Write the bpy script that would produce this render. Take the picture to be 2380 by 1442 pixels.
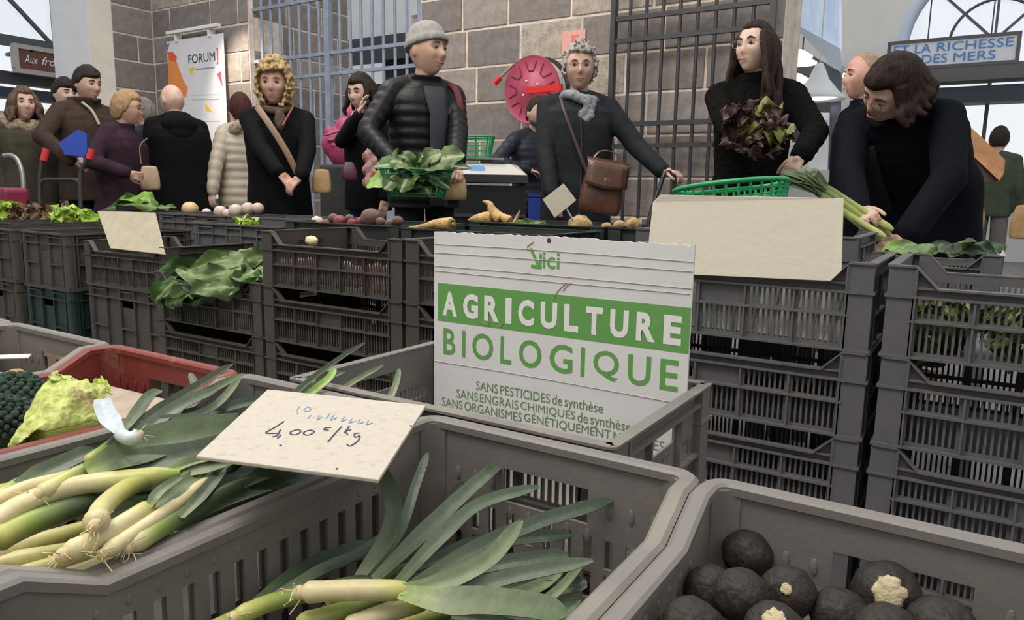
import bpy, bmesh, math, random
from math import pi, sin, cos, radians, sqrt, atan2
from mathutils import Vector, Matrix, noise

# ------------------------------------------------------------------ camera, sky, lights
SC = bpy.context.scene
for o in list(bpy.data.objects):
    bpy.data.objects.remove(o)
COL = SC.collection
F_PX, CX, CY, CAM_Z = 1707.0, 1190.0, 721.0, 0.88
PITCH, YAW, ROLL = radians(9.044), radians(32.34), radians(0.994)
FW = Vector((-sin(YAW) * cos(PITCH), cos(YAW) * cos(PITCH), -sin(PITCH)))
_r0 = Vector((cos(YAW), sin(YAW), 0))
_u0 = _r0.cross(FW)
RT = _r0 * cos(ROLL) + _u0 * sin(ROLL)
UP = _u0 * cos(ROLL) - _r0 * sin(ROLL)
CAMP = Vector((0, 0, CAM_Z))
cam = bpy.data.cameras.new('camera')
cam.sensor_width = 36
cam.lens = F_PX / 2380 * 36
cam.clip_start = 0.02
camo = bpy.data.objects.new('camera', cam)
COL.objects.link(camo)
m3 = Matrix((RT, UP, -FW)).transposed()
camo.matrix_world = Matrix.Translation(CAMP) @ m3.to_4x4()
SC.camera = camo

w = bpy.data.worlds.new('daylight')
SC.world = w
w.use_nodes = True
bg = w.node_tree.nodes['Background']
bg.inputs[0].default_value = (0.93, 0.965, 1.0, 1)
bg.inputs[1].default_value = 0.95

def area(name, loc, target, size, size_y, power, color):
    l = bpy.data.lights.new(name, 'AREA')
    l.shape = 'RECTANGLE'; l.size = size; l.size_y = size_y
    l.energy = power; l.color = color
    o = bpy.data.objects.new(name, l)
    COL.objects.link(o)
    o.location = loc
    o.rotation_euler = (Vector(target) - Vector(loc)).to_track_quat('-Z', 'Y').to_euler()
    return o

# unseen area lights added overhead for warm light on upward faces
area('overhead_fill', (-1.6, -0.6, 4.6), (-1.2, 1.0, 0.6), 3.5, 1.2, 150, (1.0, 0.93, 0.84))
area('overhead_fill', (-3.5, 2.6, 4.8), (-3.2, 3.6, 0.8), 5.0, 0.8, 150, (1.0, 0.92, 0.82))
sp = bpy.data.lights.new('wall_spot', 'SPOT')
sp.energy = 200; sp.color = (1.0, 0.86, 0.66); sp.spot_size = radians(62); sp.spot_blend = 0.8; sp.shadow_soft_size = 0.08
spo = bpy.data.objects.new('wall_spot', sp); COL.objects.link(spo)
SC.view_settings.view_transform = 'Standard'
SC.view_settings.look = 'None'
SC.view_settings.gamma = 1.0
SC.view_settings.use_curve_mapping = False
SC.view_settings.exposure = 0.0

# ------------------------------------------------------------------ pixel rays -> places in the room
def ray(x, y):
    return FW * F_PX + RT * (x - CX) - UP * (y - CY)
def atz(x, y, z):
    d = ray(x, y); return CAMP + d * ((z - CAM_Z) / d.z)
def atY(x, y, Y):
    d = ray(x, y); return CAMP + d * (Y / d.y)
def atX(x, y, X):
    d = ray(x, y); return CAMP + d * (X / d.x)
def att(x, y, t):
    return CAMP + ray(x, y) * (t / F_PX)

# ------------------------------------------------------------------ materials
MATS = {}
def mat(name, color, rough=0.6, var=0.0, scale=20.0, bump=0.0, bscale=None, metal=0.0, col2=None, spec=0.5,
        attr=None, emit=None, coat=0.0, stretch=None, sss=0.0, trans=0.0, sheen=0.0, lo=0.35, hi=0.65, alpha=1.0):
    if name in MATS: return MATS[name]
    m = bpy.data.materials.new(name); m.use_nodes = True
    nt = m.node_tree; b = nt.nodes['Principled BSDF']
    c = (*color, 1)
    b.inputs['Base Color'].default_value = c
    b.inputs['Roughness'].default_value = rough
    b.inputs['Metallic'].default_value = metal
    b.inputs['Specular IOR Level'].default_value = spec
    if coat: b.inputs['Coat Weight'].default_value = coat
    if sheen: b.inputs['Sheen Weight'].default_value = sheen
    if trans: b.inputs['Transmission Weight'].default_value = trans
    if alpha < 1: b.inputs['Alpha'].default_value = alpha
    if sss:
        b.inputs['Subsurface Weight'].default_value = sss
        b.inputs['Subsurface Radius'].default_value = (0.02, 0.008, 0.004)
        b.inputs['Subsurface Scale'].default_value = 0.4
    if emit:
        b.inputs['Emission Color'].default_value = (*emit[0], 1)
        b.inputs['Emission Strength'].default_value = emit[1]
    N = nt.nodes.new; K = nt.links.new
    src = None
    if attr:
        a = N('ShaderNodeAttribute'); a.attribute_name = attr; src = a.outputs['Color']
    tc = N('ShaderNodeTexCoord')
    vec = tc.outputs['Object']
    if stretch:
        mp = N('ShaderNodeMapping'); mp.inputs['Scale'].default_value = stretch
        K(vec, mp.inputs['Vector']); vec = mp.outputs['Vector']
    if var or col2:
        n = N('ShaderNodeTexNoise'); n.inputs['Scale'].default_value = scale; n.inputs['Detail'].default_value = 5
        n.inputs['Roughness'].default_value = 0.62
        K(vec, n.inputs['Vector'])
        r = N('ShaderNodeMapRange'); r.inputs['From Min'].default_value = lo; r.inputs['From Max'].default_value = hi
        K(n.outputs['Fac'], r.inputs['Value'])
        mx = N('ShaderNodeMix'); mx.data_type = 'RGBA'
        K(r.outputs['Result'], mx.inputs['Factor'])
        if col2:
            if src: K(src, mx.inputs['A'])
            else: mx.inputs['A'].default_value = c
            mx.inputs['B'].default_value = (*col2, 1)
        else:
            if src:
                dk = N('ShaderNodeMix'); dk.data_type = 'RGBA'; dk.blend_type = 'MULTIPLY'
                dk.inputs['Factor'].default_value = 1
                K(src, dk.inputs['A']); dk.inputs['B'].default_value = (1 - var, 1 - var, 1 - var, 1)
                K(dk.outputs['Result'], mx.inputs['A']); K(src, mx.inputs['B'])
            else:
                mx.inputs['A'].default_value = (*[v * (1 - var) for v in color], 1)
                mx.inputs['B'].default_value = (*[min(1, v * (1 + var)) for v in color], 1)
        src = mx.outputs['Result']
    if src: K(src, b.inputs['Base Color'])
    if bump:
        n2 = N('ShaderNodeTexNoise'); n2.inputs['Scale'].default_value = bscale or scale; n2.inputs['Detail'].default_value = 6
        K(vec, n2.inputs['Vector'])
        bp = N('ShaderNodeBump'); bp.inputs['Strength'].default_value = min(1, bump); bp.inputs['Distance'].default_value = 0.01 * max(1, bump)
        K(n2.outputs['Fac'], bp.inputs['Height']); K(bp.outputs['Normal'], b.inputs['Normal'])
    MATS[name] = m
    return m

# ------------------------------------------------------------------ mesh collector
class MB:
    def __init__(s):
        s.v = []; s.f = []; s.c = []
        s.col = None
    def add(s, vs, fs, M=None, cols=None):
        o = len(s.v)
        for i, p in enumerate(vs):
            p = Vector(p)
            s.v.append(M @ p if M else p)
            s.c.append(cols[i] if cols else s.col)
        s.f += [tuple(i + o for i in f) for f in fs]
        return s
    def box(s, x0, x1, y0, y1, z0, z1, M=None):
        vs = [(x, y, z) for z in (z0, z1) for y in (y0, y1) for x in (x0, x1)]
        return s.add(vs, [(0, 2, 3, 1), (4, 5, 7, 6), (0, 1, 5, 4), (2, 6, 7, 3), (0, 4, 6, 2), (1, 3, 7, 5)], M)
    def bar(s, a, b, w, h=None, upv=(0, 0, 1)):
        a = Vector(a); b = Vector(b); h = h or w
        d = (b - a).normalized(); u = Vector(upv)
        if abs(d.dot(u)) > 0.98: u = Vector((1, 0, 0))
        x = d.cross(u).normalized() * (w / 2); y = x.cross(d).normalized() * (h / 2)
        vs = [a - x - y, a + x - y, a + x + y, a - x + y, b - x - y, b + x - y, b + x + y, b - x + y]
        return s.add(vs, [(0, 3, 2, 1), (4, 5, 6, 7), (0, 1, 5, 4), (1, 2, 6, 5), (2, 3, 7, 6), (3, 0, 4, 7)])
    def ell(s, c, r, M=None, nu=14, nv=10):
        if not hasattr(r, '__len__'): r = (r, r, r)
        c = Vector(c); vs = []; fs = []
        for j in range(1, nv):
            t = pi * j / nv
            for i in range(nu):
                a = 2 * pi * i / nu
                vs.append((c.x + r[0] * sin(t) * cos(a), c.y + r[1] * sin(t) * sin(a), c.z + r[2] * cos(t)))
        vs += [(c.x, c.y, c.z + r[2]), (c.x, c.y, c.z - r[2])]
        n = len(vs)
        for j in range(nv - 2):
            for i in range(nu):
                k = (i + 1) % nu
                fs.append((j * nu + i, (j + 1) * nu + i, (j + 1) * nu + k, j * nu + k))
        for i in range(nu):
            k = (i + 1) % nu
            fs.append((n - 2, i, k)); fs.append((n - 1, (nv - 2) * nu + k, (nv - 2) * nu + i))
        return s.add(vs, fs, M)
    def loft(s, rings, cap=True, closed=False, M=None, cols=None):
        n = len(rings[0]); vs = [p for r in rings for p in r]; fs = []
        m = len(rings)
        for j in range(m if closed else m - 1):
            a = j * n; b = ((j + 1) % m) * n
            for i in range(n):
                k = (i + 1) % n
                fs.append((a + i, a + k, b + k, b + i))
        if cap and not closed:
            fs.append(tuple(range(n - 1, -1, -1))); fs.append(tuple((m - 1) * n + i for i in range(n)))
        cc = None
        if cols: cc = [cols[j] for j in range(m) for i in range(n)]
        return s.add(vs, fs, M, cc)
    def tube(s, pts, rad, n=8, cap=True, cols=None, flat=1.0, upv=None):
        pts = [Vector(p) for p in pts]; rings = []
        m = len(pts); prev = None
        for j, p in enumerate(pts):
            d = (pts[min(j + 1, m - 1)] - pts[max(j - 1, 0)])
            d = d.normalized() if d.length > 1e-9 else Vector((0, 0, 1))
            if prev is None:
                u = Vector(upv) if upv else (Vector((0, 0, 1)) if abs(d.z) < 0.9 else Vector((1, 0, 0)))
            else: u = prev
            x = (u - d * u.dot(d))
            if x.length < 1e-6: x = d.orthogonal()
            x.normalize(); prev = x; y = d.cross(x)
            r = rad[j] if hasattr(rad, '__len__') else rad
            rings.append([p + x * (r * flat * cos(2 * pi * i / n)) + y * (r * sin(2 * pi * i / n)) for i in range(n)])
        return s.loft(rings, cap=cap, cols=cols)
    def cone(s, a, ra, b, rb, n=12):   # round-ended limb
        a = Vector(a); b = Vector(b); d = (b - a)
        L = d.length
        if L < 1e-6: return s.ell(a, ra, None, n, 8)
        d /= L
        pts = []; rad = []
        for k in range(5):
            t = k / 4 * pi / 2
            pts.append(a - d * (ra * cos(t))); rad.append(max(ra * sin(t), ra * 0.02))
        for k in range(5):
            t = k / 4 * pi / 2
            pts.append(b + d * (rb * sin(t))); rad.append(max(rb * cos(t), rb * 0.02))
        return s.tube(pts, rad, n)
    def lathe(s, prof, n=24, M=None, cap=True):
        rings = [[(r * cos(2 * pi * i / n), r * sin(2 * pi * i / n), z) for i in range(n)] for r, z in prof]
        return s.loft(rings, cap=cap, M=M)
    def mesh(s, name, smooth=True):
        me = bpy.data.meshes.new(name)
        me.from_pydata([tuple(p) for p in s.v], [], s.f)
        if any(c is not None for c in s.c):
            at = me.color_attributes.new('tint', 'FLOAT_COLOR', 'POINT')
            for i, c in enumerate(s.c):
                c = c or (1, 1, 1)
                at.data[i].color = (c[0], c[1], c[2], 1)
        if smooth:
            me.polygons.foreach_set('use_smooth', [True] * len(me.polygons))
        return me

def put(name, me, material, parent=None, loc=None, M=None):
    if isinstance(me, MB):
        small_ = len(me.v) < 1500
        me = me.mesh(name)
        if small_: sharp(me, 64)
    o = bpy.data.objects.new(name, me)
    COL.objects.link(o)
    if material:
        if not me.materials: me.materials.append(material)
        o.material_slots[0].link = 'OBJECT'
        o.material_slots[0].material = material
    if parent: o.parent = parent
    if M is not None: o.matrix_local = M
    if loc is not None: o.location = loc
    return o
def thing(name, label, cat, loc=(0, 0, 0), rz=0.0, group=None, M=None):
    o = bpy.data.objects.new(name, None); COL.objects.link(o)
    o.empty_display_size = 0.05
    o.location = loc; o.rotation_euler = (0, 0, rz)
    if M is not None: o.matrix_world = M
    return tag(o, label, cat, group)
def tag(o, label, cat, group=None):
    o['label'] = label; o['category'] = cat
    if group: o['group'] = group
    return o
def struct(name, me, material, label=None, flat=True):
    if isinstance(me, MB): me = me.mesh(name, smooth=not flat)
    o = put(name, me, material); o['kind'] = 'structure'
    if label: o['label'] = label
    return o
def bev(o, width=0.002, seg=2, angle=35):
    b = o.modifiers.new('bevel', 'BEVEL'); b.width = width; b.segments = seg
    b.limit_method = 'ANGLE'; b.angle_limit = radians(angle); b.harden_normals = False
    return o
def sharp(me, ang=35):
    bm = bmesh.new(); bm.from_mesh(me)
    for e in bm.edges:
        e.smooth = not (len(e.link_faces) == 2 and e.calc_face_angle(0) > radians(ang))
    bm.to_mesh(me); bm.free(); return me
def flatme(mb, name):
    return mb.mesh(name, smooth=False)
def spline(pts, n=8):
    pts = [Vector(p) for p in pts]
    if len(pts) == 2: return [pts[0].lerp(pts[1], i / n) for i in range(n + 1)]
    P = [pts[0] * 2 - pts[1]] + pts + [pts[-1] * 2 - pts[-2]]
    out = []
    for i in range(1, len(P) - 2):
        for k in range(n):
            t = k / n; a, b, c, d = P[i - 1], P[i], P[i + 1], P[i + 2]
            out.append(0.5 * ((2 * b) + (c - a) * t + (2 * a - 5 * b + 4 * c - d) * t * t + (3 * b - a - 3 * c + d) * t ** 3))
    out.append(pts[-1]); return out
def text_mesh(s, bold=0.0, size=1.0, shear=0.0, space=1.0, align='LEFT', depth=0.0):
    cu = bpy.data.curves.new('lettering', 'FONT'); cu.body = s; cu.size = size; cu.offset = bold; cu.shear = shear
    cu.space_character = space; cu.align_x = align; cu.extrude = depth; cu.resolution_u = 3
    o = bpy.data.objects.new('lettering', cu); COL.objects.link(o)
    bpy.context.view_layer.update()
    me = bpy.data.meshes.new_from_object(o.evaluated_get(bpy.context.evaluated_depsgraph_get()))
    bpy.data.objects.remove(o); bpy.data.curves.remove(cu)
    return me
def fit_text(s, w, h, bold=0.0, shear=0.0, space=1.0):
    """lettering mesh in x,y filling exactly w by h, lower left at 0,0"""
    me = text_mesh(s, bold, 1.0, shear, space)
    xs = [v.co.x for v in me.vertices]; ys = [v.co.y for v in me.vertices]
    x0, x1, y0, y1 = min(xs), max(xs), min(ys), max(ys)
    sx = w / (x1 - x0); sy = (h / (y1 - y0)) if h else sx
    for v in me.vertices: v.co = ((v.co.x - x0) * sx, (v.co.y - y0) * sy, 0)
    return me
rnd = random.Random(7)
# ------------------------------------------------------------------ the hall
YW = 5.8
M_floor = mat('concrete_floor', (0.2, 0.19, 0.18), 0.7, var=0.25, scale=3, bump=0.15, bscale=30)
M_plaster = mat('cream_plaster', (0.82, 0.77, 0.68), 0.85, var=0.06, scale=2.5, bump=0.05, bscale=40)
M_white = mat('white_plaster', (0.8, 0.81, 0.83), 0.85, var=0.04, scale=2, bump=0.04, bscale=30)
M_mortar = mat('pale_mortar', (0.72, 0.62, 0.53), 0.95, var=0.2, scale=8, bump=0.3, bscale=60)
M_stones = [mat('basalt_block_%d' % i, c, 0.9, var=0.16, scale=14, bump=0.3, bscale=70) for i, c in enumerate(
    [(0.24, 0.208, 0.192), (0.285, 0.245, 0.226), (0.215, 0.19, 0.178), (0.33, 0.285, 0.26), (0.255, 0.222, 0.206)])]
M_pale = mat('pale_block', (0.42, 0.37, 0.31), 0.9, var=0.25, scale=14, bump=0.7, bscale=60)

fl = MB().box(-30, 12, -8, 22, -0.1, 0)
struct('floor', fl, M_floor, 'grey concrete market floor')

stone_cache = []
def stone_mesh(w, h, d, seed):
    bm = bmesh.new()
    bmesh.ops.create_cube(bm, size=1)
    for v in bm.verts: v.co = (v.co.x * w, v.co.y * d, v.co.z * h)
    bmesh.ops.bevel(bm, geom=[e for e in bm.edges], offset=0.004, segments=1, affect='EDGES')
    r = random.Random(seed)
    for v in bm.verts:
        v.co += Vector((r.uniform(-1, 1), r.uniform(-1, 1), r.uniform(-1, 1))) * 0.0025
    me = bpy.data.meshes.new('stone_block'); bm.to_mesh(me); bm.free()
    return me
def stone_wall(wall, origin, du, length, z0, z1, course, nrm, seed, skip=None, pale=None, minl=0.5, maxl=0.95):
    """blocks along du from origin; nrm = outward normal; each block a child of the wall"""
    r = random.Random(seed); du = Vector(du); nrm = Vector(nrm)
    rot = Matrix((du, -nrm, Vector((0, 0, 1)))).transposed().to_4x4()
    z = z0; k = 0
    while z < z1 - 0.05:
        h = min(course * r.uniform(0.94, 1.07), z1 - z); u = -r.uniform(0, 0.35)
        while u < length:
            wdt = r.uniform(minl, maxl)
            a = max(u, 0); b = min(u + wdt, length)
            if length - b < 0.16: b = length
            if b - a > 0.06 and not (skip and skip(a, b, z, z + h)):
                c = Vector(origin) + du * ((a + b) / 2) + nrm * r.uniform(-0.022, -0.017)
                c.z = z + h / 2
                m = M_pale if (pale and pale(a, b, z, z + h)) else M_stones[r.randrange(5)]
                put('stone_block', stone_mesh(b - a - 0.024, h - 0.024, 0.06, r.random()), m, wall, M=Matrix.Translation(c) @ rot)
            u = b if b == length else u + wdt
        z += h; k += 1

XC = atY(360, 150, YW).x                 # inner corner left of the banner
XG0 = atY(580, 150, YW).x; XG1 = atY(978, 150, YW).x
XR = atY(1822, 100, YW).x
ZT = 4.2
wb = MB().box(XC, XG0, YW + 0.01, YW + 0.5, 0, ZT)
wall_b = struct('wall_back', wb, M_mortar, 'dark basalt block wall behind the banner')
stone_wall(wall_b, (XC, YW + 0.01, 0), (1, 0, 0), XG0 - XC, 0.1, ZT, 0.33, (0, -1, 0), 3,
           pale=lambda a, b, z0, z1: z0 > 2.9 and a < 1.4)
wc = MB().box(XG1, XR, YW + 0.01, YW + 0.5, 0, ZT)
wall_c = struct('wall_centre', wc, M_mortar, 'dark basalt block wall behind the customers')
xp0 = atY(1285, 50, YW).x - XG1; xp1 = atY(1395, 50, YW).x - XG1
stone_wall(wall_c, (XG1, YW + 0.01, 0), (1, 0, 0), XR - XG1, 0.02, ZT, 0.335, (0, -1, 0), 11,
           pale=lambda a, b, z0, z1: z1 > 2.0 and xp0 - 0.12 < (a + b) / 2 < xp1 + 0.12)
# jambs of the gateway
YJ = YW + 1.6
XJ = atY(684, 120, YJ).x
jl = MB().box(XG0 - 0.4, XG0 - 0.01, YW + 0.5, YJ, 0, ZT)
wall_j = struct('wall_jamb', jl, M_mortar, 'basalt jamb inside the gateway')
stone_wall(wall_j, (XG0 - 0.01, YW + 0.06, 0), (0, 1, 0), YJ - YW - 0.06, 0.1, ZT, 0.33, (1, 0, 0), 5)
# return wall at left: basalt then cream plaster pier
Y265 = atX(266, 150, XC).y; Y210 = atX(211, 150, XC).y
rl = MB().box(XC - 0.5, XC - 0.01, Y265, YW + 0.5, 0, ZT)
wall_r = struct('wall_return', rl, M_mortar, 'basalt block return wall left of the banner')
stone_wall(wall_r, (XC - 0.01, Y265, 0), (0, 1, 0), YW - Y265, 0.1, ZT, 0.33, (1, 0, 0), 9)
P130 = atY(128, 150, Y210)
pier = MB().box(P130.x, XC, Y210, Y265, 0, 5.5)
pier_o = struct('wall_pier', pier, M_plaster, 'cream plastered pier at left, window-lit front painted white')
pf = MB().box(P130.x, XC, Y210 - 0.006, Y210, 0, 5.5)
put('pier_lit_face', flatme(pf, 'pier_lit_face'), M_white, pier_o)  # window light on the pier front, put in as a bluish white sheet

# room behind the gateway
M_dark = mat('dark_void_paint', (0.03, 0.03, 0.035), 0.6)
M_beam = mat('charcoal_beam', (0.05, 0.052, 0.06), 0.5)
YB = 11.0
def slab(name, px0, py0, px1, py1, Y, th, m, label=None):
    a = atY(px0, py0, Y); b = atY(px1, py1, Y)
    q = MB().box(min(a.x, b.x), max(a.x, b.x), Y, Y + th, min(a.z, b.z), max(a.z, b.z))
    return struct(name, q, m, label)
a = atY(600, 110, YB); b = atY(1010, 90, YB)
rb = MB().box(a.x - 1, b.x - 0.55, YB, YB + 0.2, atY(800, 118, YB).z, 7)
rb.box(b.x - 0.55, b.x + 0.5, YB, YB + 0.2, atY(930, 40, YB).z, 7)
struct('wall_inner', rb, M_white, 'white upper wall of the room beyond the gate')
rb = MB().box(a.x - 1, b.x + 0.3, YB - 0.3, YB - 0.1, atY(800, 158, YB).z, atY(800, 104, YB).z)
struct('trim_1', rb, M_beam, 'dark beam across the room beyond the gate')
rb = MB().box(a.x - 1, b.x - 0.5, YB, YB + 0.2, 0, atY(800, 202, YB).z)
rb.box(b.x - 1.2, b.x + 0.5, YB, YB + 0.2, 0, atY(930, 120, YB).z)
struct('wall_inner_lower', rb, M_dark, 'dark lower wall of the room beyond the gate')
M_ctr = mat('pale_counter', (0.62, 0.68, 0.76), 0.5, var=0.1, scale=4)
cw = thing('market_counter', 'pale blue-white counter in the room beyond the blue gate', 'counter', (atY(760, 300, 9.6).x, 9.6, 0))
put('front_panel', flatme(MB().box(-1.6, 1.6, 0, 0.05, 0.0, 1.28), 'front_panel'), M_ctr, cw)
put('top', flatme(MB().box(-1.65, 1.65, -0.05, 0.6, 1.28, 1.33), 'top'), M_beam, cw)
# exit sign
ex = atY(712, 49, YB)
es = thing('exit_sign', 'small green and white exit sign high beyond the blue gate', 'exit sign', ex)
put('sign_plate', flatme(MB().box(-0.13, 0.13, -0.02, 0, -0.08, 0.0), 'sign_plate'), mat('exit_green', (0.05, 0.5, 0.3), 0.5, emit=((0.1, 0.8, 0.5), 0.5)), es)
put('sign_plate', flatme(MB().box(-0.13, 0.13, -0.02, 0, 0.004, 0.06), 'sign_plate'), mat('sign_white', (0.85, 0.85, 0.85), 0.5), es)

# side wall at far left with arched window
XL = -13.5
M_mun = mat('window_bar', (0.09, 0.095, 0.11), 0.5)
wl = MB()
zs_sill = atX(70, 150, XL).z
cenw = atX(130, 112, XL)                 # centre of the arch
Rw = 3.3
yc, zc = cenw.y, cenw.z
wl.box(XL - 0.3, XL, yc + Rw, 22, 0, 8); wl.box(XL - 0.3, XL, -8, yc - Rw, 0, 8)
NA = 24
for i in range(NA):
    a0 = pi * i / NA; a1 = pi * (i + 1) / NA
    y0, z0_ = yc + Rw * cos(a0), zc + Rw * sin(a0); y1, z1_ = yc + Rw * cos(a1), zc + Rw * sin(a1)
    wl.add([(XL, y0, z0_), (XL, y1, z1_), (XL, y1, 8), (XL, y0, 8), (XL - .3, y0, z0_), (XL - .3, y1, z1_), (XL - .3, y1, 8), (XL - .3, y0, 8)],
           [(0, 1, 2, 3), (7, 6, 5, 4), (0, 4, 5, 1), (3, 2, 6, 7), (0, 3, 7, 4), (1, 5, 6, 2)])
struct('wall_left', wl, M_white, 'white far left hall wall with an arched window')
win1 = bpy.data.objects.new('window_1', None); COL.objects.link(win1); win1['kind'] = 'structure'; win1['label'] = 'arched window at far left'
def arc_bar(name, parent, c, r, a0, a1, th, fx, n=20, m=None):
    q = MB(); q.tube([fx(c[0] + r * cos(a0 + (a1 - a0) * i / n), c[1] + r * sin(a0 + (a1 - a0) * i / n)) for i in range(n + 1)], th, 6)
    return put(name, q, m or M_mun, parent)
fxl = lambda y, z: Vector((XL - 0.02, y, z))
arc_bar('window_bar', win1, (yc, zc), Rw * 0.98, 0, pi, 0.035, fxl)
arc_bar('window_bar', win1, (yc, zc), Rw * 0.46, 0, pi, 0.035, fxl)
for an in (45, 90, 135):
    q = MB().bar(fxl(yc + 0.05 * cos(radians(an)), zc + 0.05 * sin(radians(an))), fxl(yc + Rw * 0.98 * cos(radians(an)), zc + Rw * 0.98 * sin(radians(an))), 0.055)
    put('window_bar', q, M_mun, win1)
put('window_bar', MB().bar(fxl(yc - Rw, zc), fxl(yc + Rw, zc), 0.12, 0.16), M_mun, win1)
for k in range(-5, 6):
    put('window_bar', MB().bar(fxl(yc + k * 0.62, zc - 1.35), fxl(yc + k * 0.62, zc), 0.04), mat('pale_bar', (0.5, 0.52, 0.56), 0.5), win1)
M_glass = mat('window_glass', (0.95, 0.97, 1.0), 0.05, trans=1.0, spec=0.3)
# (glass panes: thin sheets filling the arch)
def fan(parent, c, r, fx, d, n=28):
    q = MB()
    pts = [fx(c[0] + r * cos(pi * i / n), c[1] + r * sin(pi * i / n)) for i in range(n + 1)]
    vs = pts + [p + d for p in pts]; m = n + 1
    fs = [tuple(range(m)), tuple(range(2 * m - 1, m - 1, -1))] + [(i, i + m, (i + 1) % m + m, (i + 1) % m) for i in range(m)]
    q.add(vs, fs)
    return put('glass_pane', flatme(q, 'glass_pane'), M_glass, parent)
fan(win1, (yc, zc), Rw * 0.97, lambda y, z: Vector((XL - 0.1, y, z)), Vector((-0.01, 0, 0)))
# dark canopy bands and pale band under the left window
def slabX(name, px0, py0, px1, py1, X, th, m, label):
    a = atX(px0, py0, X); b = atX(px1, py1, X)
    q = MB().box(X - th, X, a.y, b.y, 0, 1)
    zz = [(a.z + b.z) / 2]
    return a, b
def band(name, X, py0, py1, th, m, label, px=70):
    z1 = atX(px, py0, X).z; z0 = atX(px, py1, X).z
    q = MB().box(X - th, X, yc - 4, yc + 6, z0, z1)
    return struct(name, q, m, label)
band('trim_2', XL + 0.6, 172, 197, 0.3, M_beam, 'dark canopy under the far left window')
band('trim_3', XL + 0.62, 208, 232, 0.3, mat('blue_black_canopy', (0.03, 0.035, 0.07), 0.5), 'blue-black canopy edge at far left')
band('trim_4', XL + 0.2, 264, 420, 0.2, M_white, 'white stall fronts at far left', 70)
# shop sign, brown
c = atX(85, 140, XL + 0.8)
ssz = (atX(41, 112, XL + 0.8), atX(128, 124, XL + 0.8), atX(41, 158, XL + 0.8))
sg = thing('shop_sign', 'brown sign with white script hanging below the far left window', 'sign', (XL + 0.8, 0, 0))
sy0 = ssz[0].y; sy1 = ssz[1].y + 2.2; sz1 = ssz[0].z; sz0 = ssz[2].z
put('board', flatme(MB().box(-0.08, 0, sy0, sy1, sz0, sz1), 'board'), mat('brown_sign', (0.16, 0.06, 0.05), 0.6, var=0.1), sg)
fr = MB()
for (u0, u1, v0, v1) in ((sy0 - .06, sy1 + .06, sz1, sz1 + .07), (sy0 - .06, sy1 + .06, sz0 - .07, sz0), (sy0 - .07, sy0, sz0, sz1), (sy1, sy1 + .07, sz0, sz1)):
    fr.box(-0.09, 0.02, u0, u1, v0, v1)
put('frame', flatme(fr, 'frame'), mat('sign_frame_grey', (0.45, 0.42, 0.42), 0.5), sg)
hh = sz1 - sz0
LV = ssz[1].y - ssz[0].y
for s_, off, wd in (('Aux', 0.14, 0.36), ('fromages', 0.60, 1.15)):
    me = fit_text(s_, LV * wd, hh * (0.42 if s_ == 'Aux' else 0.55), 0.006, 0.35)
    R = Matrix(((0, 0, 1, 0.012), (1, 0, 0, sy0 + LV * off), (0, 1, 0, sz0 + hh * (0.32 if s_ == 'Aux' else 0.2)), (0, 0, 0, 1)))
    put('lettering', me, mat('sign_white', (0.85, 0.85, 0.85), 0.5), sg, M=R)

# far right wall with arched window
YF = 13.0
cw_ = atY(2312, 92, YF); RF = abs(atY(2088, 92, YF).x - cw_.x)
xc, zc2 = cw_.x, cw_.z
wf = MB()
xa = atY(1780, 100, YF).x
wf.box(xa - 3, xc - RF, YF, YF + 0.3, 0, 9); wf.box(xc + RF, 12, YF, YF + 0.3, 0, 9)
for i in range(NA):
    a0 = pi * i / NA; a1 = pi * (i + 1) / NA
    y0, z0_ = xc + RF * cos(a0), zc2 + RF * sin(a0); y1, z1_ = xc + RF * cos(a1), zc2 + RF * sin(a1)
    wf.add([(y0, YF, z0_), (y1, YF, z1_), (y1, YF, 9), (y0, YF, 9), (y0, YF + .3, z0_), (y1, YF + .3, z1_), (y1, YF + .3, 9), (y0, YF + .3, 9)],
           [(0, 1, 2, 3), (7, 6, 5, 4), (0, 4, 5, 1), (3, 2, 6, 7), (0, 3, 7, 4), (1, 5, 6, 2)])
struct('wall_far', wf, mat('warm_white_plaster', (0.78, 0.75, 0.71), 0.85, var=0.04, scale=2), 'warm white far wall with an arched window')
win2 = bpy.data.objects.new('window_2', None); COL.objects.link(win2); win2['kind'] = 'structure'; win2['label'] = 'arched window at far right'
fxf = lambda x, z: Vector((x, YF + 0.06, z))
M_rev = mat('pale_blue_reveal', (0.62, 0.72, 0.88), 0.7)
arc_bar('window_reveal', win2, (xc, zc2), RF * 0.965, 0, pi, 0.1, fxf, m=M_rev)
arc_bar('window_bar', win2, (xc, zc2), RF * 0.92, 0, pi, 0.022, fxf)
arc_bar('window_bar', win2, (xc, zc2), RF * 0.46, 0, pi, 0.02, fxf)
for an in (45, 90, 135):
    put('window_bar', MB().bar(fxf(xc, zc2), fxf(xc + RF * 0.92 * cos(radians(an)), zc2 + RF * .92 * sin(radians(an))), 0.035), M_mun, win2)
for k in range(-3, 4):
    put('window_bar', MB().bar(fxf(xc + k * 0.9, 0.3), fxf(xc + k * 0.9, zc2), 0.05), M_mun, win2)
fan(win2, (xc, zc2), RF * 0.91, lambda x, z: Vector((x, YF + 0.14, z)), Vector((0, 0.01, 0)))
def bandY(name, Y, py0, py1, th, m, label, px=2250, x0=None, x1=None):
    z1 = atY(px, py0, Y).z; z0 = atY(px, py1, Y).z
    return struct(name, MB().box(x0 if x0 is not None else xc - RF, x1 if x1 is not None else xc + RF + 2, Y - th, Y, z0, z1), m, label)
bandY('trim_5', YF - 0.3, 160, 196, 0.4, mat('grey_canopy', (0.13, 0.125, 0.12), 0.6), 'grey canopy below the sign at right')
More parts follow.
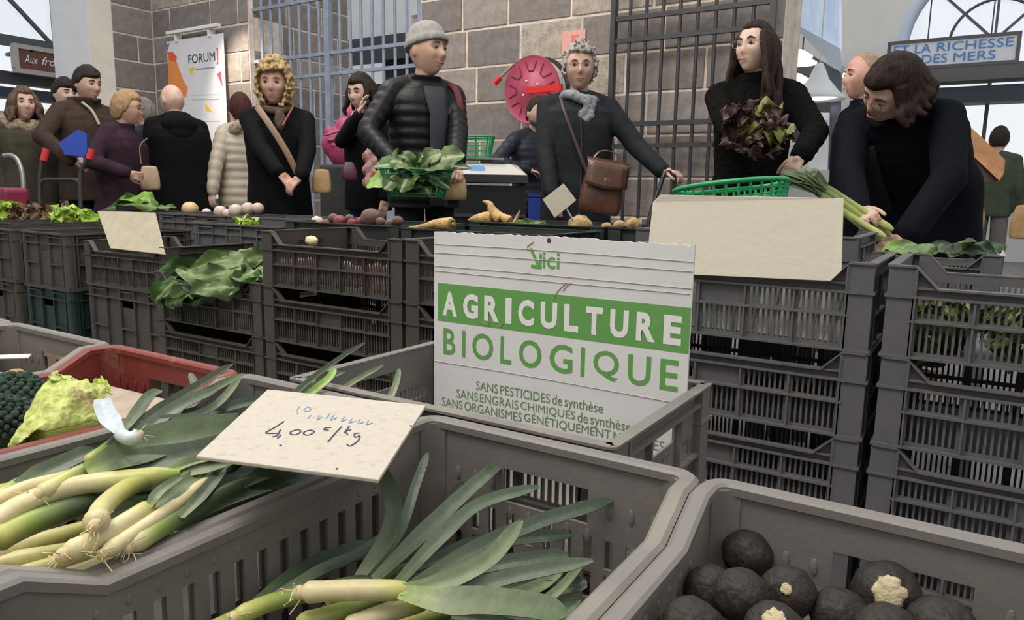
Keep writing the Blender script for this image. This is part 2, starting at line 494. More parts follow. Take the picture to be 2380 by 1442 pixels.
bandY('trim_6', YF - 0.2, 209, 246, 0.4, mat('navy_canopy', (0.05, 0.055, 0.085), 0.5), 'dark blue canopy at right')
bandY('trim_7', YF + 0.25, 420, 640, 0.1, mat('far_street', (0.6, 0.6, 0.6), 0.8), 'pale low wall beyond the right windows')
bandY('trim_8', YF - 1.2, 148, 172, 0.2, M_beam, 'dark canopy behind the fish stall', 1960, atY(1840, 150, YF - 1.2).x, atY(2075, 150, YF - 1.2).x)
# sign LA RICHESSE DES MERS
YS = 10.6
s0 = atY(2072, 104, YS); s1 = atY(2366, 80, YS); s2 = atY(2366, 139, YS)
SW = s1.x - s0.x; SH = s1.z - s2.z; sx0 = s0.x; szb = s2.z
fs = thing('stall_sign', 'white hanging sign with blue capitals over the right windows', 'sign', (sx0, YS, szb))
put('board', flatme(MB().box(0, SW, 0, 0.06, 0, SH), 'board'), mat('sign_board_pale', (0.74, 0.76, 0.8), 0.5), fs)
fr = MB(); fr.box(-.04, SW + .04, -.02, .08, -.035, 0); fr.box(-.04, SW + .04, -.02, .08, SH, SH + .035); fr.box(-.04, 0, -.02, .08, 0, SH); fr.box(SW, SW + .04, -.02, .08, 0, SH)
put('frame', flatme(fr, 'frame'), mat('sign_frame_dark', (0.1, 0.09, 0.1), 0.5), fs)
M_bluet = mat('sign_blue', (0.06, 0.23, 0.62), 0.5)
RXZ = lambda x, y, z: Matrix(((1, 0, 0, x), (0, 0, -1, y), (0, 1, 0, z), (0, 0, 0, 1)))
for s_, u0, u1 in (('ET', .025, .155), ('LA', .205, .335), ('RICHESSE', .385, .975)): put('lettering', fit_text(s_, SW * (u1 - u0), SH * 0.36, 0), M_bluet, fs, M=RXZ(SW * u0, -0.012, SH * 0.56))
for s_, u0, u1 in (('DES', .27, .475), ('MERS', .525, .85)): put('lettering', fit_text(s_, SW * (u1 - u0), SH * 0.36, 0), M_bluet, fs, M=RXZ(SW * u0, -0.012, SH * 0.1))
put('hanger', MB().bar((SW * .3, .03, SH), (SW * .3, .03, SH + 2.5), .015).bar((SW * .8, .03, SH), (SW * .8, .03, SH + 2.5), .015), M_beam, fs)

# ------------------------------------------------------------------ iron gates
M_gblue = mat('blue_grey_gate_paint', (0.25, 0.29, 0.38), 0.45, var=0.15, scale=9)
M_giron = mat('dark_gate_iron', (0.035, 0.035, 0.04), 0.45, var=0.2, scale=9)
def gate(name, label, Y, pxs, x0, x1, zlo, zhi, rails, m, rad, frame_w, mid=None):
    g = thing(name, label, 'gate', ((x0 + x1) / 2, Y, zlo)); ox = (x0 + x1) / 2
    for x in pxs:
        put('upright_bar', MB().tube([(x - ox, 0, 0), (x - ox, 0, zhi - zlo)], rad, 6), m, g)
    for z in rails:
        put('cross_rail', flatme(MB().box(x0 - ox, x1 - ox, -0.02, 0.012, z - zlo - 0.018, z - zlo + 0.018), 'cross_rail'), m, g)
    for x in [x0, x1] + ([mid] if mid else []):
        put('frame_post', flatme(MB().box(x - ox - frame_w / 2, x - ox + frame_w / 2, -0.03, 0.03, 0, zhi - zlo), 'frame_post'), m, g)
    return g
YG = YW + 0.08
gx0 = atY(579, 150, YG).x; gx1 = atY(985, 150, YG).x
nb = 17
gate('iron_gate', 'blue-grey barred iron gate closing the opening in the stone wall', YG,
     [gx0 + (gx1 - gx0) * (i + 0.6) / nb for i in range(nb)], gx0 + 0.02, gx1, 0.08, 4.1,
     [atY(640, 139, YG).z, atY(760, 173, YG).z, atY(640, 15, YG).z, 0.5], M_gblue, 0.017, 0.075, mid=atY(764, 150, YG).x)
YG2 = YW - 0.14
hx0 = atY(1422, 200, YG2).x; hx1 = atY(1795, 60, YG2).x
gate('iron_gate', 'black barred iron gate leaf folded back against the stone wall', YG2,
     [hx0 + (hx1 - hx0) * (i + 1) / 9 for i in range(8)], hx0, hx1, 0.08, 3.9,
     [atY(1600, 26, YG2).z, atY(1600, 80, YG2).z, atY(1520, 287, YG2).z, atY(1520, 339, YG2).z, 0.25], M_giron, 0.015, 0.04)
# steel column and fish stall kiosk on the right
M_steel = mat('brushed_steel', (0.5, 0.52, 0.55), 0.3, metal=0.9, var=0.1)
q0 = atY(1803, 60, 7.0); q1 = atY(1838, 60, 7.0)
struct('trim_9', MB().box(q0.x, q1.x, 6.9, 7.1, 0, 5), mat('column_grey', (0.22, 0.21, 0.2), 0.5), 'grey column beside the fish stall')
struct('trim_10', MB().box(q0.x - 0.06, q0.x, 6.92, 7.0, 0, 5), mat('column_blue_edge', (0.45, 0.58, 0.75), 0.4), 'pale blue edge of the column')
YK = 8.6
kk = thing('fish_stall', 'fish stall kiosk with blue illuminated hood, steel post and glass sides', 'market stall', (atY(1940, 300, YK).x, YK, 0))
ko = Vector(kk.location)
def KP(px, py, dy=0.0): return atY(px, py, YK + dy) - ko
M_hood = mat('stall_hood_blue', (0.45, 0.62, 0.85), 0.25, col2=(0.85, 0.9, 0.98), scale=2.2, emit=((0.5, 0.68, 0.95), 0.25), stretch=(3, 1, .6))
def prism(pts, d):
    n = len(pts); d = Vector(d)
    return MB().add(list(pts) + [p + d for p in pts], [tuple(range(n)), tuple(range(2 * n - 1, n - 1, -1))] + [(i, i + n, (i + 1) % n + n, (i + 1) % n) for i in range(n)])
put('hood_panel', flatme(prism([KP(1842, -60), KP(1951, -60), KP(1951, 118), KP(1848, 62)], (0, 0.15, 0)), 'hood_panel'), M_hood, kk)
put('hood_edge', flatme(prism([KP(1848, 55, -.02), KP(1848, 66, -.02), KP(1952, 168, -.02), KP(1958, 150, -.02), KP(1951, 112, -.02)], (0, 0.2, 0)), 'hood_edge'), mat('hood_edge_pale', (0.6, 0.68, 0.78), 0.3), kk)
put('post', flatme(prism([KP(1935, 158), KP(1953, 166), KP(1946, 420), KP(1922, 420)], (0, 0.12, 0)), 'post'), mat('stall_post', (0.13, 0.15, 0.19), 0.3, metal=0.5), kk)
put('back_panel', flatme(prism([KP(1840, 100, 1.0), KP(1940, 160, 1.0), KP(1940, 330, 1.0), KP(1840, 330, 1.0)], (0, 0.1, 0)), 'back_panel'), mat('stall_dark', (0.07, 0.075, 0.085), 0.5), kk)
put('notice_board', flatme(prism([KP(1880, 262, -.1), KP(1927, 262, -.1), KP(1922, 395, -.1), KP(1880, 395, -.1)], (0, 0.05, 0)), 'notice_board'), mat('notice_white', (0.78, 0.78, 0.8), 0.5), kk)
bx = put('counter', flatme(prism([KP(1800, 395, -.3), KP(1975, 395, -.3), KP(1975, 640, -.3), KP(1800, 640, -.3)], (0, 0.8, 0)), 'counter'), mat('stall_counter', (0.66, 0.68, 0.7), 0.4), kk)
for s_, y_, wpx in (('PECHES', 290, 38), ('EN MER', 309, 38)):
    p0 = KP(1886, y_, -.14); p1 = KP(1886 + wpx, y_, -.14); ph = KP(1886, y_ - 10, -.14)
    put('lettering', fit_text(s_, p1.x - p0.x, ph.z - p0.z, 0.01), M_bluet, kk, M=RXZ(p0.x, p0.y, p0.z))
yb0 = KP(1886, 322, -.14); yb1 = KP(1912, 316, -.14)
put('yellow_stripe', flatme(MB().box(yb0.x, yb1.x, yb0.y, yb0.y + .02, yb0.z, yb1.z), 'yellow_stripe'), mat('notice_yellow', (0.8, 0.55, 0.12), 0.5), kk)
M_tube = mat('lamp_glow', (1, 1, 1), 0.5, emit=((1.0, 0.98, 0.94), 2.2))
for (px, py, w_, dy) in ((1852, 135, 0.17, 0.5), (1862, 150, 0.17, 0.6), (1850, 192, 0.16, 0.4)):
    p = KP(px, py, dy)
    put('stall_lamp', MB().lathe([(0.02, 0.10), (0.05, 0.09), (w_, 0.02), (w_, 0.0), (0.02, -0.01)], 20, Matrix.Translation(p)), M_tube, kk)
pl = thing('pendant_lamp', 'white bell-shaped pendant lamp glowing over the fish stall', 'lamp', atY(1899, 232, YK - 0.4))
put('lamp_shade', MB().lathe([(0.03, 0.36), (0.06, 0.30), (0.1, 0.2), (0.2, 0.08), (0.27, 0.02), (0.27, 0.0), (0.26, 0.0), (0.19, 0.08), (0.02, 0.3)], 24, cap=False), mat('shade_white', (0.75, 0.76, 0.78), 0.35), pl)
put('bulb', MB().ell((0, 0, 0.03), (0.2, 0.2, 0.03)), M_tube, pl)
put('cord', MB().tube([(0, 0, 0.34), (0, 0, 2.6)], 0.006, 6), mat('shade_white', (0.75, 0.76, 0.78), 0.35), pl)
tl = atY(1866, 182, 10.2); tr = atY(1934, 172, 10.2)
tb = thing('tube_light', 'long white tube light hanging behind the pendant lamp', 'lamp', (tl + tr) / 2)
put('tube', MB().tube([tl - (tl + tr) / 2, tr - (tl + tr) / 2 + Vector((.2, 0, 0))], 0.05, 8), M_tube, tb)
put('housing', flatme(MB().box((tl - tr).x / 2, (tr - tl).x / 2 + .2, -.07, .07, .04, .16), 'housing'), mat('shade_white', (0.75, 0.76, 0.78), 0.35), tb)

put('hanger', MB().bar((-.2, 0, .16), (-.2, 0, 4), .015).bar((.2, 0, .16), (.2, 0, 4), .015), M_beam, tb)
put('bracket', MB().bar((-.8, sy0 + .2, sz1), (0, sy0 + .2, sz1), .05).bar((-.8, sy1 - .2, sz1), (0, sy1 - .2, sz1), .05), M_mun, sg)
# lamp over the banner: spot position
bp_ = atY(480, -30, YW - 0.5)
spo.location = (bp_.x, YW - 0.75, bp_.z + 0.1)
spo.rotation_euler = (Vector((bp_.x, YW, bp_.z - 1.2)) - Vector(spo.location)).to_track_quat('-Z', 'Y').to_euler()
# rear and right hall walls out of view
rw = MB().box(-30, 12, -8.3, -8, 0, 5.5)
struct('wall_rear', rw, M_plaster, 'cream hall wall behind the viewer')
rw = MB().box(11.7, 12, -8, 22, 0, 5.5)
struct('wall_right', rw, M_plaster, 'cream hall wall at the right')
# ------------------------------------------------------------------ plastic crates
def grid_wall(mb, us, zs, fill, top, place, t):
    """panel in u,z with openings; place(u, depth, z) -> point; thickness t; top(u) = z of the upper edge"""
    nu, nz = len(us), len(zs)
    Z = lambda i, j: (top(us[i]) if (j == nz - 1) else min(zs[j], top(us[i]) - 0.001)) if top else zs[j]
    idx = {}; vs = []; fs = []
    def V(i, j, k):
        if (i, j, k) not in idx:
            idx[(i, j, k)] = len(vs); vs.append(place(us[i], k * t, Z(i, j)))
        return idx[(i, j, k)]
    F = [[fill(i, j) for j in range(nz - 1)] for i in range(nu - 1)]
    g = lambda i, j: 0 <= i < nu - 1 and 0 <= j < nz - 1 and F[i][j]
    for i in range(nu - 1):
        for j in range(nz - 1):
            if not F[i][j]: continue
            fs.append((V(i, j, 0), V(i + 1, j, 0), V(i + 1, j + 1, 0), V(i, j + 1, 0)))
            fs.append((V(i, j, 1), V(i, j + 1, 1), V(i + 1, j + 1, 1), V(i + 1, j, 1)))
            if not g(i - 1, j): fs.append((V(i, j, 0), V(i, j + 1, 0), V(i, j + 1, 1), V(i, j, 1)))
            if not g(i + 1, j): fs.append((V(i + 1, j, 0), V(i + 1, j, 1), V(i + 1, j + 1, 1), V(i + 1, j + 1, 0)))
            if not g(i, j - 1): fs.append((V(i, j, 0), V(i, j, 1), V(i + 1, j, 1), V(i + 1, j, 0)))
            if not g(i, j + 1): fs.append((V(i, j + 1, 0), V(i + 1, j + 1, 0), V(i + 1, j + 1, 1), V(i, j + 1, 1)))
    mb.add(vs, fs)
def uniq(xs):
    xs = sorted(xs); o = [xs[0]]
    for x in xs[1:]:
        if x - o[-1] > 1e-5: o.append(x)
    return o
def rim_path(L, W, prof, rc=0.025):
    """closed rim loop with rounded corners: list of (pos, outward normal)"""
    hx, hy = L / 2, W / 2; out = []
    def P(x, y, nx, ny): out.append((Vector((x, y, prof(x))), Vector((nx, ny, 0))))
    br = [b for b in prof.breaks if abs(b) < hx - rc]
    for x in sorted(br): P(x, -hy, 0, -1)
    for k in range(5): a = -pi / 2 + k / 4 * pi / 2; P(hx - rc + rc * cos(a), -hy + rc + rc * sin(a), cos(a), sin(a))
    for k in range(5): a = k / 4 * pi / 2; P(hx - rc + rc * cos(a), hy - rc + rc * sin(a), cos(a), sin(a))
    for x in sorted(br, reverse=True): P(x, hy, 0, 1)
    for k in range(5): a = pi / 2 + k / 4 * pi / 2; P(-hx + rc + rc * cos(a), hy - rc + rc * sin(a), cos(a), sin(a))
    for k in range(5): a = pi + k / 4 * pi / 2; P(-hx + rc + rc * cos(a), -hy + rc + rc * sin(a), cos(a), sin(a))
    return out
class Prof:
    def __init__(s, H, d, L, g0, g1):
        s.H, s.d, s.L, s.g0, s.g1 = H, d, L, g0, g1
        s.breaks = [-L / 2 + g0, -L / 2 + g1, L / 2 - g1, L / 2 - g0] if d else [0.0]
    def __call__(s, x):
        if not s.d: return s.H
        e = s.L / 2 - abs(x)
        if e <= s.g0: return s.H
        if e >= s.g1: return s.H - s.d
        return s.H - s.d * (e - s.g0) / (s.g1 - s.g0)

def crate_meshes(kind):
    M = {}
    if kind == 'front':
        L, W, H, d, g0, g1, t = 0.6, 0.4, 0.22, 0.034, 0.06, 0.125, 0.005
        pr = Prof(H, d, L, g0, g1); ins = 0.012
        us = [-L / 2 + ins] + pr.breaks + [L / 2 - ins]
        sl = []
        x = -0.205
        while x < 0.2: sl.append((x, x + 0.013)); us += [x, x + 0.013]; x += 0.0295
        us = uniq(us); zs = [0.0, 0.035, 0.072, 0.080, 0.145, 0.165, H]
        def f(i, j):
            m = (us[i] + us[i + 1]) / 2
            return not (j in (1, 3) and any(a < m < b for a, b in sl))
        b = MB(); grid_wall(b, us, zs, f, lambda u: pr(u) - 0.002, lambda u, k, z: (u, -W / 2 + ins + k - 0.004 * z, z), t)
        for a, c in sl:      # moulded beads above the slots
            b.ell(((a + c) / 2, -W / 2 + ins - 0.0004, 0.158), (0.003, 0.0016, 0.005), None, 8, 6)
            b.ell(((a + c) / 2, -W / 2 + ins + t - 0.0006, 0.158), (0.003, 0.0016, 0.005), None, 8, 6)
        M['side_wall'] = b.mesh('side_wall', False)
        us = [-W / 2 + ins, W / 2 - ins, -0.062, 0.062]; sl = []
        x = -0.155
        while x < 0.15: sl.append((x, x + 0.012)); us += [x, x + 0.012]; x += 0.0285
        us = uniq(us); zs = [0.0, 0.03, 0.066, 0.074, 0.112, 0.126, 0.172, H]
        def f(i, j):
            m = (us[i] + us[i + 1]) / 2
            if j in (1, 3) and any(a < m < b for a, b in sl): return False
            return not (j == 5 and -0.062 < m < 0.062)
        b = MB(); grid_wall(b, us, zs, f, lambda u: H - 0.002, lambda u, k, z: (L / 2 - ins - k + 0.004 * z, u, z), t)
        for a, c in sl:
            zz = 0.112 if abs((a + c) / 2) < 0.07 else 0.15
            b.ell((L / 2 - ins - t, (a + c) / 2, zz), (0.0018, 0.004, 0.010), None, 8, 6)
        M['end_wall'] = b.mesh('end_wall', False)
        b = MB(); pts = rim_path(L, W, pr, 0.03); rings = []
        for p, n in pts:
            s_ = [(0, -0.016), (0.002, -0.004), (-0.003, 0.0), (-0.016, 0.0), (-0.020, -0.003), (-0.020, -0.012), (-0.004, -0.014)]
            rings.append([p + n * a + Vector((0, 0, c)) for a, c in s_])
        b.loft(rings, closed=True); M['rim'] = sharp(b.mesh('rim'), 30)
        b = MB().box(-L / 2 + ins, L / 2 - ins, -W / 2 + ins, W / 2 - ins, 0.0, 0.006); M['base'] = b.mesh('base', False)
        b = MB()
        c = (L / 2 - ins - 0.03, W / 2 - ins - 0.03)
        ring = []
        for k in range(7):
            a = k / 6 * pi / 2; ring.append((c[0] + 0.031 * cos(a), c[1] + 0.031 * sin(a)))
        for k in range(6, -1, -1):
            a = k / 6 * pi / 2; ring.append((c[0] + 0.024 * cos(a), c[1] + 0.024 * sin(a)))
        b.loft([[(x, y, 0) for x, y in ring], [(x, y, H - 0.006) for x, y in ring]])
        M['corner_post'] = sharp(b.mesh('corner_post'), 40)
    elif kind in ('stack', 'shallow', 'signbox'):
        L, W, H, d, g0, g1, t = 0.598, 0.398, 0.178, 0.04, 0.05, 0.089, 0.004
        if kind in ('shallow', 'signbox'): d = 0
        pr = Prof(H, d, L, g0, g1); ins = 0.014
        cw_ = 0.498 / 5; us = [-L / 2 + 0.03, L / 2 - 0.03] + (pr.breaks if d else []); sl = []
        for c in range(5):
            for k in range(8):
                a = -0.249 + cw_ * c + 0.006 + k * (cw_ - 0.012) / 8 + 0.002; sl.append((a, a + 0.0065, c)); us += [a, a + 0.0065]
        us += [-.249 + cw_ * c for c in range(6)]
        us = uniq(us); zs = [0.0, 0.012, 0.068, 0.078, 0.114, 0.124, H]
        def f(i, j):
            m = (us[i] + us[i + 1]) / 2
            for a, b_, c in sl:
                if a < m < b_ and (j == 1 or (j == 3 and c != 2)): return False
            return True
        b = MB(); y0 = -W / 2 + ins
        grid_wall(b, us, zs, f, lambda u: pr(u) - 0.001, lambda u, k, z: (u, y0 + k, z), t)
        for z in (0.0, 0.070, 0.116): b.box(-L / 2 + 0.045, L / 2 - 0.045, y0 - 0.0115, y0, z, z + 0.005)
        for c in range(6):
            x = -0.249 + cw_ * c
            b.box(x - 0.002, x + 0.002, y0 - 0.010, y0, 0.0, 0.118)
        if d:
            for s_ in (-1, 1):   # gusset plate beside each raised corner
                x = s_ * (L / 2 - g0)
                b.box(x - 0.002, x + 0.002, y0 - 0.0115, y0, 0.118, H - 0.003)
                b.box(min(x, s_ * (L / 2 - g1)), max(x, s_ * (L / 2 - g1)), y0 - 0.010, y0, H - d - 0.004, H - d)
        M['side_wall'] = b.mesh('side_wall', False)
        us = [-W / 2 + 0.03, W / 2 - 0.03, -0.055, 0.055]; sl = []
        for c in range(3):
            for k in range(7):
                a = -0.15 + 0.1 * c + 0.008 + k * 0.012; sl.append((a, a + 0.0065)); us += [a, a + 0.0065]
        us = uniq(us); zs = [0.0, 0.012, 0.062, 0.072, 0.098, 0.106, 0.112, 0.142, H]
        def f(i, j):
            m = (us[i] + us[i + 1]) / 2
            if j in (1, 3) and any(a < m < b_ for a, b_ in sl): return False
            return not (j == 6 and abs(m) < 0.055)
        b = MB(); x0 = L / 2 - ins
        grid_wall(b, us, zs, f, lambda u: H - 0.001, lambda u, k, z: (x0 - k, u, z), t)
        for z in (0.0, 0.064, 0.116 if False else 0.148): b.box(x0, x0 + 0.0115, -W / 2 + 0.045, W / 2 - 0.045, z, z + 0.005)
        for y in (-0.15, -0.06, 0.06, 0.15): b.box(x0, x0 + 0.010, y - 0.002, y + 0.002, 0, 0.15)
        M['end_wall'] = b.mesh('end_wall', False)
        b = MB(); pts = rim_path(L, W, pr, 0.012); rings = []
        for p, n in pts:
            rings.append([p + n * a + Vector((0, 0, c)) for a, c in ((0, -0.004), (0, 0), (-0.019, 0), (-0.019, -0.004))])
        b.loft(rings, closed=True); M['rim'] = b.mesh('rim', False)
        b = MB().box(-L / 2 + ins, L / 2 - ins, -W / 2 + ins, W / 2 - ins, 0.0, 0.005); M['base'] = b.mesh('base', False)
        b = MB()
        X, Y = L / 2, W / 2; e = 0.0035
        o_ = 0.004
        b.box(X - 0.052, X - o_, Y - o_ - e, Y - o_, 0, H - .0025); b.box(X - o_ - e, X - o_, Y - 0.052, Y - o_ - e, 0, H - .0025)
        b.box(X - 0.054, X - 0.0505, Y - ins, Y - 0.001, 0.0003, H - 0.003); b.box(X - ins, X - 0.001, Y - 0.054, Y - 0.0505, 0.0003, H - 0.003)
        for z in (0.0, 0.116):
            b.box(X - 0.055, X, Y - 0.016, Y, z + .0002, z + 0.0052); b.box(X - 0.016, X, Y - 0.055, Y - 0.016, z + .0002, z + 0.0052)
        M['corner_post'] = b.mesh('corner_post', False)
    elif kind in ('euro', 'euro_tall'):
        L, W, t = 0.6, 0.4, 0.004
        H = 0.24 if kind == 'euro' else 0.3
        pr = Prof(H, 0, L, 0, 0); ins = 0.014
        def side(axis):
            hl = (L if axis == 0 else W) / 2; ho = (W if axis == 0 else L) / 2
            b = MB()
            def bx(u0, u1, k0, k1, z0, z1):
                if axis == 0: b.box(u0, u1, -ho + k0, -ho + k1, z0, z1)
                else: b.box(ho - k1, ho - k0, u0, u1, z0, z1)
            zh = H - 0.085
            us = uniq([-hl + 0.012, -0.055, 0.055, hl - 0.012]); zs = [0, zh, zh + 0.03, H]
            grid_wall(b, us, zs, lambda i, j: not (i == 1 and j == 1), None,
                      (lambda u, k, z: (u, -ho + ins + k, z)) if axis == 0 else (lambda u, k, z: (ho - ins - k, u, z)), t)
            for z in (0.0, H - 0.052): bx(-hl + 0.004, hl - 0.004, 0.003, ins, z, z + 0.006)
            n = 5 if axis == 0 else 3
            for k in range(n + 1):
                u = -hl + 0.05 + (2 * hl - 0.1) * k / n
                bx(u - 0.003, u + 0.003, 0.004, ins, 0.0, H)
            for k in range(n):
                if k % 2 == 0:
                    u = -hl + 0.05 + (2 * hl - 0.1) * k / n
                    bx(u, u + (2 * hl - 0.1) / n, 0.002, ins, H * 0.42, H * 0.42 + 0.006)
                    bx(u, u + (2 * hl - 0.1) / n, 0.002, ins, H - 0.022, H - 0.017)
            return b
        M['side_wall'] = side(0).mesh('side_wall', False); M['end_wall'] = side(1).mesh('end_wall', False)
        b = MB(); pts = rim_path(L, W, pr, 0.02); rings = []
        for p, n in pts:
            rings.append([p + n * a + Vector((0, 0, c)) for a, c in ((0, -0.008), (0, 0), (-0.019, 0), (-0.019, -0.004))])
        b.loft(rings, closed=True); M['rim'] = b.mesh('rim', False)
        M['base'] = MB().box(-L / 2 + ins, L / 2 - ins, -W / 2 + ins, W / 2 - ins, 0, 0.005).mesh('base', False)
        b = MB(); X, Y = L / 2, W / 2
        ring = [(X - 0.04, Y - 0.005), (X - 0.02, Y - 0.005), (X - 0.009, Y - 0.009), (X - 0.005, Y - 0.02), (X - 0.005, Y - 0.04), (X - 0.01, Y - 0.04), (X - 0.01, Y - 0.02), (X - 0.013, Y - 0.013), (X - 0.02, Y - 0.01), (X - 0.04, Y - 0.01)]
        b.loft([[(x, y, 0) for x, y in ring], [(x, y, H - 0.004) for x, y in ring]]); M['corner_post'] = b.mesh('corner_post', False)
    M['H'] = H
    return M
CRM = {}
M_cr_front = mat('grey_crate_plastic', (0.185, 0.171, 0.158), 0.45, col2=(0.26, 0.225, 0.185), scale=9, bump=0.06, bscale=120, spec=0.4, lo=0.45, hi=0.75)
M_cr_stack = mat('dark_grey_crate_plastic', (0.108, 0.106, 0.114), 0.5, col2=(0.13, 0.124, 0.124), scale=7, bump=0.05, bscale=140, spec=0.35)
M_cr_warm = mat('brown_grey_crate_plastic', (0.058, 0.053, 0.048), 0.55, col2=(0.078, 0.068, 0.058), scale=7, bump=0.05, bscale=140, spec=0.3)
M_cr_red = mat('red_crate_plastic', (0.19, 0.032, 0.024), 0.5, col2=(0.25, 0.16, 0.1), scale=12, bump=0.05, bscale=120, lo=0.58, hi=0.8)
M_cr_green = mat('dark_green_crate_plastic', (0.008, 0.03, 0.026), 0.5, col2=(0.018, 0.036, 0.03), scale=8)
M_cr_black = mat('black_green_crate_plastic', (0.028, 0.036, 0.034), 0.5, var=0.2)
def crate(kind, label, loc, m, rz=0.0, group=None, L_along='x', rim_m=None, pitch=0.0):
    if kind not in CRM: CRM[kind] = crate_meshes(kind)
    R = CRM[kind]
    if L_along == 'y': rz += pi / 2
    c = thing('crate', label, 'crate', loc, rz, group)
    if pitch: c.rotation_euler = (pitch, 0, rz)
    F180 = Matrix.Rotation(pi, 4, 'Z')
    I = Matrix.Identity(4)
    put('base', R['base'], m, c)
    for A in (I, F180): put('side_wall', R['side_wall'], m, c, M=A)
    for A in (I, F180): put('end_wall', R['end_wall'], m, c, M=A)
    for sx, sy in ((1, 1), (-1, 1), (-1, -1), (1, -1)):
        put('corner_post', R['corner_post'], m, c, M=Matrix.Diagonal((sx, sy, 1, 1)))
    put('rim', R['rim'], rim_m or m, c)
    return c

# front display row: z of the rim and the row of 0.4 m wide crates
ZF = 0.569; YFR = 0.794
FX = [-0.239 - 0.403 * k for k in range(6)]        # right edges
GF = 'display crates in the front row'
fc = {}
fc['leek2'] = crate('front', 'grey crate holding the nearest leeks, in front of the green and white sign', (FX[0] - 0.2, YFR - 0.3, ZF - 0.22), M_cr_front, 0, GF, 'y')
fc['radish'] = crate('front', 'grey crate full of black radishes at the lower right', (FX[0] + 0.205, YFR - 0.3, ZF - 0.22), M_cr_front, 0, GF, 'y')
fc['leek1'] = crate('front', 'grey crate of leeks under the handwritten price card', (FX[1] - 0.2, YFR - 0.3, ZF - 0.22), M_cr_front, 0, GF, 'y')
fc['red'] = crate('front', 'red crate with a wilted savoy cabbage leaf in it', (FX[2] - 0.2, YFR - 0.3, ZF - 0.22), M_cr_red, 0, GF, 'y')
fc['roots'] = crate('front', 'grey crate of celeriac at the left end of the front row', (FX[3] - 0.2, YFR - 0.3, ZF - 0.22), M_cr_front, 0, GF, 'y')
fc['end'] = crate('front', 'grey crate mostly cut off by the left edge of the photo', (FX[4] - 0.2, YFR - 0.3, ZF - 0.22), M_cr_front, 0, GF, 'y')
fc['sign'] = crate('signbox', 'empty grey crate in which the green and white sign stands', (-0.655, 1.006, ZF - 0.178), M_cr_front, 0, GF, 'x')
# trestle table carrying the front row
M_wood = mat('worn_board', (0.06, 0.045, 0.035), 0.75, var=0.25, scale=6, stretch=(1, 8, 8))
tt = thing('trestle_table', 'low wooden trestle table hidden under the front row of crates', 'table', (-1.0, 0.7, 0))
put('tabletop', flatme(MB().box(-1.3, 1.35, -0.55, 0.09, 0.315, 0.346), 'tabletop'), M_wood, tt)
put('extension_board', flatme(MB().box(0.03, 0.66, 0.092, 0.52, 0.36, 0.389), 'extension_board'), M_wood, tt)
put('extension_leg', flatme(MB().box(0.3, 0.38, 0.3, 0.38, 0, 0.36), 'extension_leg'), M_wood, tt)
for x in (-1.1, 0, 1.1):
    for y in (-0.45, 0.05):
        put('leg', flatme(MB().box(x - .03, x + .03, y - .03, y + .03, 0, 0.315), 'leg'), M_wood, tt)

# stacked row behind: pitch .178, four high
ZS = 0.758; HP = 0.178; YSR = 1.562
def stack(x_right, ztop, n, labels, m, ms=None, group='stacked crates', jit=0.0):
    out = []
    for k in range(n):
        z = ztop - HP * (k + 1)
        dx = rnd.uniform(-jit, jit)
        mm = ms[k] if ms else m
        out.append(crate('stack', labels[k], (x_right - 0.3 + dx, YSR + 0.2, z), mm, 0, group))
    return out
def lab(where): return ['topmost crate of the stack ' + where, 'second crate down in the stack ' + where, 'third crate down in the stack ' + where, 'bottom crate of the stack ' + where]
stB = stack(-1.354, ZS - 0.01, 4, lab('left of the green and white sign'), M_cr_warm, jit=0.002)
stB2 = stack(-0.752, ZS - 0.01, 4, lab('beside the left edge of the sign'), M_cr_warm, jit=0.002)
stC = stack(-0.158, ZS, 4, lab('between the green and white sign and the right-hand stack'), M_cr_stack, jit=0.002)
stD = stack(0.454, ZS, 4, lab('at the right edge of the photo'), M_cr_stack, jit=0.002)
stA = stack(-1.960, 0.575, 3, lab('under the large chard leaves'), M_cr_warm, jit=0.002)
# left stacks
cL2 = crate('stack', 'crate behind the blank card at left, stacked on a tall grey box', (-2.87, YSR + 0.27, 0.478), M_cr_warm, 0)
cL2b = crate('euro_tall', 'tall grey box under the crate with the blank card', (-2.87, YSR + 0.27, 0.178), M_cr_warm, 0)
cL1 = crate('euro', 'ribbed grey crate stacked on a dark green crate at left', (-3.44, YSR + 0.34, 0.438), M_cr_warm, 0, L_along='y')
cL1b = crate('euro_tall', 'dark green crate at the bottom of the left stack', (-3.44, YSR + 0.34, 0.138), M_cr_green, 0, L_along='y', rim_m=M_cr_warm)
cL0 = crate('euro', 'ribbed grey crate cut off by the left edge of the photo', (-3.95, YSR + 0.36, 0.435), M_cr_warm, 0, L_along='y')
cL0b = crate('euro_tall', 'grey box at the very left under the cut-off ribbed crate', (-3.95, YSR + 0.36, 0.135), M_cr_warm, 0, L_along='y')
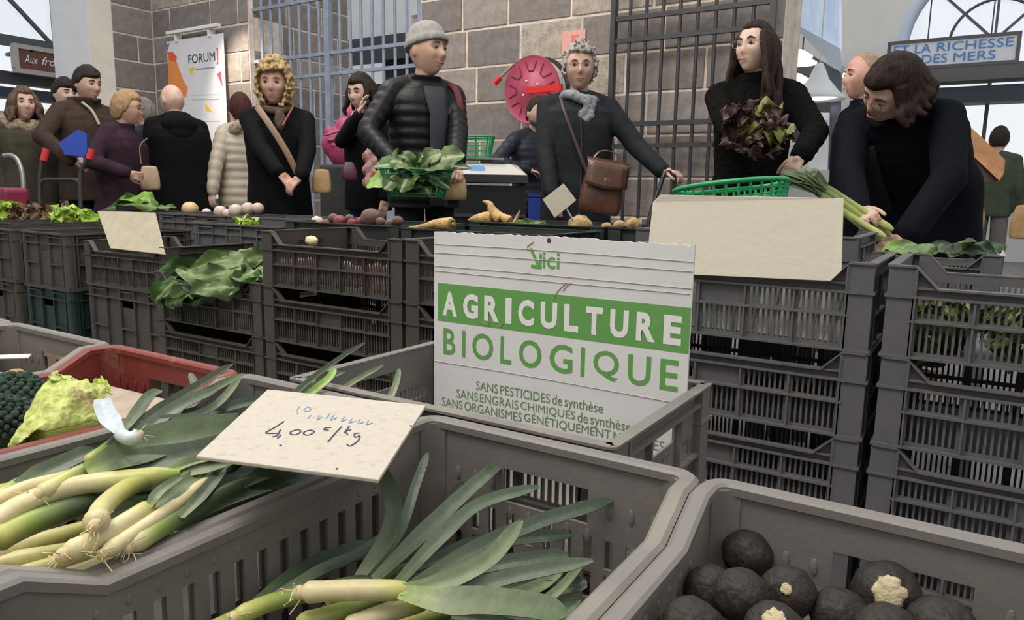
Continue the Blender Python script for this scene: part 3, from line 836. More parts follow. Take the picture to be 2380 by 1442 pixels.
# back row
def back_crate(kind, label, px, py, Y, m, L_along='x', corner='left', rim_m=None):
    """crate whose front left (or right) rim corner is seen at px, py, at depth Y"""
    p = atY(px, py, Y); H_ = {'euro': .24, 'stack': .178, 'shallow': .178, 'euro_tall': .3}[kind]
    hw = 0.3 if L_along == 'x' else 0.2; hd = 0.2 if L_along == 'x' else 0.3
    x = p.x + hw if corner == 'left' else p.x - hw
    return crate(kind, label, (x, Y + hd, p.z - H_), m, 0, 'crates on the back tables', L_along, rim_m)
bk = {}
def bcr(key, kind, label, x0, Y, zt, m, L_along='x'):
    H_ = {'euro': .24, 'stack': .178, 'shallow': .178}[kind]; hw, hd = (0.3, 0.2) if L_along == 'x' else (0.2, 0.3)
    bk[key] = crate(kind, label, (x0 + hw, Y + hd, zt - H_), m, 0, 'crates on the back tables', L_along)
bcr('lettuce', 'euro', 'grey crate of oak-leaf lettuce at far left', -4.72, 1.9, .677, M_cr_warm, 'y')
bcr('far', 'euro', 'grey crate of loose chard leaves behind the blank card', -4.565, 2.46, .733, M_cr_warm)
bcr('turnip', 'euro', 'grey crate with one round swede near the bald man', -3.957, 2.46, .737, M_cr_stack)
bcr('turnip2', 'euro', 'grey crate of pale turnips in front of the cream puffer coat', -3.35, 2.46, .738, M_cr_stack)
bcr('herb', 'euro', 'grey crate with a little green lettuce in front of the turnips', -3.04, 2.05, .727, M_cr_stack)
bcr('beet', 'shallow', 'dark crate of red and brown beets in front of the blonde woman', -2.34, 1.99, .757, M_cr_black)
bcr('parsnip0', 'shallow', 'black crate with one big parsnip lying across its corner', -1.735, 1.985, .753, M_cr_black)
bcr('parsnip', 'shallow', 'long black-green crate of parsnips behind the sign', -1.735, 2.40, .766, M_cr_black)
bcr('celeriac', 'shallow', 'black-green crate of celeriac under the diamond-shaped card', -1.128, 2.40, .766, M_cr_black)
bcr('leeks', 'stack', 'grey crate of leeks the bending woman is reaching into', -0.537, 2.42, .733, M_cr_stack)
bcr('corner', 'stack', 'grey crate behind the large blank card, its corner showing', -0.852, 2.0, .786, M_cr_stack)
# tables under the back row
M_tab = mat('grey_table', (0.1, 0.1, 0.1), 0.6)
def table(label, x0, x1, y0, y1, z):
    t = thing('market_table', label, 'table', ((x0 + x1) / 2, (y0 + y1) / 2, 0)); hx = (x1 - x0) / 2; hy = (y1 - y0) / 2
    put('tabletop', flatme(MB().box(-hx, hx, -hy, hy, z - .03, z), 'tabletop'), M_tab, t)
    for sx in (-1, 1):
        for sy in (-1, 1): put('leg', flatme(MB().box(sx * hx - .05 * (sx > 0), sx * hx + .05 * (sx < 0), sy * hy - .05 * (sy > 0), sy * hy + .05 * (sy < 0), 0, z - .03), 'leg'), M_tab, t)
for k, lb in (('lettuce', 'dark stand under the oak-leaf lettuce crate'), ('turnip', 'dark stand under the crate with one swede'), ('turnip2', 'dark stand under the pale turnip crate'), ('herb', 'dark stand under the crate with a little lettuce'),
              ('beet', 'dark stand under the beet crate'), ('parsnip0', 'dark stand under the crate with one big parsnip'), ('parsnip', 'dark stand under the parsnip crate'),
              ('celeriac', 'dark stand under the celeriac crate by the diamond card'), ('leeks', 'dark stand under the crate the bending woman reaches into'),
              ('corner', 'dark stand under the crate behind the large card'), ('far', 'dark stand under the crate of loose chard leaves')):
    o = bk[k]; yl = abs(o.rotation_euler.z) > 1
    hx, hy = (0.18, 0.28) if yl else (0.28, 0.18)
    table(lb, o.location.x - hx, o.location.x + hx, o.location.y - hy, o.location.y + hy, o.location.z)
# pallets under the stacks
M_pal = mat('pallet_wood', (0.26, 0.19, 0.12), 0.8, var=0.25, scale=7)
def pallet(label, x0, x1, y0, y1, z):
    p = thing('pallet', label, 'pallet', ((x0 + x1) / 2, (y0 + y1) / 2, 0)); hx = (x1 - x0) / 2; hy = (y1 - y0) / 2
    for k in range(4):
        y = -hy + (2 * hy - 0.09) * k / 3
        put('plank', flatme(MB().box(-hx, hx, y, y + 0.09, z - 0.018, z), 'plank'), M_pal, p)
    for k in range(3):
        x = -hx + (2 * hx - 0.07) * k / 2
        put('bearer', flatme(MB().box(x, x + 0.07, -hy, hy, 0, z - 0.018), 'bearer'), M_pal, p)
pallet('low pallet under the two right-hand stacks', -0.77, 0.46, YSR, YSR + 0.4, ZS - 4 * HP)
pallet('low pallet under the two stacks by the left edge of the sign', -1.95, -0.78, YSR, YSR + 0.4, ZS - .01 - 4 * HP)
pallet('low pallet under the chard stack', -2.56, -1.97, YSR, YSR + 0.4, 0.575 - 3 * HP)
pallet('low pallet under the tall grey box', -3.17, -2.575, YSR + 0.07, YSR + 0.47, 0.178)
pallet('low pallet under the dark green crate', -3.64, -3.24, YSR + 0.04, YSR + 0.64, 0.138)
pallet('low pallet under the box at the very left', -4.15, -3.75, YSR + 0.06, YSR + 0.66, 0.135)
# ------------------------------------------------------------------ vegetables
M_leek = mat('leek_skin', (1, 1, 1), 0.38, var=0.16, scale=60, attr='tint', stretch=(1, 1, 1), spec=0.4)
M_leaf = mat('leaf_skin', (1, 1, 1), 0.42, var=0.22, scale=45, attr='tint', bump=0.12, bscale=80, spec=0.45)
M_root = mat('root_fibre', (0.62, 0.5, 0.28), 0.8, var=0.2)
CREAM = (0.72, 0.62, 0.35); YEL = (0.55, 0.53, 0.16); LIME = (0.28, 0.36, 0.08); GRN = (0.098, 0.138, 0.062); BLU = (0.098, 0.128, 0.08); DKG = (0.04, 0.064, 0.034); PALE = (0.20, 0.24, 0.125)
def ramp(stops, t):
    for (a, ca), (b, cb) in zip(stops, stops[1:]):
        if t <= b: k = (t - a) / max(b - a, 1e-6); k = max(0, min(1, k)); return tuple(x + (y - x) * k for x, y in zip(ca, cb))
    return stops[-1][1]
def ribbon(path, width, cols, hint=None, fold=0.25, ruffle=0.0, seed=0, n=8, k=7, prof=None, thick=0.0012, roll=0.0, rib=None, freq=9.0):
    """leaf blade along path; solid thin shell; width = max full width"""
    pts = spline(path, n); m = len(pts); r = random.Random(seed); ph = r.uniform(0, 6)
    top = []; bot = []
    for j, p in enumerate(pts):
        t = j / (m - 1)
        d = (pts[min(j + 1, m - 1)] - pts[max(j - 1, 0)]).normalized()
        h = Vector(hint) if hint else (CAMP - p).normalized() * 0.8 + Vector((0, 0, 0.6))
        s_ = d.cross(h)
        if s_.length < 1e-5: s_ = d.orthogonal()
        s_.normalize(); nn = s_.cross(d).normalized()
        if roll:
            a = roll if not callable(roll) else roll(t)
            s_, nn = s_ * cos(a) + nn * sin(a), nn * cos(a) - s_ * sin(a)
        wv = width * (prof(t) if prof else min(1, 0.48 + 1.6 * t) * (1 - 0.22 * t) * (1 if t < 0.88 else max(0.25, 1 - ((t - 0.88) / 0.12) ** 1.5 * 0.72)))
        row = []
        for i in range(k):
            u = -1 + 2 * i / (k - 1)
            off = s_ * (u * wv / 2) + nn * (abs(u) * fold * wv / 2)
            if ruffle:
                off += nn * (ruffle * wv * abs(u) ** 1.5 * sin(freq * t + ph + u * 2.2) + ruffle * 0.4 * wv * abs(u) * sin(freq * 2.3 * t + ph * 2 + 3 * u))
                off += nn * (noise.noise(Vector((t * 6, u * 3, seed))) * ruffle * 0.5 * wv)
            row.append((p + off, nn, u))
        top.append(row)
    mb = MB(); vs = []; cs = []
    for sgn in (0.5, -0.5):
        for j, row in enumerate(top):
            for (p, nn, u) in row:
                vs.append(p + nn * (thick * sgn))
                c = ramp(cols, j / (m - 1))
                if rib and abs(u) < 0.2: c = rib
                cs.append(c)
    fs = []; N = m * k
    for j in range(m - 1):
        for i in range(k - 1):
            a = j * k + i; fs.append((a, a + 1, a + k + 1, a + k)); fs.append((N + a, N + a + k, N + a + k + 1, N + a + 1))
    for j in range(m - 1):
        a = j * k; fs.append((a, a + k, N + a + k, N + a)); b = j * k + k - 1; fs.append((b, N + b, N + b + k, b + k))
    for i in range(k - 1):
        fs.append((i, N + i, N + i + 1, i + 1)); b = (m - 1) * k + i; fs.append((b, b + 1, N + b + 1, N + b))
    return mb.add(vs, fs, None, cs)
def sub(mb, o):
    for i in range(len(mb.v)): mb.v[i] = mb.v[i] - o
    return mb
def PX(lst): return [atz(x, y, z) for x, y, z in lst]
NLEEK = [0]
def leek(label, shaft, r, cols, leaves=(), roots=True, bulb=1.15, group='leeks in the front crates', rtip=None, pxz=True, name='leek'):
    pts = PX(shaft) if pxz else [Vector(p) for p in shaft]
    o = pts[0].copy(); NLEEK[0] += 1; sd = NLEEK[0]
    L = thing(name, label, 'leek', o, 0, group)
    path = spline(pts, 8); m = len(path)
    rad = []
    for j in range(m):
        t = j / (m - 1)
        rr = r * (bulb - (bulb - 1) * min(1, t * 6)) if t < 0.17 else r
        if t < 0.09: rr *= 0.5 + 0.5 * sin(pi / 2 * t / 0.09)
        if rtip: rr = rr + (rtip - r) * max(0, (t - 0.3) / 0.7)
        if t > 0.82: rr *= 1 - 0.55 * ((t - 0.82) / 0.18) ** 1.5
        rad.append(rr)
    q = MB().tube(path, rad, 14, cols=[ramp(cols, j / (m - 1)) for j in range(m)])
    put('stem', sub(q, o), M_leek, L)
    if roots:
        d = (path[0] - path[2]).normalized(); q = MB(); rr = random.Random(sd)
        q.ell(path[0] + d * r * 0.1, r * 0.72, None, 10, 7)
        for k in range(12):
            v = (d * rr.uniform(0.2, 0.7) + Vector((rr.uniform(-1, 1), rr.uniform(-1, 1), rr.uniform(-1, 1))) * 0.75)
            a = path[0] + v * r * 0.4; q.tube(spline([a, a + v * r * 0.8, a + v * r * 1.3 + Vector((rr.uniform(-1, 1), rr.uniform(-1, 1), rr.uniform(-.8, .4))) * r], 3), 0.0005, 4)
        put('roots', sub(q, o), M_root, L)
    for i, lf in enumerate(leaves):
        lp = lf[0]; wdt = lf[1]; cc = lf[2] if len(lf) > 2 and lf[2] else [(0, GRN), (0.5, BLU), (1, BLU)]
        kw = lf[3] if len(lf) > 3 else {}
        lp = PX(lp) if pxz else [Vector(p) for p in lp]
        q = ribbon(lp, wdt, cc, seed=sd * 10 + i, **{'fold': 0.35, **kw})
        put('leaf', sub(q, o), M_leaf, L)
    return L
C1 = [(0, CREAM), (0.45, CREAM), (0.72, YEL), (1, LIME)]
C2 = [(0, CREAM), (0.3, YEL), (0.6, LIME), (1, GRN)]
C3 = [(0, YEL), (0.35, LIME), (0.7, GRN), (1, DKG)]
LFL = [(0, LIME), (0.25, PALE), (1, GRN)]
LFB = [(0, PALE), (0.4, BLU), (1, BLU)]
LFD = [(0, GRN), (0.4, DKG), (1, DKG)]
# nearest crate
leek('thick leek with a white root end lying on top in the nearest crate', [(700, 1378, .507), (830, 1372, .507), (965, 1374, .506)], 0.0098, [(0, CREAM), (0.6, CREAM), (0.85, YEL), (1, LIME)],
     [([(930, 1374, .509), (1010, 1362, .512), (1090, 1330, .518), (1150, 1290, .522), (1212, 1212, .53)], .021, LFL),
      ([(930, 1378, .508), (1030, 1398, .508), (1120, 1398, .507), (1230, 1408, .503), (1320, 1428, .498)], .03, LFL, {'fold': .15}),
      ([(950, 1370, .507), (1080, 1368, .506), (1200, 1340, .51), (1378, 1304, .515)], .018, LFB)])
leek('yellow-green leek lower left of the thick one in the nearest crate', [(545, 1436, .487), (640, 1398, .487), (760, 1372, .485), (880, 1345, .482)], 0.0085, C3,
     [([(830, 1350, .485), (905, 1240, .52), (912, 1160, .545), (880, 1080, .56)], .022, LFB, {'fold': .12}),
      ([(860, 1345, .485), (930, 1235, .5), (965, 1135, .515), (994, 1053, .53)], .014, LFB),
      ([(870, 1350, .487), (985, 1240, .5), (1085, 1145, .51), (1178, 1064, .525)], .022, LFB)])
leek('leek with cream shaft entering from the bottom edge of the photo', [(800, 1462, .475), (900, 1425, .48), (1010, 1392, .482)], 0.0095, C1,
     [([(960, 1405, .482), (1060, 1380, .485), (1200, 1420, .482), (1310, 1436, .478)], .026, LFD)], roots=False)
leek('green-shafted leek below the thick one in the nearest crate', [(690, 1450, .475), (780, 1425, .478), (880, 1392, .478), (960, 1370, .476)], 0.0085, C3,
     [([(900, 1385, .48), (1030, 1245, .505), (1120, 1172, .51), (1252, 1132, .515)], .019, LFB),
      ([(930, 1380, .48), (1110, 1275, .49), (1250, 1215, .50), (1424, 1163, .515)], .022, LFD, {'fold': .2})], roots=False)
leek('dark leek at the left wall of the nearest crate', [(480, 1470, .462), (560, 1430, .465), (640, 1390, .465)], 0.008, C3,
     [([(590, 1412, .468), (690, 1345, .472), (780, 1298, .475), (880, 1268, .47)], .03, LFD, {'fold': .1}),
      ([(610, 1405, .468), (740, 1330, .48), (830, 1290, .485), (905, 1240, .49)], .014, LFB)], roots=False)
leek('dark leek behind the others in the nearest crate', [(760, 1400, .455), (900, 1340, .455), (1000, 1310, .458)], 0.008, C3,
     [([(950, 1325, .46), (1010, 1230, .475), (1040, 1170, .48), (1075, 1120, .487)], .012, LFD),
      ([(960, 1325, .46), (1090, 1270, .462), (1200, 1255, .462), (1330, 1245, .463)], .02, LFD),
      ([(960, 1330, .458), (1080, 1325, .45), (1230, 1300, .455), (1320, 1290, .455)], .02, LFB)], roots=False)
leek('leek whose dark leaves lie at the bottom right of the nearest crate', [(880, 1470, .45), (1000, 1430, .452), (1100, 1410, .452)], 0.0085, C2,
     [([(1050, 1420, .455), (1150, 1400, .452), (1260, 1360, .45), (1320, 1300, .46)], .018, LFL),
      ([(1050, 1430, .452), (1180, 1450, .446), (1300, 1440, .44), (1345, 1400, .445)], .022, LFD),
      ([(1050, 1425, .45), (1200, 1380, .445), (1330, 1365, .445), (1362, 1350, .45)], .02, LFD),
      ([(1230, 1420, .455), (1300, 1372, .458), (1360, 1300, .462)], .012, LFL)], roots=False)
for i in range(9):   # the layer underneath
    x0 = rnd.uniform(-0.6, -0.5); y0 = rnd.uniform(0.3, 0.42); x1 = rnd.uniform(-0.36, -0.29); y1 = rnd.uniform(0.5, 0.74); z = rnd.uniform(0.385, 0.43)
    a = Vector((x0, y0, z)); b = Vector((x1, y1, z + rnd.uniform(-.01, .02))); mid = a.lerp(b, 0.45)
    leek('dark leek lying in the lower layer of the nearest crate', [a, mid], 0.0085, C3 if i % 2 else C2,
         [([mid - (b - a) * 0.06, mid.lerp(b, 0.5) + Vector((0, 0, .012)), b], .024, LFD), ([mid - (b - a) * 0.06, mid.lerp(b, 0.5) + Vector((.03, 0, .02)), b + Vector((rnd.uniform(0, .03), rnd.uniform(-.05, .0), .03))], .02, LFD if i % 3 else LFB)], roots=False, group='leeks under the top layer of the nearest crate', pxz=False)
# second crate
leek('longest cream leek across the price-card crate, cut by the left edge', [(-30, 1225, .56), (60, 1170, .562), (180, 1130, .565), (330, 1112, .567), (420, 1102, .568)], 0.0108, [(0, CREAM), (0.5, CREAM), (0.75, YEL), (1, LIME)],
     [([(380, 1105, .569), (470, 1085, .57), (560, 1060, .57), (660, 1045, .565)], .026, LFL), ([(390, 1100, .571), (460, 1068, .577), (560, 1050, .575), (640, 1020, .57)], .016, LFL)], bulb=1.0)
leek('small cream leek under the longest one in the price-card crate', [(32, 1190, .549), (90, 1172, .551), (180, 1152, .552), (290, 1122, .55)], 0.0085, [(0, CREAM), (0.7, CREAM), (1, YEL)], [([(260, 1130, .552), (380, 1100, .55), (520, 1070, .55)], .022, LFD)], bulb=1.3)
leek('yellow-green leek at the left edge of the price-card crate', [(-20, 1262, .548), (60, 1222, .548), (150, 1188, .546), (260, 1150, .542)], 0.012, [(0, YEL), (.35, LIME), (.65, GRN), (1, DKG)], [([(220, 1165, .545), (340, 1130, .54), (500, 1095, .535)], .03, LFD)])
leek('upturned leek with a round bulb and brown roots in the price-card crate', [(222, 1222, .574), (232, 1190, .575), (262, 1158, .572), (310, 1128, .568), (370, 1110, .56)], 0.0098, [(0, CREAM), (0.6, YEL), (1, LIME)], [([(340, 1120, .562), (430, 1110, .555), (560, 1080, .55)], .026, LFD)], bulb=1.45)
leek('plump cream leek by the near rim of the price-card crate', [(150, 1290, .556), (235, 1248, .558), (310, 1205, .56), (360, 1172, .56)], 0.0098, [(0, CREAM), (0.55, CREAM), (0.8, YEL), (1, LIME)],
     [([(340, 1185, .562), (395, 1150, .564), (440, 1120, .563), (500, 1085, .56)], .022, LFL), ([(345, 1180, .565), (370, 1145, .575), (420, 1110, .576)], .012, LFL)])
leek('slender pale leek running under the price card', [(240, 1288, .55), (330, 1228, .553), (420, 1165, .556), (495, 1108, .556)], 0.0075, [(0, CREAM), (0.8, CREAM), (1, YEL)], [([(470, 1125, .558), (520, 1080, .56), (600, 1040, .56)], .02, LFB)])
leek('green leek along the right wall of the price-card crate', [(300, 1272, .545), (390, 1220, .545), (480, 1168, .545), (600, 1112, .543)], 0.0095, [(0, CREAM), (.2, LIME), (.4, GRN), (1, DKG)],
     [([(560, 1130, .546), (650, 1090, .544), (760, 1060, .54)], .024, LFD), ([(420, 1205, .55), (480, 1140, .556), (520, 1090, .56)], .016, LFB), ([(560, 1130, .54), (680, 1110, .535), (800, 1060, .53)], .03, LFD)])
leek('cream leek at the far left of the price-card crate', [(-30, 1175, .56), (60, 1135, .562), (150, 1112, .564), (240, 1080, .566)], 0.008, C1, [([(200, 1095, .567), (290, 1040, .58), (400, 955, .60), (505, 905, .60)], .022, LFB), ([(200, 1098, .566), (280, 1030, .585), (360, 985, .592), (520, 975, .59)], .02, LFB)])
leek('leek with broad dark green leaves across the middle of its crate', [(90, 1150, .568), (170, 1108, .572), (240, 1078, .575)], 0.009, C2,
     [([(200, 1095, .578), (300, 1055, .585), (420, 1015, .588), (560, 1000, .582)], .045, [(0, LIME), (.2, GRN), (1, GRN)], {'fold': .2, 'prof': lambda t: min(1, .35 + 1.6 * t)}),
      ([(200, 1098, .574), (330, 1075, .575), (450, 1055, .573), (600, 1010, .57)], .034, LFB)])
leek('leek with a bent dark leaf along the left wall of its crate', [(-40, 1180, .55), (20, 1140, .552), (60, 1118, .553)], 0.008, C2, [([(40, 1130, .555), (120, 1092, .56), (220, 1045, .562)], .026, LFB)], roots=False)
leek('leek with a whitish curled blade and a cut root end', [(322, 1012, .61), (300, 1020, .609), (272, 1005, .609)], 0.0075, [(0, (0.62, 0.5, 0.25)), (.3, (0.6, 0.66, 0.62)), (1, (0.62, 0.7, 0.7))],
     [([(280, 1010, .61), (258, 985, .612), (242, 955, .612), (238, 930, .612)], .024, [(0, (.6, .68, .7)), (1, (.55, .63, .68))], {'fold': .5}),
      ([(285, 1005, .60), (320, 960, .60), (345, 925, .60), (372, 908, .598)], .018, LFB)])
leek('leek with a long straight hollow leaf reaching over the red crate', [(200, 1075, .575), (250, 1040, .582), (300, 1000, .588)], 0.0065, C3,
     [([(285, 1012, .588), (370, 955, .595), (460, 900, .598), (542, 848, .6)], .014, LFB, {'fold': .9}),
      ([(285, 1015, .585), (390, 960, .588), (470, 920, .588), (565, 870, .585)], .018, LFL),
      ([(285, 1020, .58), (400, 985, .58), (500, 945, .58), (560, 878, .59)], .014, LFL),
      ([(300, 1010, .578), (420, 970, .572), (520, 950, .57), (640, 920, .57)], .02, LFD),
      ([(400, 975, .575), (440, 930, .583), (452, 900, .59), (442, 868, .6)], .013, LFB)], roots=False)
leek('leek whose leaf tips rise behind the price card', [(560, 1040, .55), (600, 1000, .553), (640, 965, .555)], 0.0075, C3,
     [([(630, 975, .556), (700, 905, .575), (770, 850, .59), (848, 798, .605)], .011, LFB, {'fold': .9}),
      ([(630, 975, .555), (700, 920, .565), (750, 885, .572), (800, 865, .578)], .012, LFB),
      ([(690, 940, .556), (735, 905, .575), (765, 880, .585), (778, 858, .592)], .014, [(0, LIME), (1, (0.2, 0.36, 0.07))]),
      ([(640, 975, .55), (760, 930, .555), (820, 890, .565), (890, 850, .578)], .012, LFL),
      ([(860, 975, .55), (900, 935, .56), (920, 895, .573), (928, 858, .582)], .012, LFL)], roots=False)
for i in range(8):
    x0 = rnd.uniform(-1.0, -0.75); y0 = rnd.uniform(0.26, 0.36); x1 = rnd.uniform(-0.95, -0.72); y1 = rnd.uniform(0.62, 0.74); z = rnd.uniform(0.44, 0.515)
    a = Vector((x0, y0, z)); b = Vector((x1, y1, z)); mid = a.lerp(b, 0.5)
    leek('leek buried in the heap of the price-card crate', [a, mid], 0.010, C2 if i % 2 else C1, [([mid - (b - a) * .1, mid.lerp(b, .5) + Vector((0, 0, .02)), b], .032, LFD), ([mid - (b - a) * .1, mid.lerp(b, .5) + Vector((.04, 0, .02)), b + Vector((.03, 0, .02))], .03, LFD)], roots=False, group='leeks under the top layer of the price-card crate', pxz=False)

# black radishes
M_rad = mat('black_radish_skin', (0.022, 0.018, 0.016), 0.6, col2=(0.07, 0.05, 0.035), scale=38, bump=0.5, bscale=90, spec=0.35, lo=0.5, hi=0.85)
M_cut = mat('cut_radish_flesh', (0.5, 0.42, 0.26), 0.8, col2=(0.3, 0.2, 0.1), scale=70, bump=0.5, bscale=120, lo=0.5, hi=0.8)
def lump(r, seed, amp=0.08, sc=(1, 1, 1), freq=2.2, sub_=3):
    bm = bmesh.new(); bmesh.ops.create_icosphere(bm, subdivisions=sub_, radius=1)
    for v in bm.verts:
        d = v.co.normalized(); k = 1 + amp * noise.noise(d * freq + Vector((seed * 3.7, seed, 0))) + amp * 0.4 * noise.noise(d * freq * 3 + Vector((seed, 9, 0)))
        v.co = Vector((d.x * sc[0], d.y * sc[1], d.z * sc[2])) * (k * r)
    me = bpy.data.meshes.new('lump'); bm.to_mesh(me); bm.free()
    me.polygons.foreach_set('use_smooth', [True] * len(me.polygons)); return me
def disc_on(o, r, d, rad, m, name='cut_end'):
    d = Vector(d).normalized(); q = d.to_track_quat('Z', 'Y').to_matrix().to_4x4()
    b = MB(); rr = random.Random(int(r * 1e5) + int(rad * 1e6)); n = 26
    ring = [(rad * (1 + rr.uniform(-.16, .16)) * cos(2 * pi * i / n), rad * (1 + rr.uniform(-.16, .16)) * sin(2 * pi * i / n)) for i in range(n)]
    h = sqrt(max(r * r - rad * rad, 1e-8))
    b.loft([[(x, y, h - r * .12) for x, y in ring], [(x, y, h + r * 0.035) for x, y in ring], [(x * .8, y * .8, r * 1.035) for x, y in ring], [(x * .25, y * .25, r * 1.04) for x, y in ring]])
    put(name, b, m, o, M=q)
def radish(label, px, py, z, r, cut=None, cutr=0.3, seed=0):
    p = atz(px, py, z)
    o = thing('black_radish', label, 'radish', p, 0, 'black radishes')
    put('skin', lump(r, seed, 0.07, (1, 1, 0.95)), M_rad, o)
    if cut:
        c = (atz(px + cut[0], py + cut[1], z + cut[2]) - p)
        disc_on(o, r * 1.0, c, r * cutr, M_cut)
        d = c.normalized()
    return o
radish('black radish leaning on the back wall, the highest of the pile', 1737, 1287, .497, .0275, None, seed=1)
radish('black radish in front of the highest one, touching its lower left', 1722, 1385, .512, .0262, None, seed=2)
radish('black radish half hidden against the left crate wall', 1652, 1372, .492, .0262, None, seed=3)
radish('black radish with a small round pale cut', 1832, 1377, .50, .0268, (-8, -10, .022), .20, seed=4)
radish('largest black radish with a ragged pale cut end', 2060, 1380, .503, .0320, (12, -2, .03), .46, seed=5)
radish('black radish between the ragged one and the small-cut one', 1952, 1432, .488, .0275, None, seed=6)
radish('black radish at the bottom edge near the left crate wall', 1608, 1462, .505, .028, None, seed=7)
radish('dusty black radish at the bottom edge right of the ragged one', 2190, 1462, .50, .030, None, seed=8)
radish('black radish with a pale cut just above the bottom edge', 1800, 1472, .51, .027, (0, -30, .02), .35, seed=9)
radish('black radish at the bottom edge under the ragged one', 2060, 1478, .498, .029, None, seed=10)
for i in range(16):
    p = Vector((rnd.uniform(-0.19, 0.11), rnd.uniform(0.3, 0.74), rnd.uniform(0.385, 0.43)))
    o = thing('black_radish', 'black radish in the lower layer of the pile', 'radish', p, 0, 'black radishes in the lower layer')
    put('skin', lump(.029, 20 + i, .07), M_rad, o)

# savoy cabbage and broccoli in the red crate
M_sav = mat('savoy_leaf', (1, 1, 1), 0.5, var=0.2, scale=40, attr='tint', bump=0.5, bscale=55)
def savoy():
    o0 = atz(130, 980, .53); S = thing('savoy_cabbage', 'wilted yellow-green savoy cabbage with a browned outer leaf in the red crate', 'cabbage', o0)
    def sheet(corners, nu, nv, bulge, seed, cfun, thick=.0015):
        A, B, C, D = [Vector(c) for c in corners]; vs = []; cs = []
        n0 = (B - A).cross(D - A).normalized()
        if n0.dot(CAMP - A) < 0: n0 = -n0
        for sg in (0, 1):
            for j in range(nv + 1):
                for i in range(nu + 1):
                    u, v = i / nu, j / nv
                    ed = 0.05 * noise.noise(Vector((u * 7, v * 7, seed)))
                    p = A.lerp(B, u).lerp(D.lerp(C, u), v)
                    p += (A.lerp(B, .5).lerp(D.lerp(C, .5), .5) - p) * (ed * (2 * abs(u - .5) + 2 * abs(v - .5)))
                    wv = noise.noise(Vector((u * 5, v * 5, seed + 3)))
                    # blistered cells between veins
                    cell = noise.cell(Vector((0, 0, 0)))
                    vd = noise.voronoi(Vector((u * 11 + .3 * wv, v * 11, seed)))[0]
                    bl = min(1.0, (vd[1] - vd[0]) * 3)
                    main = min(1, abs(u - .5 - .18 * (v - .5)) * 14)
                    h = bulge * (1 - (2 * u - 1) ** 2) * (1 - .6 * (2 * v - 1) ** 2) + 0.010 * wv + 0.0035 * bl * main
                    vs.append(p + n0 * (h - sg * thick)); cs.append(cfun(u, v, bl * main, wv))
        fs = []; N = (nu + 1) * (nv + 1); w_ = nu + 1
        for j in range(nv):
            for i in range(nu):
                a = j * w_ + i; fs.append((a, a + 1, a + w_ + 1, a + w_)); fs.append((N + a, N + a + w_, N + a + w_ + 1, N + a + 1))
        for i in range(nu):
            fs.append((i, N + i, N + i + 1, i + 1)); b = nv * w_ + i; fs.append((b, b + 1, N + b + 1, N + b))
        for j in range(nv):
            a = j * w_; fs.append((a, a + w_, N + a + w_, N + a)); b = a + nu; fs.append((b, N + b, N + b + w_, b + w_))
        return MB().add(vs, fs, None, cs)
    def cf(u, v, bl, wv):
        base = ramp([(0, (0.62, 0.66, 0.2)), (1, (0.38, 0.45, 0.09))], bl)
        br = max(0, min(1, (1 - sqrt((u - .8) ** 2 * 2.2 + (v - .42) ** 2 * 3) * 2.2) * 1.3 + wv * .7))
        return tuple(a + (b - a) * br * .8 for a, b in zip(base, (0.32, 0.2, 0.08)))
    q = sheet((atz(18, 1042, .528), atz(236, 985, .535), atz(248, 905, .575), atz(100, 895, .575)), 46, 40, .03, 1, cf)
    put('outer_leaf', sub(q, o0), M_sav, S)
    q = sheet((atz(95, 905, .57), atz(210, 912, .572), atz(180, 880, .588), atz(128, 862, .60)), 26, 20, .012, 5, lambda u, v, b, w: ramp([(0, (.62, .68, .2)), (1, (.36, .46, .08))], b))
    put('outer_leaf', sub(q, o0), M_sav, S)
    q = sheet((atz(205, 925, .56), atz(262, 915, .562), atz(248, 885, .572), atz(212, 895, .57)), 20, 16, .012, 8, lambda u, v, b, w: (.45, .56, .08))
    put('outer_leaf', sub(q, o0), M_sav, S)
    put('heart', lump(.065, 3, .12, (1, 1, .8)), mat('savoy_heart', (.3, .38, .08), .6, var=.3, bump=.6, bscale=50), S, loc=atz(165, 985, .49) - o0)
savoy()
M_broc = mat('broccoli_green', (0.022, 0.05, 0.03), 0.75, var=0.5, scale=90, bump=0.9, bscale=160)
for (px, py, z, r, lb) in ((30, 928, .50, .055, 'dark green broccoli head behind the savoy leaf'), (2, 985, .515, .05, 'dark green broccoli head at the left edge, in front of the other')):
    p = atz(px, py, z); o = thing('broccoli', lb, 'broccoli', p, 0, 'broccoli heads')
    q = MB(); rr = random.Random(px)
    for k in range(150):
        t = math.acos(1 - 1.25 * (k + .5) / 150); a = k * 2.4
        q.ell((r * sin(t) * cos(a), r * sin(t) * sin(a), r * .8 * cos(t)), r * rr.uniform(.1, .15), None, 6, 5)
    q.ell((0, 0, 0), (r * .95, r * .95, r * .74), None, 16, 12)
    put('florets', q, M_broc, o)
    put('stalk', MB().tube([(0, 0, -.2 * r), (0, 0, -r * 1.6)], [r * .5, r * .4], 10), mat('broccoli_stalk', (.22, .3, .1), .6), o)
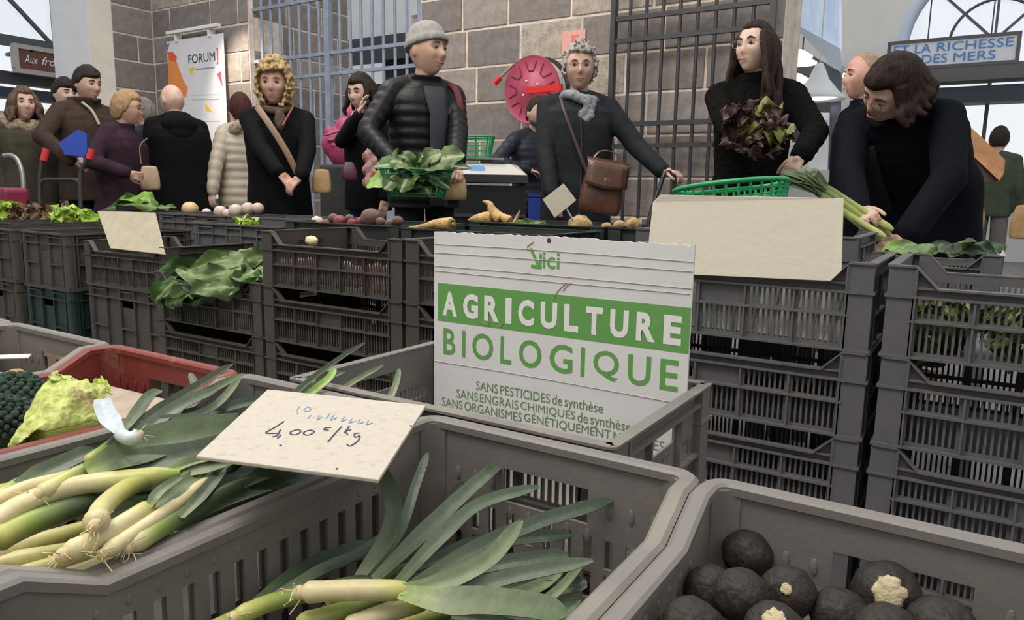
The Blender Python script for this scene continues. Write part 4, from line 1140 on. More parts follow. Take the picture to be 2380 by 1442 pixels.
# bits on the floor of the red crate (cardboard liner)
lin = thing('cardboard_liner', 'torn pale cardboard liner on the floor of the red crate', 'cardboard', (-1.245, .494, .47))
put('sheet', flatme(MB().box(-.17, .17, -.26, .26, -.003, .003), 'sheet'), mat('pale_cardboard', (.42, .34, .27), .9, var=.15), lin)
put('flap', flatme(MB().add([(-.17, .1, .003), (.17, .1, .003), (.15, .26, .03), (-.14, .25, .028), (-.17, .1, .006), (.17, .1, .006), (.15, .26, .033), (-.14, .25, .031)], [(0, 3, 2, 1), (4, 5, 6, 7), (0, 1, 5, 4), (1, 2, 6, 5), (2, 3, 7, 6), (3, 0, 4, 7)]), 'flap'), mat('pale_cardboard', (.42, .34, .27), .9, var=.15), lin)
# celeriac heap, far left front crate
M_cel = mat('celeriac_skin', (0.52, 0.36, 0.16), 0.85, col2=(0.26, 0.16, 0.07), scale=22, bump=1.0, bscale=45)
for i, (x, y, z, r) in enumerate(((-1.56, .52, .485, .06), (-1.55, .63, .475, .055), (-1.68, .57, .48, .06), (-1.58, .42, .44, .055), (-1.70, .68, .44, .055), (-1.63, .68, .47, .045), (-1.72, .42, .43, .06))):
    o = thing('celeriac', 'knobbly tan celeriac heaped in the front row crate at far left', 'celeriac', (x, y, z), 0, 'celeriac in the far left crate')
    put('root', lump(r, 40 + i, .22, (1, 1, .85), 2.6), M_cel, o)
# ------------------------------------------------------------------ cards and signs
M_board = mat('white_corrugated_board', (0.74, 0.73, 0.72), 0.6, var=0.05, scale=5, bump=0.06, bscale=30)
M_gprint = mat('sign_green_print', (0.135, 0.36, 0.09), 0.55, col2=(0.2, 0.42, 0.15), scale=30, lo=0.6, hi=0.8)
M_gtext = mat('sign_green_text', (0.14, 0.26, 0.10), 0.55)
M_crease = mat('board_crease', (0.5, 0.48, 0.45), 0.7)
YSG = 1.06
ab = thing('cardboard_sign', 'large white sign with green AGRICULTURE BIOLOGIQUE lettering standing in a crate', 'sign', (-0.598, YSG, 0.40))
def SX(x): return x + 0.598
def SZ(z): return z - 0.40
b = MB()
xs = [SX(-0.842) + i * 0.488 / 60 for i in range(61)]
rr = random.Random(5)
topz = [SZ(0.8105) + rr.uniform(-0.0012, 0.0012) - 0.0025 * abs(i / 30 - 1) for i in range(61)]
rows = [[(x, 0.0, 0.0) for x in xs], [(xs[i], 0.0, topz[i]) for i in range(61)]]
vs = [(x, y, 0) for y in (0, .004) for x in xs] + [(xs[i], y, topz[i]) for y in (0, .004) for i in range(61)]
fs_ = []
for i in range(60):
    fs_ += [(i, i + 1, 122 + i + 1, 122 + i), (61 + i, 183 + i, 183 + i + 1, 61 + i + 1), (122 + i, 122 + i + 1, 183 + i + 1, 183 + i), (i, 61 + i, 61 + i + 1, i + 1)]
fs_ += [(0, 122, 183, 61), (60, 121, 243, 182)]
b.add(vs, fs_)
put('board', flatme(b, 'board'), M_board, ab)
put('green_band', flatme(MB().box(SX(-.8335), SX(-.3545), -.0003, .001, SZ(.6445), SZ(.7150)), 'green_band'), M_gprint, ab)
def txt(s, x, z, w_, h_, m, bold=0.0, dy=-0.0005, space=1.0, parent=ab):
    return put('lettering', fit_text(s, w_, h_, bold, 0, space), m, parent, M=RXZ(SX(x), dy, SZ(z)))
# heavy capitals, letter by letter across the band
def spread(word, x0, x1, z0, h, m, bold, wf, dy):
    wid = [wf.get(ch, 1.0) for ch in word]; gap = 0.42
    tot = sum(wid) + gap * (len(word) - 1); u = (x1 - x0) / tot; x = x0
    for ch, wd in zip(word, wid):
        put('lettering', fit_text(ch, wd * u, h, bold), m, ab, M=RXZ(SX(x), dy, SZ(z0))); x += (wd + gap) * u
M_wprint = mat('sign_white_print', (0.84, 0.83, 0.8), 0.6)
spread('AGRICULTURE', -0.822, -0.367, 0.6555, 0.0455, M_wprint, 0.045, {'I': 0.40, 'L': 0.85, 'E': 0.9, 'T': .95, 'G': 1.05, 'A': 1.05}, -.0007)
spread('BIOLOGIQUE', -0.820, -0.3685, 0.583, 0.049, M_gprint, 0.014, {'I': 0.2, 'L': 0.62, 'E': 0.8, 'O': 1.25, 'G': 1.2, 'Q': 1.25, 'B': 0.75, 'U': 1.05}, -.0005)
def small(parts, x0, x1, z0, h):
    """mixed line: list of (text, height factor, descender factor)"""
    ws = []; gap = 0.22
    for s_, hf, df in parts:
        me = text_mesh(s_, 0.0); X = [v.co.x for v in me.vertices]; ws.append((max(X) - min(X)))
    tot = sum(ws) + gap * (len(ws) - 1); u = (x1 - x0) / tot; x = x0
    for (s_, hf, df), w_ in zip(parts, ws):
        put('lettering', fit_text(s_, w_ * u, h * hf, 0.0), M_gtext, ab, M=RXZ(SX(x), -.0005, SZ(z0 - h * df))); x += (w_ + gap) * u
small([('SANS', 1, 0), ('PESTICIDES', 1, 0), ('de', 1.05, 0), ('synthèse', 1.35, .3)], -0.745, -0.492, 0.5265, 0.0165)
small([('SANS', 1, 0), ('ENGRAIS', 1, 0), ('CHIMIQUES', 1, 0), ('de', 1.05, 0), ('synthèse', 1.35, .3)], -0.789, -0.442, 0.5045, 0.0165)
small([('SANS', 1, 0), ('ORGANISMES', 1, 0), ('GÉNÉTIQUEMENT', 1.3, 0), ('MODIFIÉS', 1.3, 0)], -0.823, -0.385, 0.4835, 0.0165)
txt('ici', -.612, .757, .032, .027, M_gprint, 0.01)
ar = MB(); P_ = lambda x, z: Vector((SX(x), -.0006, SZ(z)))
D_ = Vector((0, .0003, 0)); ar.bar(P_(-.636, .789), P_(-.619, .760), .005, .0004, (0, 1, 0)).bar(P_(-.616, .781) + D_, P_(-.6165, .758) + D_, .005, .0004, (0, 1, 0)).bar(P_(-.634, .7595) - D_, P_(-.614, .7585) - D_, .005, .0004, (0, 1, 0))
put('arrow_mark', ar, M_gprint, ab)
for z, x0, x1 in ((.786, -.842, -.354), (.770, -.842, -.354), (.746, -.842, -.354), (.737, -.842, -.356), (.567, -.842, -.354)):
    q = MB().tube(spline([P_(x0 + .001, z), P_(x0 * .6 + x1 * .4, z + rr.uniform(-.0015, .0015)), P_(x1 - .001, z + rr.uniform(-.002, .002))], 8), .0007, 4)
    put('crease', q, M_crease, ab)
KS = 1.0566
ab.location = CAMP + (Vector(ab.location) - CAMP) * KS; ab.scale = (KS, KS, KS)
# brown torn scuffs
M_scuff = mat('torn_brown_paper', (0.42, 0.3, 0.2), 0.9)
for pts in ([(-.566, .735), (-.575, .728), (-.584, .718), (-.59, .706)], [(-.556, .737), (-.565, .731), (-.572, .722)], [(-.63, .80), (-.642, .792), (-.64, .785)], [(-.735, .652), (-.722, .648), (-.718, .655)], [(-.70, .655), (-.694, .648), (-.688, .655)]):
    put('scuff', MB().tube(spline([P_(x, z) for x, z in pts], 5), .0008, 4), M_scuff, ab)
put('nail_hole', MB().ell(P_(-.601, .804), (.004, .001, .004), None, 10, 6), mat('hole_dark', (.06, .05, .05), .8), ab)

# handwritten price card on the leeks
M_card = mat('speckled_price_card', (0.50, 0.455, 0.385), 0.75, col2=(0.36, 0.28, 0.17), scale=75, bump=0.2, bscale=60, lo=0.53, hi=0.85)
M_ink = mat('blue_black_ink', (0.025, 0.03, 0.09), 0.6)
M_ink2 = mat('faded_blue_ink', (0.22, 0.34, 0.5), 0.7)
zc_ = .612
cA, cB, cC, cD = atz(622, 905, zc_ + .004), atz(990, 942, zc_ + .004), atz(880, 1115, zc_), atz(455, 1060, zc_)
o0 = (cA + cB + cC + cD) / 4
pc = thing('price_card', 'speckled cream price card reading 4,00 per kg, lying on the leeks', 'price card', o0)
nrm = (cC - cD).cross(cA - cD).normalized(); 
if nrm.z < 0: nrm = -nrm
def quad_slab(c4, o, th):
    vs = [c - o for c in c4] + [c - o - nrm * th for c in c4]
    return MB().add(vs, [(3, 2, 1, 0), (4, 5, 6, 7), (0, 1, 5, 4), (1, 2, 6, 5), (2, 3, 7, 6), (3, 0, 4, 7)])
bev(put('card', flatme(quad_slab([cA, cB, cC, cD], o0, .0042), 'card'), M_card, pc), .001, 2)
def onc(px, py):      # point on the card under a pixel
    d = ray(px, py); k = (cA - CAMP).dot(nrm) / d.dot(nrm); return CAMP + d * k - o0 + nrm * .0006
def stroke(name, pts, r, m, parent=pc, f=None):
    put(name, MB().tube(spline([(f or onc)(*p) for p in pts], 5), r, 5, flat=0.4), m, parent)
for pts in ([(660, 981), (640, 994), (618, 1007), (632, 1009), (650, 1008)], [(652, 1000), (644, 1013), (632, 1017)], [(653, 1012), (645, 1020)],
            [(690, 1000), (678, 1004), (674, 1009), (684, 1012), (696, 1008), (698, 1002), (690, 1000)], [(722, 1001), (710, 1004), (705, 1009), (714, 1013), (726, 1009), (730, 1004), (722, 1001)],
            [(770, 995), (757, 996), (753, 1000), (764, 1001)], [(794, 993), (778, 1010), (762, 1029)], [(812, 992), (800, 1008)], [(816, 1000), (804, 1004), (808, 1012)],
            [(836, 1008), (824, 1010), (826, 1018), (836, 1014), (832, 1026), (814, 1038), (806, 1034)]):
    stroke('ink_stroke', pts, .0009, M_ink)
for pts in ([(697, 945), (690, 955), (692, 964)], [(712, 948), (706, 955), (716, 957), (722, 950), (712, 946)], [(722, 966), (716, 974)], [(742, 966), (738, 976), (748, 970)], [(766, 962), (758, 974)], [(776, 966), (768, 978), (784, 972)],
            [(800, 970), (794, 980), (806, 976)], [(818, 974), (812, 984), (826, 980)], [(836, 976), (832, 986), (846, 982)], [(856, 978), (852, 988), (866, 984)]):
    stroke('ink_stroke', pts, .0008, M_ink2)
for px, py in ((652, 1037), (783, 1091), (955, 991)):
    put('speck', MB().ell(onc(px, py), (.0016, .0014, .0006), None, 8, 6), mat('hole_dark', (.06, .05, .05), .8), pc)

# blank cards
M_card2 = mat('blank_buff_card', (0.47, 0.42, 0.31), 0.8, var=0.08, scale=20, bump=0.1, bscale=60)
M_card3 = mat('blank_cream_card', (0.56, 0.51, 0.41), 0.8, col2=(0.50, 0.40, 0.27), scale=24, bump=0.1, bscale=60, lo=0.62, hi=0.85)
def card_on(label, pts3, m, th=.004, name='blank_card'):
    pts3 = [Vector(p) for p in pts3]; o = sum(pts3, Vector()) / len(pts3); t = thing(name, label, 'card', o)
    n = (pts3[1] - pts3[0]).cross(pts3[-1] - pts3[0]).normalized()
    if n.dot(CAMP - o) < 0: n = -n
    k = len(pts3)
    q = MB().add([p - o for p in pts3] + [p - o - n * th for p in pts3], [tuple(range(k)), tuple(range(2 * k - 1, k - 1, -1))] + [(i, i + k, (i + 1) % k + k, (i + 1) % k) for i in range(k)])
    bev(put('card', flatme(q, 'card'), m, t), .001, 2)
    return t
YC1 = YSR - 0.012 + 0.07
card_on('blank buff card leaning on the crate at left below loose chard leaves', [atY(226, 491, YC1 + .09), atY(360, 494, YC1 + .09), atY(384, 592, YC1), atY(256, 577, YC1)], M_card2)
YC2 = YSR - 0.008
tcard = card_on('large blank cream card propped on the stack right of the sign', [atY(1534, 453, YC2 + .05), atY(1961, 461, YC2 + .05), atY(1956, 630, YC2 + .004), atY(1930, 654, YC2), atY(1500, 634, YC2), atY(1517, 470, YC2 + .05)], M_card3)
dc = card_on('small square cream card turned like a diamond on a thin stick', [atY(1309, 427, 2.5), atY(1339, 466, 2.5), atY(1289, 507, 2.5), atY(1261, 464, 2.5)], M_card3, name='price_tag')
oo = Vector(dc.location)
put('stick', MB().tube([atY(1312, 478, 2.51) - oo, atY(1325, 500, 2.51) - oo, atY(1345, 535, 2.515) - oo], .004, 6), mat('grey_wire', (.4, .4, .4), .4, metal=.7), dc)
card_on('white card edge lying over the celeriac at far left', [atz(-40, 826, .50), atz(74, 822, .515), atz(66, 831, .51), atz(-40, 834, .50)], mat('white_card', (.7, .7, .68), .7), .003)
# FORUM banner on the wall
YBn = YW - 0.07
bnT = [atY(387, 94, YBn), atY(519, 80, YBn)]; bw = bnT[1].x - bnT[0].x; bz1 = (bnT[0].z + bnT[1].z) / 2; bz0 = 0.75
bn = thing('wall_banner', 'tall white FORUM banner with orange shape hanging on the stone wall', 'banner', (bnT[0].x, YBn, bz1))
bhh = bz1 - bz0
q = MB(); n = 20
for i in range(n + 1):
    pass
q.box(0, bw, 0, .004, -bhh, 0)
put('sheet', flatme(q, 'sheet'), mat('banner_white', (.78, .78, .82), .5, var=.04, scale=3), bn)
def bp(px, py): p = atY(px, py, YBn - .004); return (p.x - bnT[0].x, p.z - bz1)
def flat_shape(name, pxs, m, d=-.002):
    pts = [bp(*p) for p in pxs]; k = len(pts)
    put(name, flatme(MB().add([(x, d, z) for x, z in pts] + [(x, d + .003, z) for x, z in pts], [tuple(range(k)), tuple(range(2 * k - 1, k - 1, -1))] + [(i, i + k, (i + 1) % k + k, (i + 1) % k) for i in range(k)]), name), m, bn)
M_or = mat('banner_orange', (.85, .35, .07), .5, col2=(.85, .22, .08), scale=4)
flat_shape('orange_shape', [(390, 120), (405, 130), (416, 160), (425, 185), (436, 205), (432, 225), (410, 230), (390, 215)], M_or)
flat_shape('red_shape', [(388, 122), (400, 120), (411, 132), (408, 145), (395, 140)], mat('banner_red', (.8, .12, .06), .5), -.004)
flat_shape('blue_shape', [(388, 102), (394, 100), (389, 118), (387, 118)], mat('banner_blue', (.15, .2, .6), .5))
flat_shape('pink_triangle', [(504, 172), (513, 166), (517, 203)], mat('banner_pink', (.8, .1, .15), .5))
flat_shape('yellow_star', [(476, 240), (484, 247), (495, 262), (484, 257), (478, 258)], mat('banner_yellow', (.85, .6, .05), .5))
flat_shape('yellow_star', [(438, 160), (452, 156), (447, 172), (440, 168)], mat('banner_yellow', (.85, .6, .05), .5))
x0, z0 = bp(438, 149); x1, z1 = bp(499, 124)
put('lettering', fit_text('FORUM', x1 - x0, (bp(470, 127)[1] - bp(470, 148)[1]), 0), mat('banner_text', (.05, .05, .07), .5), bn, M=RXZ(x0, -.004, (z0 + z1) / 2 - .04))
flat_shape('red_bracket', [(502, 112), (506, 111), (507, 149), (503, 150), (503, 146), (505, 146), (504, 116), (502, 116)], mat('banner_pink', (.8, .1, .15), .5))
flat_shape('small_print', [(454, 160), (498, 155), (498, 158), (454, 163)], mat('banner_grey', (.3, .3, .35), .5))
for yy in (218, 229, 280):
    flat_shape('small_print', [(444, yy + 2), (510, yy), (510, yy + 2), (444, yy + 4)], mat('banner_grey2', (.55, .58, .68), .5))
r0, r1 = bp(395, 76), bp(513, 63)
put('hanging_rail', flatme(MB().box(r0[0], r1[0], -.06, .0, (r0[1] + r1[1]) / 2 - .015, (r0[1] + r1[1]) / 2 + .02), 'hanging_rail'), mat('sign_white', (.85, .85, .85), .5), bn)
for px in (410, 488):
    a = bp(px, 70); put('bracket', flatme(MB().box(a[0] - .02, a[0] + .02, -.03, .05, -.02, (r0[1] + r1[1]) / 2), 'bracket'), mat('sign_white', (.85, .85, .85), .5), bn)
# little fire notice on the pale stones
fn = atY(1333, 96, YW - .02)
fo = thing('fire_notice', 'small pale red fire notice on the stone wall above the hose reel', 'sign', fn)
put('plate', flatme(MB().box(-.11, .11, 0, .015, -.1, .09), 'plate'), mat('notice_pink', (.75, .38, .33), .6), fo)
put('symbol', flatme(MB().box(-.02, .05, -.004, 0, -.06, .05), 'symbol'), mat('notice_red', (.7, .2, .16), .6), fo)
# ------------------------------------------------------------------ people
def smooth01(x): x = max(0.0, min(1.0, x)); return x * x * (3 - 2 * x)
def gs(v, c, s):
    return math.exp(-sum(((a - b) / k) ** 2 for a, b, k in zip(v, c, s)))
HX, HY, HZ = 0.076, 0.097, 0.118
def head_mb(mb, M, k=1.0, nose=1.0, jaw=1.0, nu=60, nv=48):
    vs = []; fs = []
    def shape(d):
        x, y, z = d[0] * HX, d[1] * HY, d[2] * HZ
        lo = max(0, -z / HZ)
        x *= 1 - 0.30 / jaw * lo ** 1.4
        if y > 0: y *= 1 - 0.42 * lo ** 1.2
        if y < -0.07: y = -0.07 + (y + 0.07) * 0.62
        if y < 0: y *= 1 - 0.05 * lo
        v = (x, y, z)
        y -= 0.014 * gs(v, (0, -0.075, -0.100), (.024, .05, .020))
        y -= nose * 0.020 * gs(v, (0, -0.085, -0.024), (.013, .05, .018))
        y -= nose * 0.010 * gs(v, (0, -0.085, 0.002), (.009, .05, .022))
        y += 0.011 * gs(v, (0.031, -0.08, 0.011), (.016, .04, .010)) + 0.011 * gs(v, (-0.031, -0.08, 0.011), (.016, .04, .010))
        y -= 0.005 * gs(v, (0.030, -0.08, 0.030), (.020, .04, .007)) + 0.005 * gs(v, (-0.030, -0.08, 0.030), (.020, .04, .007))
        y -= 0.006 * gs(v, (0.043, -0.07, -0.022), (.018, .04, .018)) + 0.006 * gs(v, (-0.043, -0.07, -0.022), (.018, .04, .018))
        y -= 0.0065 * gs(v, (0, -0.08, -0.053), (.020, .05, .007)) + 0.006 * gs(v, (0, -0.08, -0.068), (.017, .05, .006))
        y += 0.004 * gs(v, (0, -0.08, -0.0605), (.022, .05, .003))
        return (x * k, y * k, z * k)
    for j in range(nv + 1):
        t = pi * j / nv
        for i in range(nu):
            a = 2 * pi * i / nu
            vs.append(shape((sin(t) * cos(a), sin(t) * sin(a), cos(t))))
    for j in range(nv):
        for i in range(nu):
            q = (i + 1) % nu
            fs.append((j * nu + i, (j + 1) * nu + i, (j + 1) * nu + q, j * nu + q))
    mb.add(vs, fs, M)
    for s_ in (-1, 1):
        mb.ell((s_ * 0.073 * k, 0.012 * k, -0.004 * k), (0.012 * k, 0.018 * k, 0.030 * k), M, 10, 8)
def hair_mb(mb, M, vol=0.10, front=0.55, side=-0.15, back=-0.75, amp=0.04, freq=7.0, seed=0, k=1.0, part=0.0, nu=64, nv=48, stretch=1.0, off=(0, 0, 0)):
    vs = []; fs = []
    for j in range(nv + 1):
        t = pi * j / nv
        for i in range(nu):
            a = 2 * pi * i / nu
            d = Vector((sin(t) * cos(a), sin(t) * sin(a), cos(t)))
            fr = -d.y
            thr = side + (front - side) * smooth01((fr - .05) / .45) if fr > .05 else side + (back - side) * smooth01((.05 - fr) / .5)
            thr += part * d.x * max(0, fr)
            c = smooth01((d.z - thr + .08) / .16)
            nz = noise.noise(Vector((d.x * freq, d.y * freq, d.z * freq * stretch)) + Vector((seed * 5.1, 0, 0)))
            r = 0.84 + (1 + vol + amp * nz - 0.84) * c
            lo = max(0, -d.z); kx = 1 - .12 * lo
            vs.append((d.x * HX * kx * r * k + off[0], d.y * HY * r * k + off[1], d.z * HZ * r * k + off[2]))
    for j in range(nv):
        for i in range(nu):
            q = (i + 1) % nu
            fs.append((j * nu + i, (j + 1) * nu + i, (j + 1) * nu + q, j * nu + q))
    mb.add(vs, fs, M)
def ring_ell(cx, cy, z, rx, ry, n=28, e=2.4):
    out = []
    for i in range(n):
        a = 2 * pi * i / n; ca, sa = cos(a), sin(a)
        out.append(Vector((cx + rx * math.copysign(abs(ca) ** (2 / e), ca), cy + ry * math.copysign(abs(sa) ** (2 / e), sa), z)))
    return out
def remesh(o, vox, smooth_it=2):
    r = o.modifiers.new('remesh', 'REMESH'); r.mode = 'VOXEL'; r.voxel_size = vox; r.use_smooth_shade = True
    if smooth_it:
        s_ = o.modifiers.new('smooth', 'SMOOTH'); s_.factor = 0.5; s_.iterations = smooth_it
    return o
def ik(S, T, a, b, hint):
    d = T - S; L = min(d.length, (a + b) * 0.995); d.normalize()
    x = (a * a - b * b + L * L) / (2 * L); h = sqrt(max(a * a - x * x, 0))
    p = hint - d * hint.dot(d)
    if p.length < 1e-5: p = d.orthogonal()
    p.normalize()
    return S + d * x + p * h, S + d * L
def hand_mb(mb, W, fd, pn, k=1.0, curl=0.5, thumb=1, spread=0.06):
    """W wrist, fd finger direction, pn palm normal (the side fingers curl towards), thumb=+1/-1 side"""
    fd = fd.normalized(); pn = (pn - fd * pn.dot(fd)).normalized(); sd = fd.cross(pn) * thumb
    mb.cone(W - fd * .01 * k, .023 * k, W + fd * .03 * k, .026 * k, 10)
    for s_ in (-.028, -.009, .011, .029):
        mb.cone(W + fd * .02 * k + sd * s_ * .5 * k, .014 * k, W + fd * .082 * k + sd * s_ * k, .0115 * k, 8)
    for s_, ln in ((.031, .070), (.0105, .080), (-.0105, .074), (-.031, .058)):
        p = W + fd * .082 * k + sd * s_ * k; d = (fd + sd * (s_ * 2 * spread / .06 * .06 / .03 * .5)).normalized(); r = .0092 * k
        for seg, fr in enumerate((.45, .32, .23)):
            ang = curl * (0.7, 1.0, 0.8)[seg]
            d = (d * cos(ang) + pn * sin(ang)).normalized() if seg == 0 else (d * cos(ang) + (pn * d.dot(fd) - fd * d.dot(pn)).normalized() * sin(ang)).normalized()
            q = p + d * ln * fr * k; mb.cone(p, r, q, r * .9, 8); p = q; r *= .9
    p = W + fd * .022 * k + sd * .026 * k; d = (fd * .75 + sd * .6 + pn * .35).normalized(); r = .0115 * k
    for fr in (.035, .030, .026):
        q = p + d * fr * k; mb.cone(p, r, q, r * .9, 8); p = q; r *= .9; d = (d * .9 + fd * .25 + pn * .25 * curl - sd * .15).normalized()
SKIN = {}
def skin_mat(name, c): return mat('skin_' + name, c, 0.5, var=0.12, scale=26, sss=0.12, bump=0.05, bscale=200)
M_eye = mat('eye_white', (0.55, 0.5, 0.47), 0.25)
M_iris = mat('eye_dark', (0.03, 0.022, 0.018), 0.2)
M_lip = mat('lips', (0.36, 0.13, 0.11), 0.5)
class Fig: pass
def person(label, px, py, t, yaw, hyaw=None, hpitch=0, hroll=0, lean=0, side=0, build=1.0, sh=1.0, skin=(0.56, 0.36, 0.27), hair=None, hair_m=None,
           coat=None, leg_m=None, hl=None, hr=None, vox=0.0065, brow=(0.05, 0.035, 0.025), glasses=None, pos=None, h=None, k=1.0, nose=1.0, jaw=1.0,
           shoes=True, shirt=None, name='person', eyes=True, stoop=0.0, armk=1.0):
    P = att(px, py, t)
    H_ = h or P.z
    if pos is None: pos = Vector((P.x, P.y, 0))
    else: pos = Vector(pos)
    fc_ = (CAMP - pos); base = atan2(fc_.y, fc_.x) + pi / 2          # local -Y towards the camera
    rz = base + radians(yaw)
    R0 = thing(name, label, 'person', pos, rz)
    W = Matrix.Translation(pos) @ Matrix.Rotation(rz, 4, 'Z'); Wi = W.inverted()
    s = H_ / 1.695; f = Fig(); f.o = R0; f.W = W; f.Wi = Wi; f.s = s
    hip = Vector((0, 0, 0.90 * s))
    Mt = Matrix.Translation(hip) @ Matrix.Rotation(radians(lean), 4, 'X') @ Matrix.Rotation(radians(side), 4, 'Y')
    f.Mt = Mt
    if hyaw is None: hyaw = yaw
    Mh = Mt @ Matrix.Translation((0, -0.012 * s - stoop, 0.545 * s)) @ Matrix.Rotation(radians(-lean * .35), 4, 'X') @ Matrix.Rotation(radians(hyaw - yaw), 4, 'Z') @ Matrix.Rotation(radians(hpitch), 4, 'X') @ Matrix.Rotation(radians(hroll), 4, 'Y') @ Matrix.Translation((0, -0.018, 0.125 * s))
    hk = (s * .55 + .45) * k * 1.07
    f.Mh = Mh; f.hk = hk
    SW = 0.172 * s * sh
    SL = Mt @ Vector((SW, 0.005, 0.475 * s)); SR = Mt @ Vector((-SW, 0.005, 0.475 * s))
    f.SL, f.SR = SL, SR
    la, lb = 0.285 * s * armk, 0.255 * s * armk
    def arm(S, spec, sg):
        if spec is None:
            T = S + Vector((sg * .06, -.05, -(la + lb) * .97)); hint = Vector((sg * .4, 1, 0)); fd = Vector((0, -.15, -1)); pn = Vector((-sg, 0, 0)); cu = .35
        else:
            T = Wi @ Vector(spec['at']); hint = Vector(spec.get('hint', (sg * .7, .5, -.6)))
            fd = None; pn = Vector(spec.get('palm', (0, 0, -1))); cu = spec.get('curl', .5)
            fd = Vector(spec['dir']) if 'dir' in spec else None
        E, T = ik(S, T, la, lb, hint)
        if fd is None: fd = (T - E).normalized()
        return E, T, fd, pn, cu
    EL, TL, fdl, pnl, cul = arm(SL, hl, 1); ER, TR, fdr, pnr, cur = arm(SR, hr, -1)
    f.TL, f.TR, f.EL, f.ER = TL, TR, EL, ER
    # body: one continuous surface
    b = MB(); head_mb(b, Mh, hk, nose, jaw)
    nk = Mt @ Vector((0, 0.008, 0.50 * s)); b.cone(nk, .055 * s, Mh @ Vector((0, 0.014, -0.085)), .049 * s, 14)
    b.cone(Mt @ Vector((0, 0, .02 * s)), .085 * s, Mt @ Vector((0, 0, .40 * s)), .085 * s, 14)
    b.cone(Mt @ Vector((-.11 * s * sh, 0, .45 * s)), .05 * s, Mt @ Vector((.11 * s * sh, 0, .45 * s)), .05 * s, 12)
    for S, E, T, fd, pn, cu, sg in ((SL, EL, TL, fdl, pnl, cul, 1), (SR, ER, TR, fdr, pnr, cur, -1)):
        b.cone(S, .032 * s, E, .028 * s, 10); b.cone(E, .028 * s, T, .024 * s, 10)
        hand_mb(b, T, fd, pn, .95 * s, cu, thumb=-sg if (pn.z < -.5) else sg)
    for sg in (-1, 1):
        hp = Vector((sg * .085 * s, 0, .88 * s)); kn = Vector((sg * .09 * s, -.012, .48 * s)); an = Vector((sg * .09 * s, .02, .09 * s))
        b.cone(hp, .05 * s, kn, .04 * s, 10); b.cone(kn, .04 * s, an, .032 * s, 10); b.cone(an, .035 * s, an + Vector((0, -.12, -.05)), .03 * s, 8)
    bo = put('body', b, skin_mat('%.2f_%.2f' % (skin[0], skin[1]), skin), R0); remesh(bo, vox, 1)
    # face
    if eyes:
        for sg in (-1, 1):
            q = MB().ell((0, 0, 0), (.0115 * hk, .0085 * hk, .0062 * hk), None, 14, 10)
            e = put('eye', q, M_eye, R0, M=Mh @ Matrix.Translation((sg * .031 * hk, -.0745 * hk, .010 * hk)))
            put('iris', MB().ell((0, -.0062 * hk, 0), (.0056 * hk, .0036 * hk, .0060 * hk), None, 12, 8), M_iris, e)
            q = MB().tube(spline([Vector((sg * .014, -.0865, .030)) * hk, Vector((sg * .030, -.087, .036)) * hk, Vector((sg * .047, -.076, .030)) * hk], 6), [.002 * hk + .0022 * hk * sin(pi * min(1, j / 12 + .15)) for j in range(13)], 6)
            put('eyebrow', q, mat('brow_%.2f_%.2f' % (brow[0], brow[1]), brow, .8), R0, M=Mh)
            q = MB().tube(spline([Vector((sg * .0185, -.0815, .010)) * hk, Vector((sg * .031, -.0850, .0175)) * hk, Vector((sg * .0440, -.0755, .0095)) * hk], 5), .0022 * hk, 6)
            put('eyelid', q, mat('lid_%.2f' % skin[0], tuple(c * .62 for c in skin), .6), R0, M=Mh)
        q = MB().tube(spline([Vector((-.023, -.0815, -.060)) * hk, Vector((-.008, -.0925, -.0575)) * hk, Vector((.008, -.0925, -.0575)) * hk, Vector((.023, -.0815, -.060)) * hk], 5), [.0014, .0022, .003, .0036, .004, .0042, .0042, .004, .0042, .0042, .004, .0036, .003, .0026, .0022, .0014], 8, flat=.9)
        put('mouth', q, M_lip, R0, M=Mh)
    if glasses:
        q = MB(); g = glasses; rim = g.get('r', .0011)
        for sg in (-1, 1):
            q.tube([Vector((sg * .033 + .021 * cos(2 * pi * i / 20), -.098, .008 + .017 * sin(2 * pi * i / 20))) * hk for i in range(21)], rim, 5, cap=False)
            q.tube([Vector((sg * .054, -.097, .012)) * hk, Vector((sg * .078, -.06, .013)) * hk, Vector((sg * .080, .01, .010)) * hk], rim, 5)
        q.tube([Vector((-.012, -.098, .012)) * hk, Vector((0, -.102, .015)) * hk, Vector((.012, -.098, .012)) * hk], rim, 5)
        put('glasses', q, mat(g['m'], g['c'], .3, metal=.4), R0, M=Mh)
    if hair:
        q = MB(); hair(q, f); ho = put('hair', q, hair_m, R0); remesh(ho, .006 if vox < .006 else .008, 1)
    # clothes
    if coat:
        c = coat; th = c.get('thick', 1.0) * build; hem = c.get('hem', -.12); fl_ = c.get('flare', 1.0); pf = c.get('puff', 0)
        q = MB(); Q = [(hem - .001, .180 * fl_, .130 * fl_), (-.02, .178, .130), (.12, .168, .124), (.26, .176, .128), (.36, .186, .124), (.43, .180, .108), (.475, .135, .085), (.51, .085, .072), (.53 + c.get('collar', .0), .074 + c.get('cw', 0), .072 + c.get('cw', 0))]
        zz = []
        z = hem
        while z < Q[-1][0]: zz.append(z); z += .012
        rings = []
        for z in zz:
            for (z0, x0, y0), (z1, x1, y1) in zip(Q, Q[1:]):
                if z0 <= z <= z1: u = smooth01((z - z0) / (z1 - z0)); rx = x0 + (x1 - x0) * u; ry = y0 + (y1 - y0) * u; break
            if pf and z < .46:
                bb = abs(sin(pi * z / pf)); rx += .008 * bb - .004; ry += .008 * bb - .004
            R_ = ring_ell(0, 0, z * s, rx * s * th * (sh * .6 + .4), ry * s * th)
            if z < 0 and lean > 5: rings.append([hip + Vector((p.x, p.y, p.z)) + Vector((0, 0, 0)) for p in R_])
            else: rings.append([Mt @ p for p in R_])
